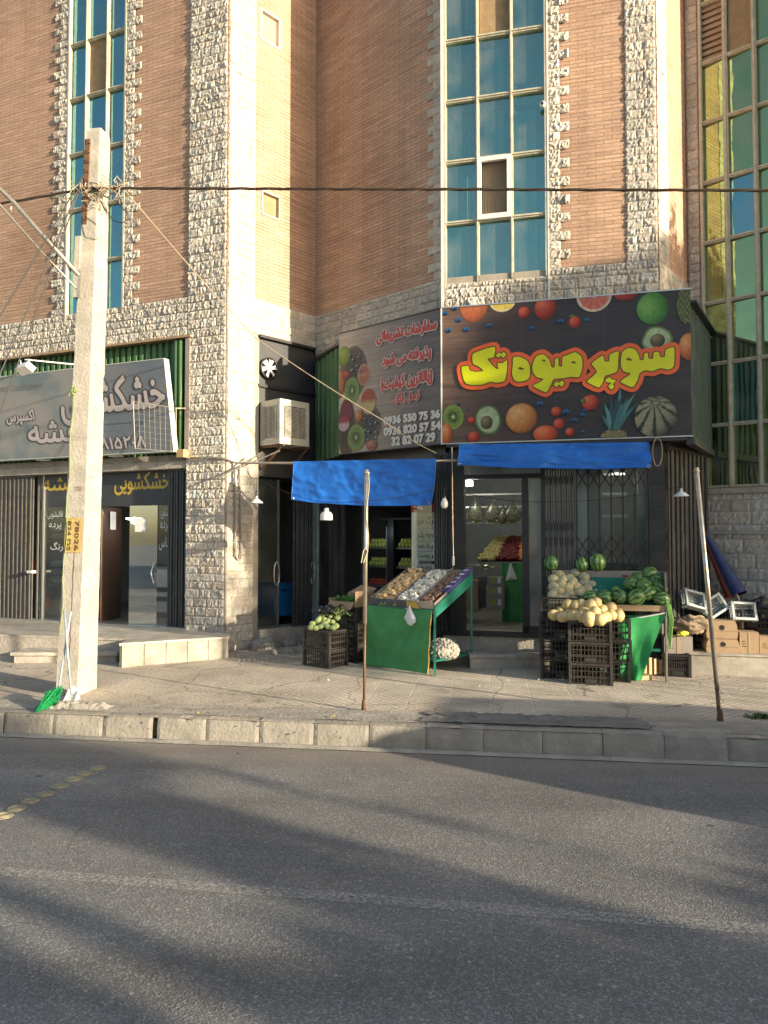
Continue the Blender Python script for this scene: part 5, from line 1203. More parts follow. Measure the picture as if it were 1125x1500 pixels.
m1.build('letter_outline', mat('dark_outline', (.085, .06, .065), .5, var=.05), dc); m2.build('letters', mat('greyed_white_print', (.52, .47, .46), .5, var=.08), dc)
m = MB(); lt(m, 'Express Laundry', -22, 62, 558, 571, .008, 0); m.build('script_line', mat('grey_script', (.22, .21, .2), .5), dc)
# spotlight on a rod above it
sl = thing('sign_spotlight', 'small white floodlight on a thin rod above the dry cleaner sign', 'lamp', LN.p(LN.sx(34, 540), zt1, .2))
P3 = lambda px, py, o: FL.p(*FL.hit(px, py, o), o)
m = MB(); m.tube([P3(36, 527, .62), P3(40, 527, .6), P3(150, 538, .1)], .011); m.tube([P3(30, 528, .62), P3(31, 539, .65)], .008); m.tube([P3(42, 526, .6), P3(43, 535, .65)], .008); m.build('rod', M['white'], sl, smooth=True)
m = MB(); c0 = P3(37, 540, .66); m.obox(c0, FL.d * .105 + Vector((0, 0, .02)), FL.n * .07 + Vector((0, 0, .035)), Vector((0, 0, .04)) - FL.n * .03); m.build('lamp_head', M['white'], sl)
# little wire rack frame in front of the sign's right end
wr = thing('wire_rack', 'square wire grid rack hanging over the right end of the dry cleaner sign', 'rack', P3(220, 600, .42))
m = MB(); o = .46
c = [P3(195, 588, o), P3(258, 598, o - .1), P3(258, 662, o - .1), P3(198, 657, o)]
for i in range(4): m.tube([c[i], c[(i + 1) % 4]], .005, 6)
for k in range(1, 8):
    t = k / 8; m.tube([c[0].lerp(c[1], t), c[3].lerp(c[2], t)], .0012, 4); m.tube([c[0].lerp(c[3], t), c[1].lerp(c[2], t)], .0012, 4)
m.tube([P3(258, 598, o - .1), P3(273, 598, .0)], .008, 6); m.build('grid_frame', M['frame'], wr)
m = MB(); lb = P3(270, 665, .03); m.obox(lb, FL.d * .06, FL.n * .1, (0, 0, .055)); tag(m.build('junction_box', mat('tan_box', (.45, .31, .14), .6)), 'small tan junction box at the lower right corner of the dry cleaner sign', 'box')
# gold lettering on the fascia
m = MB()
def ft(s, px0, px1, yt, yb):
    a0, a1 = FL.sx(px0, yb, D), FL.sx(px1, yb, D); put_text(m, FL, fa(s), a0, a1, FL.hit(px1, yb, D)[1], FL.hit(px1, yt, D)[1], D + .004, .007)
ft('خشکشویی', 168, 248, 690, 723); ft('بنفشه', 62, 132, 698, 722); m.build('gold_lettering', mat('gold_letters', (.50, .36, .05), .4, var=.2), shop1)
# white hand lettering on the dry cleaner glass (faint, flowing)
m = MB()
for s, x0, x1, yt, yb in (('قالیشویی', 70, 92, 748, 760), ('پرده', 72, 90, 766, 776), ('رنگ', 74, 92, 794, 808)):
    a0, a1 = FL.sx(x0, yb, D), FL.sx(x1, yb, D); put_text(m, FL, fa(s), a0, a1, FL.hit(x1, yb, D)[1], FL.hit(x1, yt, D)[1], D + .004, .0)
for s, x0, x1, yt, yb in (('خشکشویی', 236, 249, 742, 760), ('پرده', 235, 248, 764, 780), ('لباس', 233, 249, 786, 806)):
    a0, a1 = FL.sx(x0, yb, D), FL.sx(x1, yb, D); put_text(m, FL, fa(s), a0, a1, FL.hit(x1, yb, D)[1], FL.hit(x1, yt, D)[1], D + .004, .0)
m.build('window_lettering', M['paper'], shop1)
# paper notices in the fruit shop's angled glass
pn = thing('paper_price_list', 'white price papers with black Persian words taped inside the angled fruit shop glass', 'notice', LS.p(b_(620), 1.6, -.03))
m = MB(); xa, xb = b_(608), b_(634)
rows = [(751, 774, 'رگ مو'), (774, 793, 'رجه یک'), (793, 808, 'ی پاک شده'), (808, 832 - 10, 'و پوست'), (826, 852 - 8, 'باقلا پاک'), (845, 862, 'رجه یک')]
for yt, yb, s in rows: m.fbox(LS, xa, xb, LS.hit(620, yb - .7)[1], LS.hit(620, yt)[1], -.034, -.03)
m.build('sheets', M['paper'], pn)
m = MB()
for yt, yb, s in rows:
    h = yb - yt
    put_text(m, LS, fa(s), xa + .03, xb - .02, LS.hit(620, yb - h * .2)[1], LS.hit(620, yt + h * .22)[1], -.028, .003)
m.build('words', mat('black_ink', (.015, .015, .015), .5, var=0), pn)
m = MB(); m.fbox(LS, b_(600), xb, LS.hit(620, 750)[1], LS.hit(620, 738)[1], -.034, -.03); m.build('red_header', mat('red_paper', (.5, .03, .03), .5), pn)
# ================================================================ WALL FITTINGS
# extractor fan
o = .03; cf = FR1.p(*FR1.hit(393, 540), o)
fan = thing('extractor_fan', 'round extractor fan with white blades in the dark wall above the air cooler', 'fan', cf)
m = MB(); r = .15
m.lathe([(r, -.05), (r + .012, 0), (r, .012), (r - .012, .0), (r - .015, -.05)], cf, 28, FR1.n); m.build('ring', M['black'], fan, smooth=True)
m = MB(); m.lathe([(0, -.045), (r - .01, -.045)], cf, 28, FR1.n); m.build('dark_duct', mat('duct_black', (.01, .01, .01), .9), fan)
m = MB()
for k in range(6):
    t = k * PI / 3 + .3; u = FR1.d * math.cos(t) + Vector((0, 0, math.sin(t))); v = FR1.d * -math.sin(t) + Vector((0, 0, math.cos(t)))
    m.add([cf + u * .02 - v * .015, cf + u * .125 - v * .045 + FR1.n * .012, cf + u * .13 + v * .025 - FR1.n * .015, cf + u * .02 + v * .012 - FR1.n * .01], [(0, 1, 2, 3)])
m.build('blades', M['white'], fan)
m = MB(); m.lathe([(0, .02), (.02, .018), (.028, .0), (.02, -.02)], cf, 14, FR1.n); m.build('hub', M['white'], fan, smooth=True)
# evaporative cooler
ca = FR1.sx(381, 620); cz0, cz1 = 3.13, 3.765
co_ = thing('evaporative_cooler', 'boxy white evaporative air cooler with louvred sides on brackets beside the pillar', 'air cooler', FR1.p(ca + .27, cz0, .22))
M['cooler'] = mat('cooler_paint', (.47, .46, .41), .45, var=.25, scale=8)
m = MB(); m.fbox(FR1, ca, ca + .541, cz0, cz1, .0, .447); o_ = m.build('cabinet', M['cooler'], co_)
m = MB()
cl = FR1
def louv(mm1, mm2, P, U, V, Nn, w, h):
    """three louvre columns on a face: P lower-left corner"""
    for k in range(3):
        x0 = .07 + (w - .14) * k / 3 + .008; x1 = .07 + (w - .14) * (k + 1) / 3 - .008
        mm2.add([P + U * x0 + V * .10 + Nn * .003, P + U * x1 + V * .10 + Nn * .003, P + U * x1 + V * (h - .09) + Nn * .003, P + U * x0 + V * (h - .09) + Nn * .003], [(0, 1, 2, 3)])
        z = .11
        while z < h - .1:
            mm1.obox(P + U * (x0 + x1) / 2 + V * z + Nn * .012, U * (x1 - x0) / 2, Nn * .008 + V * -.006, V * .002 + Nn * .002); z += .018
    mm1.obox(P + U * w / 2 + V * .05 + Nn * .006, U * .05, V * .008, Nn * .004)
    for x in (.055, w - .055): mm1.obox(P + U * x + V * h / 2 + Nn * .004, U * .006, V * (h / 2 - .06), Nn * .004)
dk_ = MB(); Z = Vector((0, 0, 1))
louv(m, dk_, FR1.p(ca, cz0, .447), FR1.d, Z, FR1.n, .541, cz1 - cz0)
louv(m, dk_, FR1.p(ca, cz0, 0), FR1.n, Z, -FR1.d, .447, cz1 - cz0)
m.build('louvres', M['cooler'], co_); dk_.build('louvre_opening', M['black'], co_)
m = MB()
for x in (.03, .51): m.bar(FR1.p(ca + x, cz0 - .02, 0), FR1.p(ca + x, cz0 - .02, .5), .03); m.bar(FR1.p(ca + x, cz0 - .33, 0.02), FR1.p(ca + x, cz0 - .03, .46), .022)
m.build('bracket', M['rust'], co_)
# pipes on the pillar
pp = thing('gas_pipe', 'two slim vertical pipes running down the shaded lower face of the stone pillar', 'pipe', FR1.p(.15, 2, .04))
q = lambda px, py, o=.05: FR1.p(*FR1.hit(px, py, o), o)
m = MB(); m.tube([q(344, 684), q(344.5, 812), q(347, 819), q(351, 820)], .011, 8); m.build('pipe', M['card_grey'], pp, smooth=True)
m = MB(); m.tube([q(351, 684), q(353, 812), q(352, 819)], .011, 8); m.build('pipe', M['card_grey'], pp, smooth=True)
hp = thing('awning_pipe', 'horizontal metal pipe carrying the left blue awning out from the pillar', 'pipe', (-.8, 9.9, 2.8))
aw = [at_y(430, 676, 9.78), at_y(638, 672, 9.13), at_y(632, 740, 9.10), at_y(427, 733, 9.72)]
m = MB(); m.tube([FL.p(FL.sx(281), zs(FL, 281, 671)[1], .05), FL.p(FL.sx(326), zs(FL, 326, 671)[1], .05), q(345, 678, .08), aw[0] + Vector((0, .02, -.02)), aw[1] + Vector((.35, .0, -.02))], .016, 8); m.build('pipe', M['steel'], hp, smooth=True)
for a_, b_2 in (((322, 700), (385, 662)), ((330, 694), (410, 660))):
    m = MB(); m.tube([at_y(a_[0], a_[1], 10.2), at_y(b_2[0], b_2[1], 10.35)], .011, 6); m.build('stay_rod', M['steel'], hp)

# ================================================================ AWNINGS
def awning(name, label, c, seed, folds=5):
    t = thing(name, label, 'awning', (c[0] + c[1]) / 2)
    def f(u, v):
        p = c[0].lerp(c[1], u).lerp(c[3].lerp(c[2], u), v)
        n = noise.noise(Vector((u * 7 + seed, v * 3, seed))) * .03 + (.02 - abs(noise.noise(Vector((u * 6 + v * 2 + seed, v * 5 - u * 3, seed)))) * .035) + (.005 - abs(noise.noise(Vector((u * 17 - v * 3, v * 9 + u * 5, seed)))) * .012) + .02 * math.sin(u * 9 + seed) * v
        sag = -.03 * math.sin(u * PI) * v + .012 * noise.noise(Vector((u * 9, seed, 0))) * v
        return p + Vector((n * .3, -n - .05 * v, sag))
    m = MB(); m.grid(f, 110, 34); m.build('tarpaulin', M['awning'], t, smooth=True)
    m = MB(); m.tube([f(i / 30, 1) for i in range(31)], .007, 5); m.tube([f(1, i / 6) for i in range(7)], .005, 5); m.tube([f(0, i / 6) for i in range(7)], .005, 5); m.build('hem', M['awning'], t, smooth=True)
    m = MB()
    for u in (.01, .99): p = f(u, .97); m.lathe([(.012, 0), (.02, .006), (.012, .012)], p - Vector((0, .012, 0)), 10, (0, 1, 0))
    m.build('eyelet', M['alu'], t)
    return t
awning('blue_awning', 'deep blue tarpaulin awning hanging over the angled left part of the fruit shop', aw, 1.3)
a2 = [at_y(672, 651, 9.12), at_y(948, 648, 8.58), at_y(949, 685, 8.5), at_y(670, 681, 9.05)]
awning('blue_awning', 'shallow blue tarpaulin awning folded up above the fruit shop doorway and gate', a2, 4.7)

# ================================================================ LAMPS AND CABLES
def strand(pts, r=.004, sag=0, n=10):
    out = []
    for a_, b3 in zip(pts[:-1], pts[1:]):
        for k in range(n): t = k / n; p = Vector(a_).lerp(Vector(b3), t); p.z -= sag * 4 * t * (1 - t); out.append(p)
    return out + [Vector(pts[-1])]
lamps = [(376, 700, 737, 9.9, 'cone', 'small white cone lamp hanging in front of the stone pillar edge'), (478, 736, 762, 9.35, 'bell', 'white bell shaped lamp hanging below the left blue awning'),
         (651, 714, 745, 8.95, 'bulb', 'bare white bulb hanging between the two blue awnings'), (998, 712, 727, 8.5, 'cone', 'small white cone lamp hanging before the narrow side gate')]
string = [at_y(362, 690, 10.1)]
for px, yt, yb, Y, kind, lab in lamps:
    t = at_y(px, yt, Y); b = at_y(px, yb, Y); string.append(t)
    L = thing('hanging_lamp', lab, 'lamp', b)
    m = MB(); h = .17 if kind == 'cone' else .2
    if kind == 'cone': m.lathe([(.085, 0), (.08, .012), (.03, .05), (.015, .06), (.014, .10), (0, .10)], b, 20)
    elif kind == 'bell': m.lathe([(.078, 0), (.078, .07), (.055, .10), (.03, .11), (.028, .15), (0, .15)], b, 20)
    else: m.lathe([(0, 0), (.025, .004), (.042, .03), (.045, .06), (.03, .10), (.02, .125), (.0, .13)], b, 18)
    o_ = m.build('shade' if kind != 'bulb' else 'bulb', M['white'], L, smooth=True)
    m = MB(); m.lathe([(.017, .09), (.018, .15), (.008, .165)], b, 12); m.tube([b + Vector((0, 0, .16)), t], .003, 5); m.build('holder', M['black'], L)
string = string[:-1] + [at_y(800, 735, 8.75)] + [string[-1]]
m = MB(); m.tube(strand(string, sag=.05), .0035, 5); tag(m.build('lamp_cable', M['wire']), 'thin drooping cable carrying the hanging lamps along the fruit shop', 'cable')
# conduit with switch, right of the left awning
cd = thing('conduit', 'thin grey vertical conduit on the black jamb left of the fruit shop doorway', 'conduit', (.9, 9.3, 1.5))
m = MB(); m.tube([at_y(662, 655, 9.3), at_y(663, 760, 9.3), at_y(664, 815, 9.3)], .006, 6); m.tube([at_y(664, 828, 9.3), at_y(663, 833, 9.2), at_y(645, 840, 9.0)], .004, 6); m.build('tube', M['alu'], cd)
m = MB(); m.tube([at_y(664, 815, 9.3), at_y(664, 828, 9.3)], .014, 8); m.build('joint', M['white'], cd)
# hanging loop of cable
m = MB(); m.tube([at_y(963 + 7 * math.sin(t * PI / 8), 662 - 21 * math.cos(t * PI / 8), 8.6) for t in range(17)], .005, 6); tag(m.build('cable_loop', M['wire_lt']), 'loop of cable hung on the black corner column of the fruit shop', 'cable')

# ================================================================ UTILITY POLE
base = on_walk(112, 1014); bx, by, bz = base
UP = thing('utility_pole', 'tall tapering concrete utility pole at the kerb with yellow painted patch', 'utility pole', (bx, by, bz))
H = 5.87; lean = .15
def sec(k):  # k = 0..1 height: half widths and centre
    wf, wr = .118 - .042 * k, .19 - .078 * k
    c = Vector((bx + lean * k, by + .0 * k, bz - .02 + (H + .02) * k)); return wf, wr, c
def pp_(k, i, j, dx=0, dy=0):
    wf, wr, c = sec(k); return c + e1 * (i * wf + dx) + e2 * (j * wr + dy)
m = MB(); n = 110; ring = [(-1, -1), (1, -1), (1, 1), (-1, 1)]
vs = []
for k in range(n + 1):
    t = k / n
    for i, j in ring:
        # slight chamfer and wear
        p = pp_(t, i, j); w = -abs(.005 * noise.noise(p * 7)) - (.008 if noise.noise(p * 3.1 + Vector((5, 0, 0))) > .45 else 0); vs.append(p + e1 * w * i + e2 * w * j)
fs = [(k * 4 + i, k * 4 + (i + 1) % 4, (k + 1) * 4 + (i + 1) % 4, (k + 1) * 4 + i) for k in range(n) for i in range(4)]
top = [pp_(1, i * .8, j * .75, 0, .02) + Vector((0, 0, .06)) for i, j in ring]; vs += top
fs += [(n * 4 + i, n * 4 + (i + 1) % 4, (n + 1) * 4 + (i + 1) % 4, (n + 1) * 4 + i) for i in range(4)] + [tuple((n + 1) * 4 + i for i in range(4))]
m.add(vs, fs); m.build('shaft', M['pole'], UP)
def kz(py): return min(1, max(0, (at_y(112, py, by).z - bz) / H))
m = MB()
for y in (283, 412, 540, 617, 700, 788, 860, 935):   # cast ledges on the sunlit flank
    k = kz(y); wf, wr, c = sec(k); p = c + e1 * (wf + .004)
    m.add([p + e2 * -wr * .55, p + e2 * wr * .8, p + e2 * wr * .8 + Vector((0, 0, -.02)), p + e2 * -wr * .55 + Vector((0, 0, -.006)), p + e2 * -wr * .55 - e1 * .003, p + e1 * -.003 + e2 * wr * .8,], [(0, 1, 2, 3)])
m2_ = MB()
for y in (535, 614, 698, 787, 862):
    k = kz(y); wf, wr, c = sec(k); p = c + e1 * (wf + .002)
    m2_.add([p + e2 * -wr * .5 + Vector((0, 0, .02)), p + e2 * wr * .1 + Vector((0, 0, .0)), p + e2 * -wr * .5 + Vector((0, 0, -.02)), p + e2 * -wr * .5 + e1 * .012, ], [(0, 2, 3), (0, 3, 1), (3, 2, 1)])
m2_.build('cast_notch', M['pole'], UP)
m3_ = MB()
for i in range(16):
    k = kz(215 + i * 25 + (i % 2) * 6); wf, wr, c = sec(k); m3_.lathe([(.0, .004), (.006, .004)], c + e1 * (wf + .001) + e2 * (-.02), 8, e1)
m3_.build('bolt_hole', M['black'], UP)
# rust-brown strip painted dark for a shaded channel, with steps on the left
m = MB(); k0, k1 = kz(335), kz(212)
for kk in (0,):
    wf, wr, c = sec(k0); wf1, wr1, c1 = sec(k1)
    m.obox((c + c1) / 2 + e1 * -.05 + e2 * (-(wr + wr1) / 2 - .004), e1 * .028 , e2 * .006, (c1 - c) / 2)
m.build('channel_shade', mat('rust_shadow', (.13, .07, .04), .9, var=.4, scale=20), UP)
m = MB()
for i in range(9):
    k = k0 + (k1 - k0) * (i + .5) / 9; wf, wr, c = sec(k); p = c + e1 * -.07 + e2 * (-wr - .01)
    m.tube([p, p + e1 * .012 + e2 * -.03 + Vector((0, 0, .02)), p + e1 * .05 + e2 * -.028, p + e1 * .05], .006, 5)
m.build('step_iron', M['rust'], UP)
m = MB(); k0, k1 = kz(440), kz(352); wf, wr, c = sec(k0); c1 = sec(k1)[2]
m.obox((c + c1) / 2 + e1 * -(wf + .02) + e2 * -.06, e1 * .03, e2 * .08, (c1 - c) / 2); m.build('side_fin', M['pole'], UP)
# painted patch with numbers
def patch(y0, y1, matr, name, x0=-.92, x1=.85, o=.006):
    k0, k1 = kz(y1), kz(y0); mm_ = MB()
    def f(u, v): k = k0 + (k1 - k0) * v; wf, wr, c = sec(k); return c + e1 * wf * (x0 + (x1 - x0) * u) + e2 * (-wr - o) + Vector((0, 0, .01 * noise.noise(Vector((u * 6, v, 3)))))
    mm_.grid(f, 8, 6); return mm_.build(name, matr, UP)
patch(757, 807, mat('faded_yellow_paint', (.46, .34, .12), .8, var=.45, scale=22), 'yellow_patch')
m = MB()
for s, xo, ya, yb_ in (('824 DS', -.45, 762, 804), ('78026', .35, 762, 804)):
    vs_, fs_, isl = text_geo(s); k0, k1 = kz(yb_), kz(ya)
    def tf(x, y):
        k = k1 + (k0 - k1) * x; wf, wr, c = sec(k); return c + e1 * (xo * wf + (y - .5) * .042) + e2 * (-wr - .010)
    for d_ in (0, .004): m.add([tf(x, y) + Vector((0, 0, d_)) + e2 * -.0004 * (1 if d_ else 0) for x, y in vs_], fs_)
m.build('stencilled_number', M['rust'], UP)
m = MB()
for s, y0 in (('۲۵۸', 716),):
    vs_, fs_, isl = text_geo(s); k = kz(y0 + 3); wf, wr, c = sec(k)
    m.add([c + e1 * (.0 + x * .07) + e2 * (-wr - .008) + Vector((0, 0, y * .05)) for x, y in vs_], fs_)
m.build('hand_number', M['rust'], UP)
m = MB()   # crack
pts = []
for i in range(26):
    y = 780 + i * 8; k = kz(y); wf, wr, c = sec(k); pts.append(c + e1 * (.015 + .012 * noise.noise(Vector((i * .6, 0, 0)))) + e2 * (-wr - .001))
m.tube(pts, .0028, 4); m.build('crack', M['rust'], UP)
# cables bundle
CK = (kz(285)); wf, wr, cc = sec(CK); ctr = cc + e2 * (-wr - .03)
m = MB(); pr = at_y(1125, 279, 6.68); dv = (pr - ctr); endR = ctr + dv * 3.2; endR.z = ctr.z + .1
lft = ctr - e1 * 12 + Vector((0, 0, .1))
def twist(a_, b3, n, r, ph, sag):
    out = []; d = (b3 - a_).normalized(); x = d.cross(Z).normalized(); y = x.cross(d)
    for i in range(n + 1):
        t = i / n; p = a_.lerp(b3, t); p.z -= sag * 4 * t * (1 - t); w = ph + t * (b3 - a_).length * 7; out.append(p + x * math.cos(w) * r + y * math.sin(w) * r)
    return out
M['wire_br'] = mat('brown_cable', (.06, .042, .028), .5, var=.4)
pc = thing('overhead_cable', 'twisted dark overhead cable running level across the whole facade', 'cable', ctr)
for ph in (0, 2.1, 4.2):
    m = MB(); m.tube(twist(ctr, pr + dv * 1.2, 260, .009, ph, .0), .0068, 5); m.build('strand', M['wire_br'], pc)
    m = MB(); m.tube(twist(ctr, lft, 160, .009, ph, .35), .0068, 5); m.build('strand', M['wire_br'], pc)
m = MB(); rr = random.Random(11)
for i in range(34):
    p = ctr + e1 * rr.uniform(-.1, .36) + Vector((0, 0, rr.uniform(-.06, .05))) + e2 * rr.uniform(-.05, .05); pts = [p]
    for k in range(5): p = p + Vector((rr.uniform(-.07, .07), rr.uniform(-.03, .03), rr.uniform(-.07, .05))); pts.append(p)
    m.tube(pts, rr.choice([.004, .005, .007]), 4)
tag(m.build('cable_knot', M['wire_lt']), 'untidy knot of loose wire ends tied round the utility pole', 'cable', None)
def wire(name, label, pts, r, matr, sag=0.0):
    m = MB(); m.tube(strand(pts, sag=sag, n=16), r, 5); tag(m.build(name, matr), label, 'cable')
kn = ctr + e1 * .36
wire('drop_cable', 'pale thin cable slanting down from the utility pole to the fruit shop sign', [kn, at_y(372, 493, 9.6), at_y(560, 615, 9.35), at_y(640, 664, 9.3)], .007, M['wire_lt'], .03)
m = MB(); m.tube([at_y(150 + 0, 300, 7.55), at_y(165, 322, 7.5), at_y(178, 327, 7.5), at_y(187, 322, 7.5), at_y(186, 312, 7.5), at_y(165, 290, 7.5)], .005, 5); tag(m.build('cable_loop', M['wire']), 'loose black cable loop hanging right of the utility pole top', 'cable')
for i, (x, y, yy) in enumerate(((-60, 560, 6.9), (-40, 640, 7.2), (-20, 660, 7.4))):
    wire('slanting_cable', ['black cable slanting down left from the pole, uppermost of three', 'black cable slanting down left from the pole, between the other two', 'black cable slanting down left from the pole, steepest of three'][i], [ctr + e1 * -.07 + Vector((0, 0, .13 - .02 * i)), at_y(x, y, yy)], .0075, M['wire'], .02)
# lamp arm
la_ = thing('street_lamp_arm', 'pale steel lamp bracket reaching up left from the utility pole', 'lamp bracket', (bx, by, 4.3))
f = lambda px, py, Y=7.6: at_y(px, py, Y)
m = MB(); m.tube([f(116, 404), f(60, 342), f(20, 296), f(0, 277), f(-40, 248, 7.5), f(-140, 210, 7.4)], .022, 10); m.build('main_tube', M['steel'], la_, smooth=True)
m = MB(); m.tube([f(114, 425), f(60, 368), f(0, 300), f(-30, 262, 7.5)], .010, 8); m.build('stay_tube', M['steel'], la_, smooth=True)
m = MB(); m.tube([f(22 + 6 * math.cos(t * PI / 6), 306 + 6 * math.sin(t * PI / 6)) for t in range(13)], .005, 5); m.build('ring', M['steel'], la_)
m = MB(); m.bar(f(117, 395), f(115, 436), .03); m.build('clamp', M['steel'], la_)
# green cord tied on the pole
m = MB(); k = kz(575); rr = random.Random(2)
pts = []
for i in range(30):
    t = i / 29; kk = k - t * .14 * 3; kk = max(0, kk); wf, wr, c = sec(kk); pts.append(c + e1 * (-wf * .75 + .012 * math.sin(i * .8)) + e2 * (-wr - .012))
m.tube(pts, .004, 5)
wf, wr, c = sec(k)
for i in range(10): p = c + e1 * (-wf * .8 + rr.uniform(-.03, .03)) + e2 * (-wr - .02) + Vector((0, 0, rr.uniform(-.03, .03))); m.tube([p, p + Vector((rr.uniform(-.03, .03), -.02, rr.uniform(-.03, .03))), p + Vector((rr.uniform(-.04, .04), 0, -.03))], .006, 4)
m.build('green_cord', mat('yellow_green_cord', (.24, .32, .10), .7, var=.4), UP)

# broom and dustpan leaning on the pole
br = thing('broom', 'blue handled broom with bright green bristles leaning on the utility pole', 'broom', on_walk(75, 1035))
pb_ = on_walk(76, 1020); 
q = lambda px, py, Y: at_y(px, py, Y)
m = MB(); m.tube([q(104, 896, 7.52), q(85, 1013, 7.40)], .010, 8); m.build('handle', mat('pale_blue_tube', (.35, .45, .50), .4, var=.2), br, smooth=True)
m = MB(); rr = random.Random(4); t0 = q(83, 1013, 7.40)
for i in range(170):
    u = rr.random(); end = q(50 + 36 * u, 1046 - 22 * u ** 2 + rr.uniform(-2, 3), 7.0 + .3 * u + rr.uniform(-.05, .05)); end.z = max(end.z, .2)
    st_ = t0 + Vector((rr.uniform(-.05, .05), rr.uniform(-.03, .03), rr.uniform(-.01, .02))); md = st_.lerp(end, .45) + Vector((rr.uniform(-.01, .05), rr.uniform(-.03, .03), rr.uniform(.02, .09)))
    m.tube([st_, md, end], .0028, 3, caps=False)
m.build('bristles', M['broom'], br)
dp = thing('dustpan', 'long handled white dustpan standing against the foot of the utility pole', 'dustpan', on_walk(106, 1024))
m = MB(); m.tube([q(94, 893, 7.52), q(104, 1018, 7.35)], .011, 8); m.build('handle', mat('steel_blue_tube', (.40, .46, .50), .35, metal=.4, var=.2), dp, smooth=True)
m = MB(); p = on_walk(106, 1024); m.add([p + Vector(v) for v in ((-.06, .02, .0), (.07, .02, .0), (.06, -.10, .0), (-.05, -.10, .0), (-.05, .03, .09), (.05, .03, .09), (0, .02, .13))], [(0, 1, 2, 3), (0, 4, 5, 1), (4, 6, 5), (0, 3, 4), (1, 5, 2)]); m.build('pan', M['white'], dp)

# ================================================================ TWO AWNING POSTS
def post(name, label, pb0, pt0, r0, r1, rope):
    b = on_walk(*pb0); t = at_y(pt0[0], pt0[1], b.y + pt0[2])
    T = thing(name, label, 'post', b)
    k_ = .36 if rope else .12
    m = MB(); m.tube([b.lerp(t, k_), t], [r1, r1], 12); m.build('tube', M['steel'], T, smooth=True)
    m = MB(); m.tube([b - Vector((0, 0, .05)), b.lerp(t, k_ + .02)], [r0, r0], 12); m.build('lower_tube', M['tube_low'], T, smooth=True)
    m = MB(); m.lathe([(r0 + .002, 0), (r0 + .012, .01), (r0 + .006, .09), (r0, .10)], b, 12); m.build('rusty_foot', M['rust'], T, smooth=True)
    m = MB(); m.tube([t + Vector((math.cos(a_) * (r1 + .006), math.sin(a_) * (r1 + .006), -.03 + .004 * math.sin(3 * a_))) for a_ in [i * PI / 6 for i in range(13)]], .005, 5); 
    if rope:
        pts = [t + Vector((-.005 + r1, -r1, -.02)) + (b - t) * (i / 20 * .36) + Vector((.012 * math.sin(i * .5), 0, 0)) for i in range(21)]; m.tube(pts, .004, 5)
        p = b.lerp(t, .66)
        for s_ in (-1, 1): m.tube([p + Vector((.0, -r1 - .005, .03)), p + Vector((s_ * .02, -r1 - .01, 0)), p + Vector((-.03 + s_ * .01, -r1 - .01, -.11))], .005, 5)
    m.build('rope', mat('pale_rope', (.45, .42, .28), .8) if rope else M['wire_lt'], T)
post('awning_post', 'slim upright metal post before the left blue awning, rope tied at its top', (533, 1041), (537, 688, .0), .0125, .0185, True)
post('awning_post', 'bare leaning metal post on the kerb at the far right of the pavement', (1055, 1057), (1020, 685, .1), .017, .020, False)
# ================================================================ CRATES
def crate_meshes(w, d, h, matr):
    """open lattice crate, centre of base at origin, front towards -Y; returns (body, rim) MBs"""
    b = MB(); t = .006; x, y = w / 2, d / 2
    for (sx_, sy_) in ((-1, -1), (1, -1), (1, 1), (-1, 1)): b.box(sx_ * x - .016, sx_ * x + .016, sy_ * y - .016, sy_ * y + .016, 0, h)
    for s_ in (-1, 1):
        n = 11
        for i in range(1, n):
            xx = -x + w * i / n; b.box(xx - .004, xx + .004, s_ * y - t, s_ * y + t, .01, h - .02)
        n = 8
        for i in range(1, n):
            yy = -y + d * i / n; b.box(s_ * x - t, s_ * x + t, yy - .004, yy + .004, .01, h - .02)
        for z in (.006, h * .30, h * .36, h * .62, h * .82):
            b.box(-x, x, s_ * y - t * .9, s_ * y + t * .9, z, z + .009); b.box(s_ * x - t * .9, s_ * x + t * .9, -y, y, z, z + .009)
        b.box(-.06, .06, s_ * y - t * 1.2, s_ * y + t * 1.2, .02, h * .26)
    for i in range(9): xx = -x + w * (i + .5) / 9; b.box(xx - .007, xx + .007, -y, y, .0, .006)
    for i in range(6): yy = -y + d * (i + .5) / 6; b.box(-x, x, yy - .006, yy + .006, .0065, .011)
    r = MB()
    for s_ in (-1, 1): r.box(-x - .012, x + .012, s_ * y - .014, s_ * y + .014, h - .022, h); r.box(s_ * x - .014, s_ * x + .014, -y + .014, y - .014, h - .0225, h - .0005)
    return b, r
protos = {}
def crate(label, pos, rz, size=(.43, .30, .225), matr='crate', group=None, name='plastic_crate', cat='crate', tilt=(0, 0)):
    key = (size, matr)
    if key not in protos:
        T = thing(name, label, cat, (0, 0, 0), 0, group); b, r = crate_meshes(*size, M[matr]); b.build('lattice_body', M[matr], T); r.build('rim', M[matr], T); protos[key] = T
    else: T = copy_tree(protos[key])
    T.location = pos; T.rotation_euler = (tilt[0], tilt[1], rz); T['label'] = label
    if group: T['group'] = group
    elif 'group' in T: del T['group']
    return T
def scatter(proto, label, pos, rot, sc_=1.0, group=None):
    c = proto.copy(); sc.collection.objects.link(c); c.location = pos; c.rotation_euler = rot; c.scale = (sc_,) * 3 if not isinstance(sc_, tuple) else sc_
    c['label'] = label
    if group: c['group'] = group
    return c
def proto_obj(mb, name, matr, cat, smooth=True):
    o = mb.build(name, matr, None, smooth); o['category'] = cat; return o

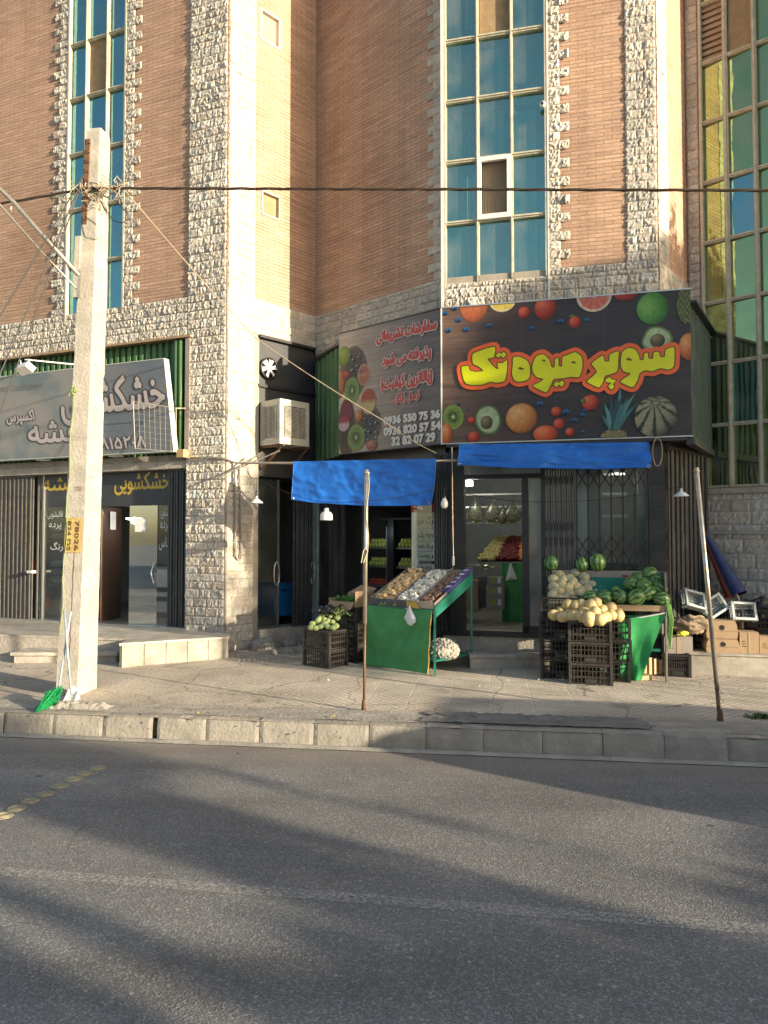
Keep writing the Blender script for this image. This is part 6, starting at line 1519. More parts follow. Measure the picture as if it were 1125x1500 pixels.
# ================================================================ MELON STALL
AZ = math.atan2(SA.d.y, SA.d.x)            # the stall stands parallel to the shop front
ms = thing('melon_stall', 'green wooden sloping stall with dark green cloth skirt heaped with melons', 'market stall', (2.5, 8.7, .24))
Pf0 = at_y(805, 888, 8.62); Pf1 = at_y(978, 888, 8.27)
TF = Fr((Pf0.x, Pf0.y), (Pf1.x, Pf1.y)); zf_, zbk_ = 1.03, 1.40; DP = .50
def ty(a_, t, o=0): return TF.p(a_, zf_ + (zbk_ - zf_ - .06) * t + o, -DP * t)
m = MB(); m.add([ty(0, 0), ty(TF.L, 0), ty(TF.L, 1), ty(0, 1)] + [ty(0, 0, -.02), ty(TF.L, 0, -.02), ty(TF.L, 1, -.02), ty(0, 1, -.02)], [(0, 1, 2, 3), (7, 6, 5, 4), (0, 4, 5, 1)])
m.build('sloping_board', M['green_steel'], ms)
m = MB(); m.fbox(TF, 0, TF.L, zf_ - .03, zf_ + .035, .0, .018); m.build('front_rail', M['card'], ms)
m = MB(); m.fbox(TF, 0, TF.L * .99, zbk_ - .10, zbk_ + .02, -DP - .02, -DP); m.fbox(TF, TF.L - .02, TF.L, zf_ + .1, zbk_ + .02, -DP, -.05); m.build('back_board', M['card_grey'], ms)
m = MB(); m.fbox(TF, TF.L * .64, TF.L * .69, zbk_ - .055, zbk_ - .025, -DP, -DP + .003); m.build('printed_mark', mat('red_ink', (.30, .05, .04), .6), ms)
for a_, o_ in ((.03, 0.0), (TF.L - .02, .0), (.03, -DP), (TF.L - .02, -DP)):
    m = MB(); m.bar(TF.p(a_, .22, o_), TF.p(a_, zf_ if o_ == 0 else zbk_ - .1, o_), .022); m.build('leg', M['gate_dust'], ms)
m = MB(); m.fbox(TF, .05, TF.L - .05, .5, .53, -.45, -.42); m.fbox(TF, .02, TF.L, zf_ - .16, zf_ - .13, -DP, -.0); m.build('cross_rail', M['green_steel'], ms)
def skirt(u, v):   # pulled aside to the right like in the photograph
    x0, x1 = TF.L * .58, TF.L - .01
    topz = zf_ - .05 - .085 * (1 - u); a_ = x0 + (x1 - x0) * u
    ab = TF.L * (.60 + .17 * u)
    z = topz + (.25 - topz + .0) * v; a2_ = a_ + (ab - a_) * v ** .9
    w = .025 * math.sin(u * 5 + v * 4) + .03 * noise.noise(Vector((u * 3, v * 3, 0)))
    return TF.p(a2_, z, .03 + w * (.3 + v) + .05 * v)
m = MB(); m.grid(skirt, 40, 20); m.build('cloth_skirt', mat('bright_green_cloth', (.03, .32, .09), .75, var=.25, scale=4, bump=.3, bscale=12), ms, smooth=True)
m = MB(); m.grid(lambda u, v: TF.p(TF.L * (.0 + .6 * u), zf_ - .03 - .8 * v, -.06 + .02 * math.sin(u * 20)), 30, 3); m.build('rear_cloth', M['corr_dark'], ms, smooth=True)
m = MB(); m.tube([TF.p(TF.L * .55, zf_ - .16, .02), TF.p(TF.L - .01, zf_ - .04, .03)], .008, 5); m.build('cord', M['white'], ms)
m = MB(); 
for i in range(5): m.tube([TF.p(TF.L - .02 + .012 * i, zf_ + .12 - .02 * i, .02), TF.p(TF.L + .01 + .01 * i, zf_ - .1, .05), TF.p(TF.L + .005 * i, zf_ - .32 - .03 * i, .03)], .006, 4)
m.build('hanging_strips', mat('green_plastic_strip', (.20, .42, .10), .5, var=.3), ms)
# slatted wooden crate end under it
cx_ = thing('wooden_crate', 'small sunlit pale wooden crate leaning under the right end of the melon stall', 'crate', on_walk(950, 990))
m = MB(); p = on_walk(948, 992); W_ = Fr((p.x - .1, p.y + .02), (p.x + .22, p.y + .1))
for k in range(5): m.fbox(W_, .02 + .065 * k, .055 + .065 * k, p.z + .02, p.z + .24 - .015 * k, -.02, 0)
m.fbox(W_, -.12, .06, p.z, p.z + .05, .03, .2); m.build('slats', mat('pale_wood', (.50, .36, .20), .7, var=.3), cx_)

g = 'black crates stacked in front of the melon stall'
cr = [(865, 1003, 3, .0, 'front stack of three'), (893, 998, 3, .10, 'stack of three behind on the right'), (822, 995, 4, .04, 'shaded stack of four at the left')]
lv = ['bottom', 'second', 'third', 'topmost']
for px, py, nst, back, nm in cr:
    p = on_walk(px, py); p = p - SA.n * .15
    for k in range(nst):
        lab = 'black plastic crate, %s of the %s below the melons' % ('topmost' if k == nst - 1 else lv[k], nm)
        crate(lab, (p.x + R.uniform(-.006, .006), p.y, p.z + k * .228), AZ + R.uniform(-.02, .02), matr='crate_dust' if px == 865 else 'crate')
# melons
mb_ = MB(); mb_.ball((0, 0, 0), (.062, .062, .072), 20, 14, lambda d: 1 + .02 * noise.noise(d * 3)); mp_ = proto_obj(mb_, 'melon', M['melon'], 'melon')
mp_['label'] = 'pale netted melon in the heap at the left end of the stall'; mp_['group'] = 'melons heaped on the stall'; first = [True]
def melon(px, py, Y, r, label, group):
    p = at_y(px, py, Y)
    if first[0]: o = mp_; first[0] = False
    else: o = mp_.copy(); sc.collection.objects.link(o)
    o.location = p; o.rotation_euler = (R.uniform(-1.2, 1.2), R.uniform(-1.2, 1.2), R.uniform(0, 6)); s = r / .064; o.scale = (s * R.uniform(.95, 1.05), s * R.uniform(.95, 1.05), s * R.uniform(.93, 1.05)); o['label'] = label; o['group'] = group
def PY(py): return 8.64 + (888 - py) / 51 * .46
G1 = 'netted melons heaped on the left end of the stall'
for px, py in ((811, 849), (821, 844), (834, 849), (843, 840), (840, 853), (855, 846), (811, 860), (822, 858), (831, 862), (845, 861), (857, 855), (809, 873), (820, 868), (833, 872), (847, 870), (860, 862), (866, 858), (818, 880), (828, 879), (842, 881), (854, 875), (862, 868), (809, 884), (836, 858), (852, 866), (878, 864), (874, 870), (824, 850), (815, 866)):
    melon(px + R.uniform(-1, 1), py, PY(py) - .03, .066 if px < 870 else .056, 'pale grey green netted melon in the heap at the left end of the melon stall', G1)
G2 = 'sun-warm yellow melons piled on the crates'
mb_ = MB(); mb_.ball((0, 0, 0), (.062, .062, .068), 20, 14, lambda d: 1 + .03 * noise.noise(d * 2.5)); mp_ = proto_obj(mb_, 'sunlit_yellow_melon', M['sunlit_yellow_melon'], 'melon'); first = [True]
for px, py, Y, r in ((811, 901, 8.4, .052), (821, 896, 8.45, .05), (834, 899, 8.4, .05), (823, 904, 8.32, .05), (832, 886, 8.42, .056), (844, 888, 8.38, .06), (852, 886, 8.36, .055), (841, 903, 8.25, .063), (856, 898, 8.26, .055), (866, 886, 8.3, .058), (874, 882, 8.3, .048), (862, 903, 8.18, .06), (871, 897, 8.14, .056), (863, 907, 8.08, .062), (879, 908, 8.06, .055), (888, 904, 8.16, .052), (882, 893, 8.3, .05), (895, 890, 8.32, .054), (906, 902, 8.28, .058), (895, 901, 8.26, .05), (884, 905, 8.12, .05), (828, 903, 8.3, .05), (852, 904, 8.14, .05), (874, 907, 8.1, .05), (905, 898, 8.33, .05)):
    melon(px, py, Y, r * 1.22, 'round melon, rind painted sun-warm yellow, piled on the black crates before the melon stall', G2)
wb = MB(); wb.ball((0, 0, 0), (.088, .088, .098), 24, 16); wp = proto_obj(wb, 'watermelon', M['wmelon'], 'watermelon'); fw = [True]
def wm(px, py, Y, r, label, group=None, up=False):
    if fw[0]: o = wp; fw[0] = False
    else: o = wp.copy(); sc.collection.objects.link(o)
    o.location = at_y(px, py, Y); s = r / .087; o.scale = (s, s, s); o.rotation_euler = (R.uniform(-.3, .3), R.uniform(-.3, .3), R.uniform(0, 6)) if up else (R.uniform(.9, 1.9), R.uniform(-.8, .8), R.uniform(0, 6)); o['label'] = label
    if group: o['group'] = group
    elif 'group' in o: del o['group']
wm(807, 825, 9.12, .085, 'striped watermelon balanced on the back edge at the left end of the stall', up=True)
wm(852, 827, 9.0, .079, 'round dark watermelon on the back edge left of the biggest one', up=True)
wm(875, 824, 8.98, .098, 'biggest watermelon standing on the back edge of the stall', up=True)
for px, py, Y, r in ((934, 848, 8.62, .082), (952, 841, 8.6, .085), (962, 850, 8.55, .08), (944, 859, 8.48, .085), (924, 856, 8.56, .085), (966, 862, 8.45, .08), (949, 869, 8.4, .085), (932, 875, 8.38, .092), (969, 877, 8.33, .082), (958, 853, 8.55, .08), (907, 874, 8.44, .083), (864, 875, 8.52, .08), (886, 875, 8.48, .085), (940, 852, 8.6, .08), (902, 864, 8.6, .05)):
    wm(px, py, Y, r, 'striped green watermelon heaped on the right half of the melon stall', 'watermelons heaped on the stall')

# ================================================================ GREEN VEGETABLE STAND (garlic and onions)
u_ = Vector((-.755, .656, 0)); w_ = Vector((.656, .755, 0)); fr0 = on_walk(637, 990); fr0.z = 0
G_ = Fr((fr0.x + u_.x * 1.0, fr0.y + u_.y * 1.0), (fr0.x, fr0.y))    # left to right along the front
gs = thing('onion_stand', 'green painted steel vegetable stand with cloth front, sloping tray of onions and garlic', 'market stall', (fr0.x, fr0.y, .23))
gz = .235; zF, zB, dG = .99, 1.335, .74
def gt(a_, t, o=0): return G_.p(a_, zF + (zB - zF) * t + o, -dG * t)
for a_, t in ((.0, 0), (1.0, 0), (0, 1), (1.0, 1)):
    m = MB(); p = gt(a_, t); m.bar((p.x, p.y, gz), p, .026); m.build('leg', M['green_steel'], gs)
m = MB(); m.add([gt(0, 0), gt(1, 0), gt(1, 1), gt(0, 1), gt(0, 0, -.015), gt(1, 0, -.015), gt(1, 1, -.015), gt(0, 1, -.015)], [(0, 1, 2, 3), (7, 6, 5, 4)]); m.build('tray_board', M['card_grey'], gs)
m = MB(); m.add([gt(1.01, -.02, -.10), gt(1.01, 1.02, -.10), gt(1.01, 1.02, .055), gt(1.01, -.02, .03), gt(1.0, -.02, -.10), gt(1.0, 1.02, -.10), gt(1.0, 1.02, .055), gt(1.0, -.02, .03)], [(0, 1, 2, 3), (7, 6, 5, 4), (3, 2, 6, 7)])
m.add([gt(0, 1.01, -.05), gt(1, 1.01, -.05), gt(1, 1.01, .06), gt(0, 1.01, .06)], [(0, 1, 2, 3)]); m.add([gt(0, -.01, -.05), gt(1, -.01, -.05), gt(1, -.01, .0), gt(0, -.01, .0)], [(0, 1, 2, 3)]); m.build('tray_side', M['green_steel'], gs)
m = MB(); p0, p1 = gt(1.0, 0), gt(1.0, 1); m.bar((p0.x, p0.y, .40), (p1.x, p1.y, .40), .02); m.bar(G_.p(0.0, .40, 0), G_.p(1, .40, 0), .02); m.bar(G_.p(0.0, .40, -dG), G_.p(1, .40, -dG), .02)
m.add([G_.p(.1, .41, -.05), G_.p(.99, .41, -.05), G_.p(.99, .41, -dG + .05), G_.p(.1, .41, -dG + .05)], [(0, 1, 2, 3)]); m.build('lower_shelf', M['green_steel'], gs)
def cf_(u, v):
    z = zF - .01 + (gz + .03 - zF) * v; w = .014 * math.sin(u * 6 + 1.5 * v) * (.4 + v) + .045 * noise.noise(Vector((u * 2.4, v * 2.4, 4))) + .012 * noise.noise(Vector((u * 8, v * 5, 1)))
    return G_.p(-.03 + 1.0 * u - .03 * v * u, z + .02 * math.sin(u * PI) * (1 - v) * -.6, .022 + w + .03 * v)
m = MB(); m.grid(cf_, 44, 26); m.build('cloth_front', M['cloth_g'], gs, smooth=True)
m = MB(); m.tube([cf_(1, i / 12) for i in range(13)], .007, 5); m.build('cloth_selvage', M['yellow'], gs)
# printed cardboard boxes in the tray (three rows)
rowsB = [(.0, .36, 'long open carton of yellow onions at the left of the green stand', 'onion', M['onion'], .030), (.37, .70, 'long open carton of white garlic in the middle of the green stand', 'garlic', M['garlic'], .0275), (.71, .985, 'long open carton of brown shallots at the right of the green stand', 'shallot', M['potato'], .020)]
def gts(a_, t, o, y=0): p = gt(a_, t, o); return p
for bi, (a0, a1, lab, kind, km, r) in enumerate(rowsB):
    B = thing('open_carton', lab, 'carton', gt((a0 + a1) / 2, .5, .01))
    m = MB()
    def slab(p, q, h0, h1, th, axis):
        m.add([gt(*p, h0), gt(*q, h0), gt(*q, h1), gt(*p, h1)] + [gt(p[0] + th[0], p[1] + th[1], h0), gt(q[0] + th[0], q[1] + th[1], h0), gt(q[0] + th[0], q[1] + th[1], h1), gt(p[0] + th[0], p[1] + th[1], h1)],
              [(0, 1, 2, 3), (7, 6, 5, 4), (3, 2, 6, 7), (0, 3, 7, 4), (1, 5, 6, 2)])
    hl = .085 if bi == 0 else .07
    slab((a0, .02), (a0, 1.05 if bi == 0 else 1.0), .005, hl, (.008, 0), 0); slab((a1 - .008, .02), (a1 - .008, 1.0), .005, .065, (.008, 0), 0); slab((a0, 1.0), (a1, 1.0), .005, .08, (0, -.01), 0)
    m.build('carton_wall', M['card_grey'], B)
    m = MB(); m.add([gt(a0, .0, .002), gt(a1, .0, .002), gt(a1, -.02, .085), gt(a0, -.02, .085), gt(a0, .015, .002), gt(a1, .015, .002), gt(a1, .0, .085), gt(a0, .0, .085)], [(0, 1, 2, 3), (7, 6, 5, 4), (3, 2, 6, 7)])
    m.build('printed_end', mat('carton_print', [(.09, .095, .115), (.11, .11, .12), (.50, .42, .32)][bi], .6, var=.25), B)
    pm = MB(); pm.ball((0, 0, 0), (r, r, r * (.86 if kind != 'shallot' else 1.15)), 12, 8, (lambda d: 1 + max(0, d.z - .9) * 3) if kind != 'shallot' else None)
    po = proto_obj(pm, kind, km, kind); ff = True; G = {'onion': 'yellow onions on the green stand', 'garlic': 'garlic heads on the green stand', 'shallot': 'shallots on the green stand'}[kind]
    lb_ = {'onion': 'yellow brown onion in the left carton of the green stand', 'garlic': 'white garlic head in the middle carton of the green stand', 'shallot': 'brown shallot in the right carton of the green stand'}[kind]
    step = r * 1.75; na_ = int((a1 - a0 - .03) / step); nt_ = int(dG / step)
    for lay in range(2):
        for i in range(na_ - lay):
            for j in range(nt_ - lay):
                if lay and R.random() < .35: continue
                if kind == 'shallot' and (a0 + .02 + (i + .5) * step) > a1 - .09: continue
                a_ = a0 + .018 + (i + .5 + lay * .5) * step + R.uniform(-.005, .005); t = (.02 + (j + .5 + lay * .5) * step) / dG + R.uniform(-.008, .008)
                if t > .96: continue
                p = gt(a_, t, .008 + r + lay * r * 1.25 + R.uniform(-.003, .006)); o = po if ff else po.copy()
                if not ff: sc.collection.objects.link(o)
                ff = False; o.location = p; o.rotation_euler = (R.uniform(-1, 1), R.uniform(-1, 1), R.uniform(0, 6)); s = R.uniform(.88, 1.12); o.scale = (s, s, s); o['label'] = lb_; o['group'] = G
# yellow printed patch and doodles on the front carton ends
m = MB()
def ge(a_, z_): return gt(a_, -.022, z_) + G_.n * .004
m.add([ge(.60 + .0, .004), ge(.80, .004), ge(.74, .084), ge(.60, .084)], [(0, 1, 2, 3)]); yb_o = tag(m.build('yellow_label', M['yellow']), 'yellow printed flap on the front rim of the green vegetable stand', 'label')
m = MB()
for a_ in (.2, .26, .42, .62): 
    c = [ge(a_ + .03 * math.sin(k * 2.2), .03 + .02 * math.cos(k * 1.7)) + G_.n * .002 for k in range(6)]; m.tube(c, .003, 4)
tag(m.build('doodles', mat('yellow_doodle', (.55, .50, .12), .6)), 'scrawled yellow marks on the dark front rim of the green stand', 'drawing')
pc_ = thing('purple_carton', 'long purple printed carton with white scribbles along the right rim of the green stand', 'carton', gt(.96, .5, .05))
m = MB(); m.add([gt(.93, .36, .0), gt(.99, .36, .0), gt(.99, 1.04, .0), gt(.93, 1.04, .0), gt(.915, .36, .08), gt(.998, .36, .08), gt(.998, 1.04, .10), gt(.915, 1.04, .10)], [(4, 5, 6, 7), (0, 1, 5, 4), (1, 2, 6, 5), (3, 0, 4, 7), (2, 3, 7, 6)]); m.build('box', mat('purple_print', (.07, .055, .24), .5, var=.3, scale=12), pc_)
m = MB()
for t0 in (.45, .58, .70, .82, .93):
    c = [gt(.955 + .028 * math.sin(k * 1.1 + t0 * 20), t0 + .03 * math.cos(k * 1.7 + t0 * 9), .079 + .024 * t0) for k in range(9)]; m.tube(c, .003, 4)
m.build('scribble', M['paper'], pc_)
bg = thing('plastic_bag', 'crumpled white carrier bag hanging on the green cloth front of the onion stand', 'bag', G_.p(.62, .8, .06))
c0 = G_.p(*G_.hit(600, 905, .06), .05)
m = MB(); m.ball((0, 0, 0), 1, 18, 14, lambda d: (1 + .35 * noise.noise(d * 2.6) + .12 * noise.noise(d * 7)) ); m.v = [tuple(c0 + G_.d * (x * .078 * (1 - .80 * max(0, z)) ) + G_.n * (y * .022) + Vector((0, 0, z * .085 + (.05 * z if z > 0 else 0) - .01 * x))) for x, y, z in m.v]; m.build('bag_body', M['paper'], bg, smooth=True)
m = MB()
for s_ in (-1, 1): m.tube([c0 + G_.d * .012 * s_ + Vector((0, 0, .10)), G_.p(.60, zF - .01, .05)], .004, 4)
m.build('handles', M['paper'], bg)
ns = thing('garlic_sack', 'bulging net sack of garlic lying on the lower shelf of the green stand', 'sack', G_.p(.8, .42, -.35))
c0 = at_y(648, 952, 8.92); pr_ = MB(); rr = random.Random(9)
m = MB(); m.ball((c0.x, c0.y, c0.z), (.20, .15, .13), 20, 14, lambda d: 1 + .06 * noise.noise(d * 4)); m.build('net', mat('net_mesh', (.38, .37, .32), .7, var=.3, scale=30), ns, smooth=True)
for i in range(330):
    t = math.acos(rr.uniform(-.7, 1)); ph = rr.uniform(0, 2 * PI); d = Vector((math.sin(t) * math.cos(ph), math.sin(t) * math.sin(ph), math.cos(t))); pr_.ball((c0.x + d.x * .192, c0.y + d.y * .142, c0.z + d.z * .124), rr.uniform(.017, .023), 8, 6)
pr_.build('garlic_heads', mat('netted_garlic', (.33, .31, .27), .6, var=.4, scale=25), ns, smooth=True)

# ================================================================ LEFT CRATES WITH VEGETABLES
AG = math.atan2(G_.d.y, G_.d.x)
k1 = on_walk(481, 980); c1 = k1 + u_ * .205 + w_ * .15
for k in range(2): crate('black plastic crate, %s of the two at the left of the onion stand' % ('lower' if k == 0 else 'upper'), (c1.x, c1.y, c1.z + k * .228), AG, matr='crate_dust')
cb = MB(); cb.ball((0, 0, 0), (.042, .042, .036), 14, 9, lambda d: 1 + .1 * noise.noise(d * 3)); cp_ = proto_obj(cb, 'cabbage', mat('pale_cabbage', (.50, .60, .24), .5, var=.3, scale=20), 'cabbage'); ff = True
for i in range(17):
    px, py = [(458, 914), (466, 910), (470, 918), (480, 918), (476, 908), (487, 911), (463, 920), (492, 917), (484, 903), (472, 902), (494, 905), (480, 910), (456, 919), (488, 920), (478, 899), (468, 907), (475, 914)][i]
    o = cp_ if ff else cp_.copy()
    if not ff: sc.collection.objects.link(o)
    ff = False; o.location = at_y(px, py, 9.15 + (920 - py) * .012); o.rotation_euler = (R.uniform(-.6, .6), R.uniform(-.6, .6), R.uniform(0, 6)); o.scale = (R.uniform(.8, 1.05),) * 3; o['label'] = 'small pale green cabbage piled in the upper black crate left of the onion stand'; o['group'] = 'cabbages in the left crate'
m = MB(); rr = random.Random(21); c0 = at_y(490, 900, 9.35)
for i in range(260):
    d = Vector((rr.gauss(0, .09), rr.gauss(0, .07), abs(rr.gauss(0, .03)))); p = c0 + d; x = Vector((rr.uniform(-1, 1), rr.uniform(-1, 1), rr.uniform(-.2, 1))).normalized() * .035; y = x.orthogonal().normalized() * .012
    m.add([p, p + x * .5 + y, p + x, p + x * .5 - y], [(0, 1, 2, 3)])
tag(m.build('leafy_greens', mat('wilted_greens', (.13, .19, .06), .6, var=.5)), 'wilted leafy green tops lying on the cabbages in the left crate', 'vegetables')
k2 = on_walk(515, 969)
for k in range(3): crate('black plastic crate, %s of the shaded stack of three under the bean carton' % lv[k].replace('third', 'topmost'), (k2.x, k2.y + .12, k2.z + k * .228), AG)
bcn = thing('bean_carton', 'torn open cardboard carton of green beans on the shaded crate stack', 'carton', (k2.x, k2.y + .1, k2.z + .70))
q = lambda a_, b2_, z: Vector((k2.x, k2.y + .12, k2.z + .69)) + G_.d * a_ - G_.n * b2_ + Vector((0, 0, z))
m = MB()
for A_, B_, h0, h1 in (((-.22, -.16), (.2, -.16), .0, .07), ((.2, -.16), (.2, .16), .0, .20), ((.2, .16), (-.22, .16), .0, .16), ((-.22, .16), (-.22, -.16), .0, .10)):
    m.add([q(*A_, 0), q(*B_, 0), q(B_[0] * 1.12, B_[1] * 1.12, h1), q(A_[0] * 1.12, A_[1] * 1.1, h1)], [(0, 1, 2, 3)])
m.add([q(-.22, .16, .15), q(.2, .16, .16), q(.16, .30, .22), q(-.1, .28, .25)], [(0, 1, 2, 3)]); m.add([q(-.23, -.17, .07), q(.2, -.17, .07), q(.22, -.26, -.02), q(-.2, -.28, -.04)], [(0, 1, 2, 3)])
m.build('carton', M['card'], bcn)
m = MB(); rr = random.Random(8)
for i in range(420):
    p = q(rr.uniform(-.19, .17), rr.uniform(-.14, .14), .05 + rr.uniform(0, .06)); x = Vector((rr.uniform(-1, 1), rr.uniform(-1, 1), rr.uniform(-.3, .5))).normalized() * .05
    m.tube([p, p + x * .5 + Vector((0, 0, .008)), p + x], .004, 3, caps=False)
tag(m.build('green_beans', mat('bean_green', (.08, .24, .05), .5, var=.3), None), 'loose heap of green beans in the torn carton left of the onion stand', 'vegetables', kind='stuff')
pl_ = thing('grey_plastic_bin', 'pale grey plastic bin behind the green beans', 'bin', at_y(502, 890, 9.9))
c0 = at_y(502, 885, 9.9); m = MB(); m.lathe([(.10, -.1), (.13, .07), (.125, .07), (.095, -.09)], c0, 18); m.build('tub', mat('pale_grey_plastic', (.30, .32, .33), .5), pl_)
m = MB(); rr = random.Random(33)
c0 = at_y(478, 898, 9.4)
def tp(u, v): return c0 + G_.d * (.34 * (u - .5)) - G_.n * (.3 * (v - .5)) + Vector((0, 0, .02 + .07 * noise.noise(Vector((u * 5, v * 5, 2))) + .06 * v))
m.grid(tp, 16, 12); tag(m.build('black_plastic_sheet', mat('black_film', (.02, .02, .022), .25, var=.2), smooth=False), 'crumpled black plastic sheet behind the cabbages', 'sheet')

# ================================================================ FAR RIGHT: BOXES, CRATES, FOLDED PARASOL
gz2 = .485
def carton(label, px0, px1, pyb, pyt, Y, depth=.28, rnd=False, flap=False, col='card', base=None):
    a_ = at_y(px0, pyb, Y); b3 = at_y(px1, pyb, Y - .06 * (px1 - px0) / 40); z0 = a_.z if base is None else base; z1 = at_y(px0, pyt, Y).z
    f = Fr((a_.x, a_.y), (b3.x, b3.y)); T = thing('cardboard_box', label, 'box', f.p(f.L / 2, z0, -depth / 2)); m = MB()
    if rnd:
        n = 10; h = z1 - z0
        pr = [(-.5, 0), (.5, 0), (.53, .25), (.5, .75), (.44, 1), (-.44, 1), (-.5, .75), (-.53, .25)]
        A_ = [f.p(f.L * (.5 + x), z0 + h * y, 0) for x, y in pr]; B_ = [f.p(f.L * (.5 + x), z0 + h * y, -depth) for x, y in pr]
        k = len(pr); m.add(A_ + B_, [tuple(range(k)), tuple(range(2 * k - 1, k - 1, -1))] + [(i, (i + 1) % k, k + (i + 1) % k, k + i) for i in range(k)])
    else: m.fbox(f, 0, f.L, z0, z1, -depth, 0)
    m.build('carton', M[col], T)
    if not rnd:
        m = MB(); m.fbox(f, f.L * .44, f.L * .56, z0 + .003, z1 - .003, 0, .0025); m.build('tape', mat('packing_tape', (.42, .32, .2), .3, var=.2), T)
        m = MB()
        for k in range(3): m.fbox(f, f.L * .12, f.L * (.36 - .05 * k), z0 + (z1 - z0) * (.30 + .12 * k), z0 + (z1 - z0) * (.34 + .12 * k), 0, .002)
        m.build('printed_lines', M['brown_door'], T)
    if rnd:
        m = MB(); c = f.p(f.L * .5, z0 + (z1 - z0) * .62, .002); m.lathe([(0, 0), (.03, 0)], c, 14, f.n); m.build('hand_hole', M['black'], T)
        m = MB(); m.tube([f.p(f.L * .0, z0 + (z1 - z0) * .45, .003), f.p(f.L, z0 + (z1 - z0) * .42, .003)], .003, 4); m.build('seam', M['card_grey'], T)
    if flap:
        m = MB(); m.add([f.p(0, z1, 0), f.p(f.L, z1, 0), f.p(f.L + .03, z1 + .05, .08), f.p(-.03, z1 + .04, .07)], [(0, 1, 2, 3)]); m.build('flap', M[col], T)
    return T
carton('brown carton with oval hand hole, lower of the two stacked on the platform', 1036, 1083, 960, 936, 8.75, rnd=True, base=gz2)
carton('brown carton with oval hand hole, upper of the two stacked on the platform', 1036, 1080, 935, 909, 8.77, rnd=True)
carton('plain square cardboard box between the stacked cartons and the last box', 1084, 1112, 958, 926, 8.7, base=gz2, flap=False)
carton('cardboard box cut off by the right edge of the photo on the side platform', 1113, 1150, 960, 932, 8.68, base=gz2)
carton('grey carton under the torn paper sack behind the small black crate', 973, 1015, 957, 932, 8.72, col='card_grey')
# small black crate on the pavement with one green apple
k3 = on_walk(998, 992); crate('small black crate standing alone on the pavement before the side platform', (k3.x, k3.y + .14, k3.z), AZ, size=(.26, .26, .25), matr='crate')
m = MB(); p = k3 + Vector((-.07, .1, .06)); m.ball(p, .034, 14, 10); tag(m.build('apple', mat('yellow_apple', (.55, .60, .08), .4), smooth=True), 'yellow green apple inside the small black crate', 'apple')
# paper sack heap
m = MB(); c0 = at_y(1012, 915, 8.85)
def sk(d): return 1 + .30 * noise.noise(d * 2.1) + .12 * noise.noise(d * 6)
m.ball(c0, (.24, .16, .105), 30, 18, sk); tag(m.build('paper_sack', mat('brown_paper_sack', (.26, .19, .13), .8, var=.35, bump=.5, bscale=20)), 'crumpled brown paper sacks heaped on the grey carton', 'sack')
m = MB(); c0 = at_y(1000, 928, 8.66); m.ball(c0, (.07, .04, .03), 12, 8, sk); tag(m.build('yellow_bag', mat('yellow_bag', (.55, .48, .05), .5)), 'small yellow plastic bag under the crumpled paper sacks', 'bag')
# dark crates behind
for i, (px, py, Y, tl) in enumerate(((1025, 905, 9.25, .1), (1065, 905, 9.15, -.08), (1105, 905, 9.05, .05), (1010, 930, 9.2, 0), (1065, 950, 9.2, 0), (1110, 950, 9.1, 0))):
    p = at_y(px, py, Y); crate('black crate in the dark heap against the stone wall, %s' % ['upper row behind the leaning post', 'upper row behind the stacked cartons', 'upper row near the photo edge', 'lower row behind the paper sacks', 'lower row behind the stacked cartons', 'lower row near the photo edge'][i], (p.x, p.y, max(p.z - .11, gz2)), math.atan2(FG.d.y, FG.d.x) + tl, tilt=(tl * .6, 0))
M['white_dusty'] = mat('dusty_white_plastic', (.40, .44, .44), .5, var=.25)
for i, (px, py, Y, rz, tx, ty_) in enumerate(((1011, 882, 8.95, .3, 1.1, .25), (1042, 890, 9.0, .2, 1.25, -.5), (1085, 898, 8.95, .0, 1.2, .05))):
    p = at_y(px, py, Y); crate(['small white plastic crate tipped forward at the left of the dark heap', 'greyish white crate tipped sideways behind the leaning post', 'white lattice crate leaning on the dark heap above the plain square box'][i], p, rz, size=(.26, .19, .10), matr='white_dusty', tilt=(tx, ty_))
m = MB(); c0 = at_y(1100, 895, 9.3)
m.grid(lambda u, v: at_y(1090 + 90 * u, 876 + 50 * v + 6 * noise.noise(Vector((u * 5, v * 3, 0))), 9.35 - .3 * v + .06 * noise.noise(Vector((u * 8, v * 8, 1)))), 24, 12)
tag(m.build('dark_tarpaulin', mat('dark_blue_tarp', (.018, .02, .035), .5, var=.5, bump=.4)), 'dark crumpled tarpaulin thrown over the crates at the right edge', 'tarpaulin')
um = thing('folded_parasol', 'folded dark blue and red parasol leaning against the stone wall', 'parasol', at_y(1075, 880, 9.35))
a_, b3 = at_y(1079, 872, 9.4), at_y(1025, 768, 9.72)
def cone(mb, ph0, ph1, r1, off):
    ax = (b3 - a_); L = ax.length; ax /= L; x = ax.cross(Vector((0, 1, 0))).normalized(); y = x.cross(ax)
    mb.grid(lambda u, v: a_ + ax * L * v + (x * math.cos(ph0 + (ph1 - ph0) * u) + y * math.sin(ph0 + (ph1 - ph0) * u)) * (r1 * (1 - v) ** .8 + .012) * (1 + .18 * math.sin(u * 9)), 18, 10)
m = MB(); cone(m, 1.7, 5.4, .14, 0); m.build('blue_canopy', mat('navy_canvas', (.02, .035, .13), .6, var=.3), um, smooth=True)
m = MB(); cone(m, -.883, 1.7, .13, 0); m.build('red_canopy', mat('rust_canvas', (.24, .045, .02), .6, var=.25), um, smooth=True)
m = MB(); m.tube([a_ - (b3 - a_) * .06, b3 + (b3 - a_) * .04], .012, 8); m.build('shaft', M['steel'], um)

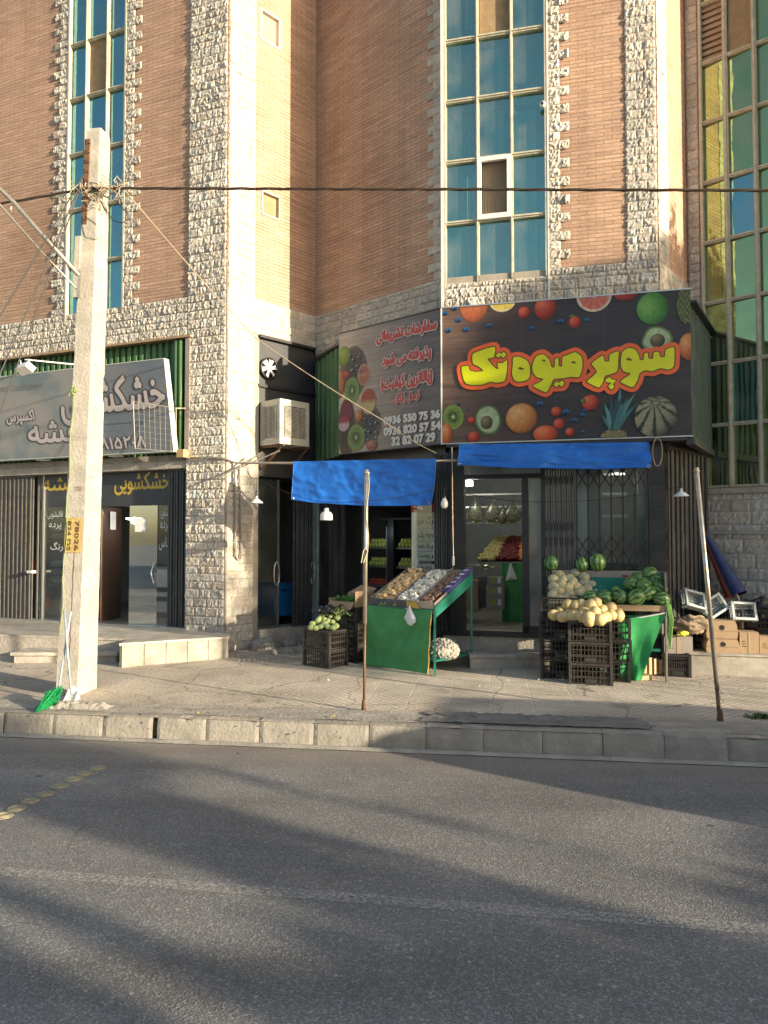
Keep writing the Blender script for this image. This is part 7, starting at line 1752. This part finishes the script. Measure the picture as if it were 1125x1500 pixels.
# ================================================================ INSIDE THE FRUIT SHOP
def iq(px, py, o): return SA.p(*SA.hit(px, py, -o), -o)
fx = [('ceiling_lamp', 685, 708, 1.2)]
t = thing('ceiling_lamp', 'small lit white lamp under the fruit shop ceiling just inside the doorway', 'lamp', iq(686, 708, .7)); c0 = iq(687, 708, .7)
m = MB(); m.obox(c0, SA.d * .045, SA.n * .04, (0, 0, .035)); m.build('bulb', M['lampw'], t); m = MB(); m.bar(c0 + Vector((0, 0, .03)), c0 + Vector((0, 0, .2)), .02); m.build('holder', M['white'], t)
def plight(loc, e, col=(1, .93, .82), r=.08):
    l = bpy.data.lights.new('shop_lamp_and_fill', 'POINT'); l.energy = e; l.color = col; l.shadow_soft_size = r; o = bpy.data.objects.new('shop_lamp_and_fill', l); o.location = loc; sc.collection.objects.link(o)  # serves the lit lamps and the added fill lights alike
plight(c0 - Vector((0, 0, .1)) - SA.n * .3, 3)
plight(SA.p(1.5, 2.7, -2.0), 3)  # added fill light deep in the shop, no fixture there
plight(SA.p(2.1, 2.5, -.6), 2.2)  # added to brighten the display window, no lamp there
plight(LS.p(1.6, 2.2, -1.6), 2.0, (.85, .95, 1))  # added bluish fill in the angled half, no fixture there
plight(FL.p(A(180), 2.6, -1.6), 1.6)
c0 = P3 and FL.p(*FL.hit(197, 762, D - .4), D - .4); t = thing('pendant_lamp', 'bright white pendant lamp lit inside the dry cleaner', 'lamp', c0); m = MB(); m.lathe([(.0, -.07), (.05, -.05), (.06, .0), (.13, .02), (.12, .035), (0, .05)], c0, 18); m.build('shade', M['lampw'], t, smooth=True)
shf = thing('wall_shelf', 'white wall shelf with hanging bags of greens inside the fruit shop doorway', 'shelf', iq(725, 766, 1.6))
o = 1.6; m = MB()
za_ = iq(730, 766, o).z; m.fbox(SA, SA.hit(676, 766, -o)[0], SA.hit(772, 766, -o)[0], za_ - .015, za_ + .015, -o - .35, -o); zb_2 = iq(730, 741, o).z; m.fbox(SA, SA.hit(676, 741, -o)[0], SA.hit(772, 741, -o)[0], zb_2 - .01, zb_2 + .012, -o - .35, -o - .3)
zc_2 = iq(730, 724, o).z; m.fbox(SA, SA.hit(676, 724, -o)[0], SA.hit(772, 724, -o)[0], zc_2 - .01, zc_2 + .012, -o - .02, -o); m.build('board', M['white'], shf)
M['bagclear'] = glass('clear_bag', (.75, .78, .6), (.8, .8, .8), .04, rough=.3, dirt=.12)
for i, px in enumerate((696, 722, 751, 737)):
    c0 = iq(px, 751 if i < 3 else 756, 1.45); T = thing('bag_of_greens', ['left', 'second from left', 'rightmost', 'low small'][i] + ' clear bag of yellow greens on the rail inside the shop', 'bag', c0); m = MB()
    m.ball((0, 0, 0), 1, 20, 14, lambda d: 1 + .12 * noise.noise(d * 3 + Vector((i * 5, 0, 0)))); sc2 = 1 if i < 3 else .7
    m.v = [tuple(c0 + Vector((x * .13 * sc2 * (1 - .8 * max(0, z)), y * .08, z * .15 * sc2 + (.06 * z if z > 0 else 0)))) for x, y, z in m.v]; m.build('film', M['bagclear'], T, smooth=True)
    m = MB(); rr = random.Random(i)
    for k in range(90):
        p = c0 + Vector((rr.uniform(-.09, .09) * sc2, rr.uniform(-.05, .05), rr.uniform(-.12, .06) * sc2)); x = Vector((rr.uniform(-1, 1), rr.uniform(-1, 1), rr.uniform(-1, 1))).normalized() * .05; y = x.orthogonal().normalized() * .012; m.add([p, p + x * .5 + y, p + x, p + x * .5 - y], [(0, 1, 2, 3)])
    m.build('greens', mat('yellow_greens', (.36, .36, .10), .6, var=.4), T)
# sloping inner display with fruit
ifs = thing('inner_fruit_stand', 'sloping fruit display with green cloth front inside the fruit shop', 'market stall', iq(735, 860, 1.7))
p00, p10, p11, p01 = iq(700, 823, 1.35), iq(775, 823, 1.3), iq(775, 790, 2.0), iq(728, 790, 2.0)
m = MB(); m.add([p00, p10, p11, p01], [(0, 1, 2, 3)]); m.build('tray', M['black'], ifs)
m = MB(); a_, b3 = iq(735, 825, 1.34), iq(775, 825, 1.3)
m.grid(lambda u, v: a_.lerp(b3, u) + Vector((0, .02 * math.sin(u * 15), (.62 - a_.z) * v)), 20, 3); m.build('cloth_front', M['cloth_g'], ifs, smooth=True)
kinds = [('pale_apple', (.50, .44, .16), 'pale yellow apple in the inner fruit display', 0, .36, 'apple'), ('plum', (.16, .015, .02), 'dark red plum in the inner fruit display', .36, .80, 'plum'), ('orange', (.75, .28, .03), 'bright orange in the inner fruit display', .80, 1.0, 'orange')]
for nm, colr, lab, u0, u1, ct in kinds:
    pm = MB(); pm.ball((0, 0, 0), .030, 10, 7); po = proto_obj(pm, nm, mat(nm + '_skin', colr, .4, var=.2), ct); ff = True
    for i in range(13):
        for j in range(11):
            u = u0 + (u1 - u0) * (i + .5) / 13; v = (j + .5) / 11
            if (i % 2 and u1 - u0 < .3) or R.random() < .12: continue
            p = p00.lerp(p10, u).lerp(p01.lerp(p11, u), v) + Vector((R.uniform(-.01, .01), R.uniform(-.01, .01), .025 + R.uniform(0, .025))); o = po if ff else po.copy()
            if not ff: sc.collection.objects.link(o)
            ff = False; o.location = p; o['label'] = lab; o['group'] = ct + 's in the inner fruit display'
for i, (px0, px1, pyb, pyt, o, c_) in enumerate(((712, 736, 893, 873, 1.0, 'card_grey'), (712, 736, 873, 857, 1.0, 'card_grey'), (713, 735, 857, 845, 1.0, 'card_grey'), (682, 700, 896, 850, 1.1, 'card'), (700, 712, 890, 846, 1.3, 'room'))):
    A_, B_ = iq(px0, pyb, o), iq(px1, pyb, o); f = Fr((A_.x, A_.y), (B_.x, B_.y)); T = thing('cardboard_box', ['printed grey carton at the bottom of the stack inside the doorway', 'printed grey carton in the middle of the stack inside the doorway', 'printed grey carton on top of the stack inside the doorway', 'tall brown carton at the left edge inside the doorway', 'dark carton between the brown carton and the printed stack'][i], 'box', f.p(f.L / 2, A_.z, -.15))
    m = MB(); m.fbox(f, 0, f.L, max(A_.z, .615), iq(px0, pyt, o).z - .004, -.3, 0); m.build('carton', M[c_], T)
    if i < 3: m = MB(); z_ = (A_.z + iq(px0, pyt, o).z) / 2; m.fbox(f, f.L * .3, f.L * .6, z_ - .04, z_ + .04, 0, .003); m.build('label', mat('yellow_green_label', (.35, .36, .08), .6, var=.4, scale=30), T); m = MB(); m.fbox(f, f.L * .72, f.L * .92, z_ - .03, z_ + .05, 0, .003); m.build('mark', M['paper'], T)
T = thing('plastic_bag', 'white carrier bag hanging on the green cloth inside the fruit shop', 'bag', iq(748, 843, 1.25)); c0 = iq(748, 842, 1.22)
m = MB(); m.add([c0 + Vector(v) for v in ((-.07, 0, -.08), (.09, 0, -.06), (.01, 0, .16), (-.01, 0, .16), (0, -.03, -.03))], [(0, 4, 3), (0, 1, 4), (1, 2, 4), (2, 3, 4)]); m.build('bag_body', M['paper'], T)
m = MB(); c0 = iq(700, 830, 1.0); m.ball(c0, (.22, .1, .035), 24, 12, sk); tag(m.build('plastic_film', M['bagclear']), 'crumpled clear film on the dark boxes inside the doorway', 'film')
# fridge in the angled half
fo = .75; fq = lambda px, py, o=fo: LS.p(*LS.hit(px, py, -o), -o)
fg = thing('display_fridge', 'dark glass door display fridge with fruit behind the left blue awning', 'fridge', fq(568, 900))
x0, x1 = LS.hit(531, 800, -fo)[0], LS.hit(607, 800, -fo)[0]; z0, z1 = .5, fq(560, 762).z; xm = LS.hit(572, 800, -fo)[0]
m = MB(); m.fbox(LS, x0, x1, z0, z0 + .12, -fo - .6, -fo); m.fbox(LS, x0, x1, z1, z1 + .03, -fo - .6, -fo)
for a_, b3 in ((x0, x0 + .03), (xm - .06, xm + .06), (x1 - .03, x1)): m.fbox(LS, a_, b3, z0, z1, -fo - .05, -fo)
m.fbox(LS, x0, x1, z0, z1, -fo - .62, -fo - .58); m.build('cabinet', M['black'], fg)
m = MB(); m.fbox(LS, xm - .075, xm - .06, z0 + .2, z1 - .1, -fo, -fo + .02); m.build('handle', M['alu'], fg)
m = MB()
for py in (802, 830, 858): z_ = fq(560, py).z; m.fbox(LS, x0 + .03, x1 - .03, z_ - .02, z_, -fo - .5, -fo - .06)
m.build('rack', M['alu'], fg)
for cnm, colr, py, lab in (('green_melon', (.36, .40, .08), 830, 'yellow green melon on the middle rack of the dark display fridge'), ('green_melon', (.36, .40, .08), 802, 'yellow green melon on the upper rack of the dark display fridge'), ('red_apple', (.40, .06, .03), 858, 'red apple on the lower rack of the dark display fridge')):
    r = .036 if cnm == 'green_melon' else .026; pm = MB(); pm.ball((0, 0, 0), (r, r, r * 1.15), 12, 8); po = proto_obj(pm, cnm, mat(cnm + '_skin', colr, .45), 'melon' if r > .03 else 'apple'); ff = True
    for side in ((x0 + .05, xm - .08), (xm + .08, x1 - .05)):
        n = int((side[1] - side[0]) / (r * 2.05))
        for i in range(n):
            for k in range(2):
                o = po if ff else po.copy()
                if not ff: sc.collection.objects.link(o)
                ff = False; o.location = LS.p(side[0] + r + i * r * 2.05 + k * r * .9, fq(560, py).z + r * 1.1 + k * r * 1.7, -fo - .1 - .02 * k); o['label'] = lab; o['group'] = lab.split(' on the ')[0] + 's on a fridge rack ' + str(py // 30)
plight(LS.p((x0 + x1) / 2, 1.9, -fo - .05 + .3), .8, (.8, .95, 1))  # added light before the fridge, no fixture there
m = MB(); m.fbox(LS, b_(596), b_(606), .9, 2.35, -.12, -.09); tag(m.build('mirror_strip', M['alu'], None), 'narrow bright metal strip beside the paper price list', 'strip')

# ================================================================ ROAD DISCS, LITTER, WEEDS
for i, (px, py) in enumerate(((4, 1196), (24, 1185), (44, 1174.5), (66, 1164), (87, 1152.5), (107, 1142.5), (123, 1134), (143, 1126))):
    p = at_z(px, py, .0)
    if i == 0:
        T0 = thing('road_stud', '', 'road stud'); m = MB(); m.lathe([(.066, .0), (.064, .004), (.05, .006), (0, .007)], (0, 0, .002), 24); m.build('disc', mat('worn_yellow_stud', (.27, .24, .16), .6, metal=.2, var=.35, scale=30), T0)
        m = MB(); 
        for r in (.02, .035, .05): m.lathe([(r - .003, .005), (r, .0085), (r + .003, .005)], (0, 0, .002), 20)
        m.build('raised_rings', mat('worn_stud_ring', (.32, .29, .20), .6), T0); T = T0
    else: T = copy_tree(T0)
    T.location = p; T.rotation_euler = (0, 0, R.uniform(0, 3)); T['group'] = 'round studs set in a row across the road'
    T['label'] = 'flat round yellowish road stud, number %s from the kerb in the slanting row' % ['eight', 'seven', 'six', 'five', 'four', 'three', 'two', 'one'][i] if i not in (0, 7) else ['flat round road stud cut by the left photo edge, farthest from the kerb', 'flat round yellow road stud nearest to the kerb'][i // 7]
rr = random.Random(77)
def litter(name, label, cat, px, py, n, sp, size, matr, onroad=False):
    m = MB(); c = at_z(px, py, .012) if onroad else on_walk(px, py)
    for i in range(n):
        p = c + Vector((rr.gauss(0, sp), rr.gauss(0, sp * .35), rr.uniform(0, .02))); x = Vector((rr.uniform(-1, 1), rr.uniform(-1, 1), rr.uniform(-.1, .6))).normalized() * size * rr.uniform(.5, 1.3); y = x.cross(Z).normalized() * size * .35 + Vector((0, 0, rr.uniform(-.3, .3) * size))
        m.add([p, p + x * .5 + y, p + x, p + x * .5 - y], [(0, 1, 2, 3)])
    return tag(m.build(name, matr), label, cat, kind='stuff')
M['dry'] = mat('dry_leaf', (.30, .24, .08), .7, var=.5); M['dirt'] = mat('loose_dirt', (.16, .12, .08), .9, var=.4)
litter('fallen_leaves', 'yellow fallen leaves in the gutter by the broken kerb', 'leaves', 160, 1074, 90, .12, .035, M['dry'], True)
litter('dirt_crumbs', 'dark crumbs of dirt scattered along the pavement', 'dirt', 300, 1045, 60, 1.0, .02, M['dirt'])
litter('dirt_crumbs', 'dark crumbs of dirt along the gutter', 'dirt', 450, 1100, 70, 2.0, .018, M['dirt'], True)
litter('fallen_leaves', 'dry leaves blown along the kerb top', 'leaves', 420, 1052, 60, 1.3, .03, M['dry'])
litter('paper_scraps', 'small pale paper scraps on the pavement before the stalls', 'litter', 700, 1000, 16, .8, .03, M['paper'])
litter('gravel', 'loose gravel and grit over the worn left pavement', 'gravel', 330, 1010, 420, .9, .014, M['rubble'])
litter('gravel', 'grit along the gutter on the road', 'gravel', 350, 1092, 420, 1.6, .010, M['rubble'], True)
litter('weeds', 'small green weeds at the right end of the kerb', 'weeds', 1112, 1052, 90, .06, .04, M['leaf'])
litter('dirt_crumbs', 'crumbs in front of the rubble', 'dirt', 390, 968, 90, .25, .03, M['rubble'])
# broken lump by the pole
m = MB(); p = on_walk(105, 1036); m.grid(lambda u, v: p + e1 * (.62 * (u - .35)) + e2 * (.16 * (v - .5)) + Vector((0, 0, .045 * min(1, 6 * min(u, 1 - u, v, 1 - v)) + .02 * noise.noise(Vector((u * 12, v * 4, 0))))), 40, 14)
tag(m.build('mortar_lump', M['mortar']), 'rough lump of old mortar at the foot of the utility pole', 'mortar')
# near-black lump painted as the shade inside the broken kerb joint
m = MB(); p = at_z(207, 1062, .1); 
m.ball((p.x, p.y - .01, .11), (.045, .03, .085), 12, 9, lambda d: 1 + .35 * noise.noise(d * 2.5)); tag(m.build('kerb_gap_shade', mat('gap_shade_black', (.012, .010, .008), .95)), 'dark lump painted as shade in the broken gap between two kerb stones', 'gap')

# ================================================================ OFF CAMERA: WHAT THROWS THE SHADE AND FILLS THE REFLECTIONS
def foliage_tree(name, label, pos, trunk_h, crown, n, leaf, seed, cone=False):
    T = thing(name, label, 'tree', pos); rr = random.Random(seed); m = MB(); x, y, z = pos
    m.tube([(x, y, z - .1), (x + .05, y, z + trunk_h * .6), (x, y, z + trunk_h + crown[2] * .6)], [.16, .12, .04], 9)
    for k in range(9):
        a_ = rr.uniform(0, 6.3); h0 = z + trunk_h * rr.uniform(.8, 1.2); m.tube([(x, y, h0), (x + math.cos(a_) * crown[0] * .4, y + math.sin(a_) * crown[1] * .4, h0 + crown[2] * .25), (x + math.cos(a_) * crown[0] * .8, y + math.sin(a_) * crown[1] * .8, h0 + crown[2] * rr.uniform(.2, .6))], [.05, .03, .01], 6)
    m.build('trunk', M['bark'], T); m = MB(); cz = z + trunk_h + crown[2]
    cl = []
    for k in range(46):
        d = Vector((rr.gauss(0, 1), rr.gauss(0, 1), rr.gauss(0, 1))).normalized() * rr.random() ** .4; cl.append((Vector((d.x * crown[0], d.y * crown[1], d.z * crown[2])), rr.uniform(.2, .42)))
    for i in range(n):
        c, s_ = rr.choice(cl); d = Vector((rr.gauss(0, 1), rr.gauss(0, 1), rr.gauss(0, 1))) * s_ * min(crown) * .55
        q_ = c + d
        if cone: k = max(0, (q_.z + crown[2]) / (2 * crown[2])); q_.x *= 1.2 - k; q_.y *= 1.2 - k
        p = Vector((x, y, cz)) + q_; u = Vector((rr.uniform(-1, 1), rr.uniform(-1, 1), rr.uniform(-1, 1))).normalized() * leaf; v = u.orthogonal().normalized() * leaf * .5
        m.add([p - u, p + v, p + u, p - v], [(0, 1, 2, 3)])
    m.build('crown', M['leaf'], T); return T
SH = Vector((math.sin(SUN_AZ), -math.cos(SUN_AZ), 0)); TE = math.tan(SUN_EL); NV = Vector((math.cos(SUN_AZ), math.sin(SUN_AZ), 0))
# v = coordinate across the sun direction; a point shaded at (x, y, z) lies on the ray (x, y, z) + D (SH, TE)
def on_ray(v, D, z):   # ground position of a caster whose shadow line has coordinate v
    p = NV * v + SH * D; return (p.x, p.y, z)

def leafmass(name, label, C, regions, dens, leaf, seed, lift=0.0, thick=1.2, rag=.12):
    """ragged foliage whose silhouette seen from the sun is a union of (v0, v1, z0, z1) patches"""
    T = thing(name, label, 'hedge' if 'hedge' in name else 'tree', on_ray((regions[0][0] + regions[0][1]) / 2, C, 0)); rr = random.Random(seed); m = MB()
    for v0, v1, z0, z1, *dn in regions:
        k = dn[0] if dn else 1.0; n = int((v1 - v0) * (z1 - z0) * dens * k)
        for i in range(n):
            v = rr.uniform(v0 - rag * .5, v1 + rag * .5); z = rr.uniform(z0 - rag * .5, z1 + rag); e = noise.noise(Vector((v * 4, z * 4, seed))) * rag * 1.6
            if z > z1 + e or z < z0 + e: continue
            D_ = C + rr.uniform(-thick, thick) / 2; p = NV * v + SH * D_ + Z * (z + lift + (D_ - C) * TE)
            u = Vector((rr.uniform(-1, 1), rr.uniform(-1, 1), rr.uniform(-1, 1))).normalized() * leaf * rr.uniform(.6, 1.2); w = u.orthogonal().normalized() * leaf * .5
            m.add([p - u, p + w, p + u, p - w], [(0, 1, 2, 3)])
    m.build('foliage', M['leaf'], T)
    m = MB()
    for v0, v1, z0, z1, *dn in regions:
        if z1 - z0 < 1.5: continue
        q = NV * (v0 + v1) / 2 + SH * C; m.tube([q, q + Z * (z1 + lift) * .8], [.03, .01], 6)
    m.build('stems', M['bark'], T); return T
leafmass('added_shade_hedge', 'unseen ragged hedge added behind the camera to streak the road with shade', 11, [  # unseen foliage shaped patch by patch to throw the road shade
    (-2.5, 1.75, 0.1, 3.73), (1.75, 2, 0.1, 3.03), (1.98, 2.22, 0.1, 2.42), (2.22, 2.36, 0.1, 2.95), (2.36, 3.02, 0.1, 2.56), (3, 3.72, 0.1, 3.73), (3.72, 4.24, 0.1, 2.23), (3.72, 4.2, 3.0, 3.6), (4.24, 4.34, 0.1, 2.25), (4.24, 4.34, 2.25, 3.33, .3), (4.36, 5.5, 0.1, 2.25), (5.5, 7, 0.1, 2.03)], 1300, .07, 5, rag=.05)
s1 = 14 + 3.6
leafmass('street_tree', 'broad leafy street tree across the road to the right of the photographer', 14, [
    (7.95, 8.3, .95, 3.5), (8.3, 8.48, .75, 3.7), (8.3, 8.45, 3.98, 4.3), (8.48, 8.7, .75, 4.6), (8.7, 9.0, .7, 4.95), (9.0, 9.6, .65, 5.15), (9.6, 11.6, .6, 5.27), (7.3, 7.85, 1.0, 2.5, .22), (7.2, 7.8, .35, 1.75, .35)], 800, .085, 8, lift=s1 * TE)
leafmass('cypress_tree', 'slender dark cypress on the pavement beyond the right edge', 5, [(9.85, 10.75, -.8, 4.7), (9.9, 10.6, 4.7, 5.15), (9.92, 10.45, 5.15, 5.4), (9.98, 10.38, 5.4, 5.65), (10.04, 10.28, 5.65, 5.9), (10.1, 10.22, 5.9, 6.15)], 1500, .06, 9, lift=6.92 * TE, thick=.5, rag=.08)
leafmass('street_tree', 'thin young street tree with sparse leaves across the road', 18, [(5.7, 6.1, 2.6, 3.1, .3), (6.3, 6.9, 1.6, 2.2, .25)], 700, .08, 12, lift=21.6 * TE)
# parked car off frame on the right
def car(s0_, w0):
    T = thing('parked_car', 'grey hatchback car parked on the road just outside the right edge', 'car', EP(s0_ + 2, w0 + .8))
    prof = [(0, .30), (-.02, .62), (0, .90), (.10, 1.40), (.3, 1.50), (1.6, 1.52), (2.7, 1.48), (3.3, 1.02), (4.1, .92), (4.3, .66), (4.32, .28)]
    n = len(prof); vs = []
    for wy, k in ((0, .0), (.08, 1), (.8, 1.0), (1.52, 1), (1.60, .0)):
        for s_, z in prof:
            zz = z if (k or z < .95) else .92 + (z - .92) * .0
            inset = .06 if (z > 1.05 and wy in (.08, 1.52)) else 0
            w = wy + (inset if wy < .8 else -inset)
            vs.append(EP(s0_ + s_, w0 + w, zz))
    fs = [(j * n + i, j * n + i + 1, (j + 1) * n + i + 1, (j + 1) * n + i) for j in range(4) for i in range(n - 1)]
    fs += [(0, n, 2 * n, 3 * n, 4 * n), (n - 1, 5 * n - 1, 4 * n - 1, 3 * n - 1, 2 * n - 1)]
    for j in (0, 4): fs.append(tuple(j * n + i for i in range(n)))
    m = MB(); m.add(vs, fs); m.build('body', mat('grey_car_paint', (.25, .26, .28), .3, metal=.4, var=.05, coat=.5), T, smooth=False)
    for s_ in (.75, 3.4):
        for w in (0.0, 1.45):
            m = MB(); m.lathe([(.0, 0), (.2, 0), (.31, .02), (.32, .08), (.31, .14), (.2, .16), (0, .16)], EP(s0_ + s_, w0 + w, .32), 24, e2); m.build('wheel', M['wire'], T, smooth=True)
car(5.25, 3.45)
# buildings across the street (seen only in the reflections)
def house(x0, x1, y, h, col, label):
    T = thing('house', label, 'house', ((x0 + x1) / 2, y, 0)); m = MB(); m.box(x0, x1, y - 6, y, 0, h); m.build('wall', mat('plaster', col, .85, var=.15, scale=.6), T)
    m = MB(); x = x0 + 1
    while x < x1 - 1.5:
        z = 1.2
        while z < h - 1.5: m.box(x, x + 1.1, y, y + .03, z, z + 1.4); z += 3
        x += 2.6
    m.build('windows', mat('dark_window', (.05, .06, .07), .2), T)
house(-30, -12, -11, 7, (.80, .70, .52), 'beige house across the street')
house(-11, 4, -12, 5.5, (.42, .36, .30), 'low plaster house across the street')
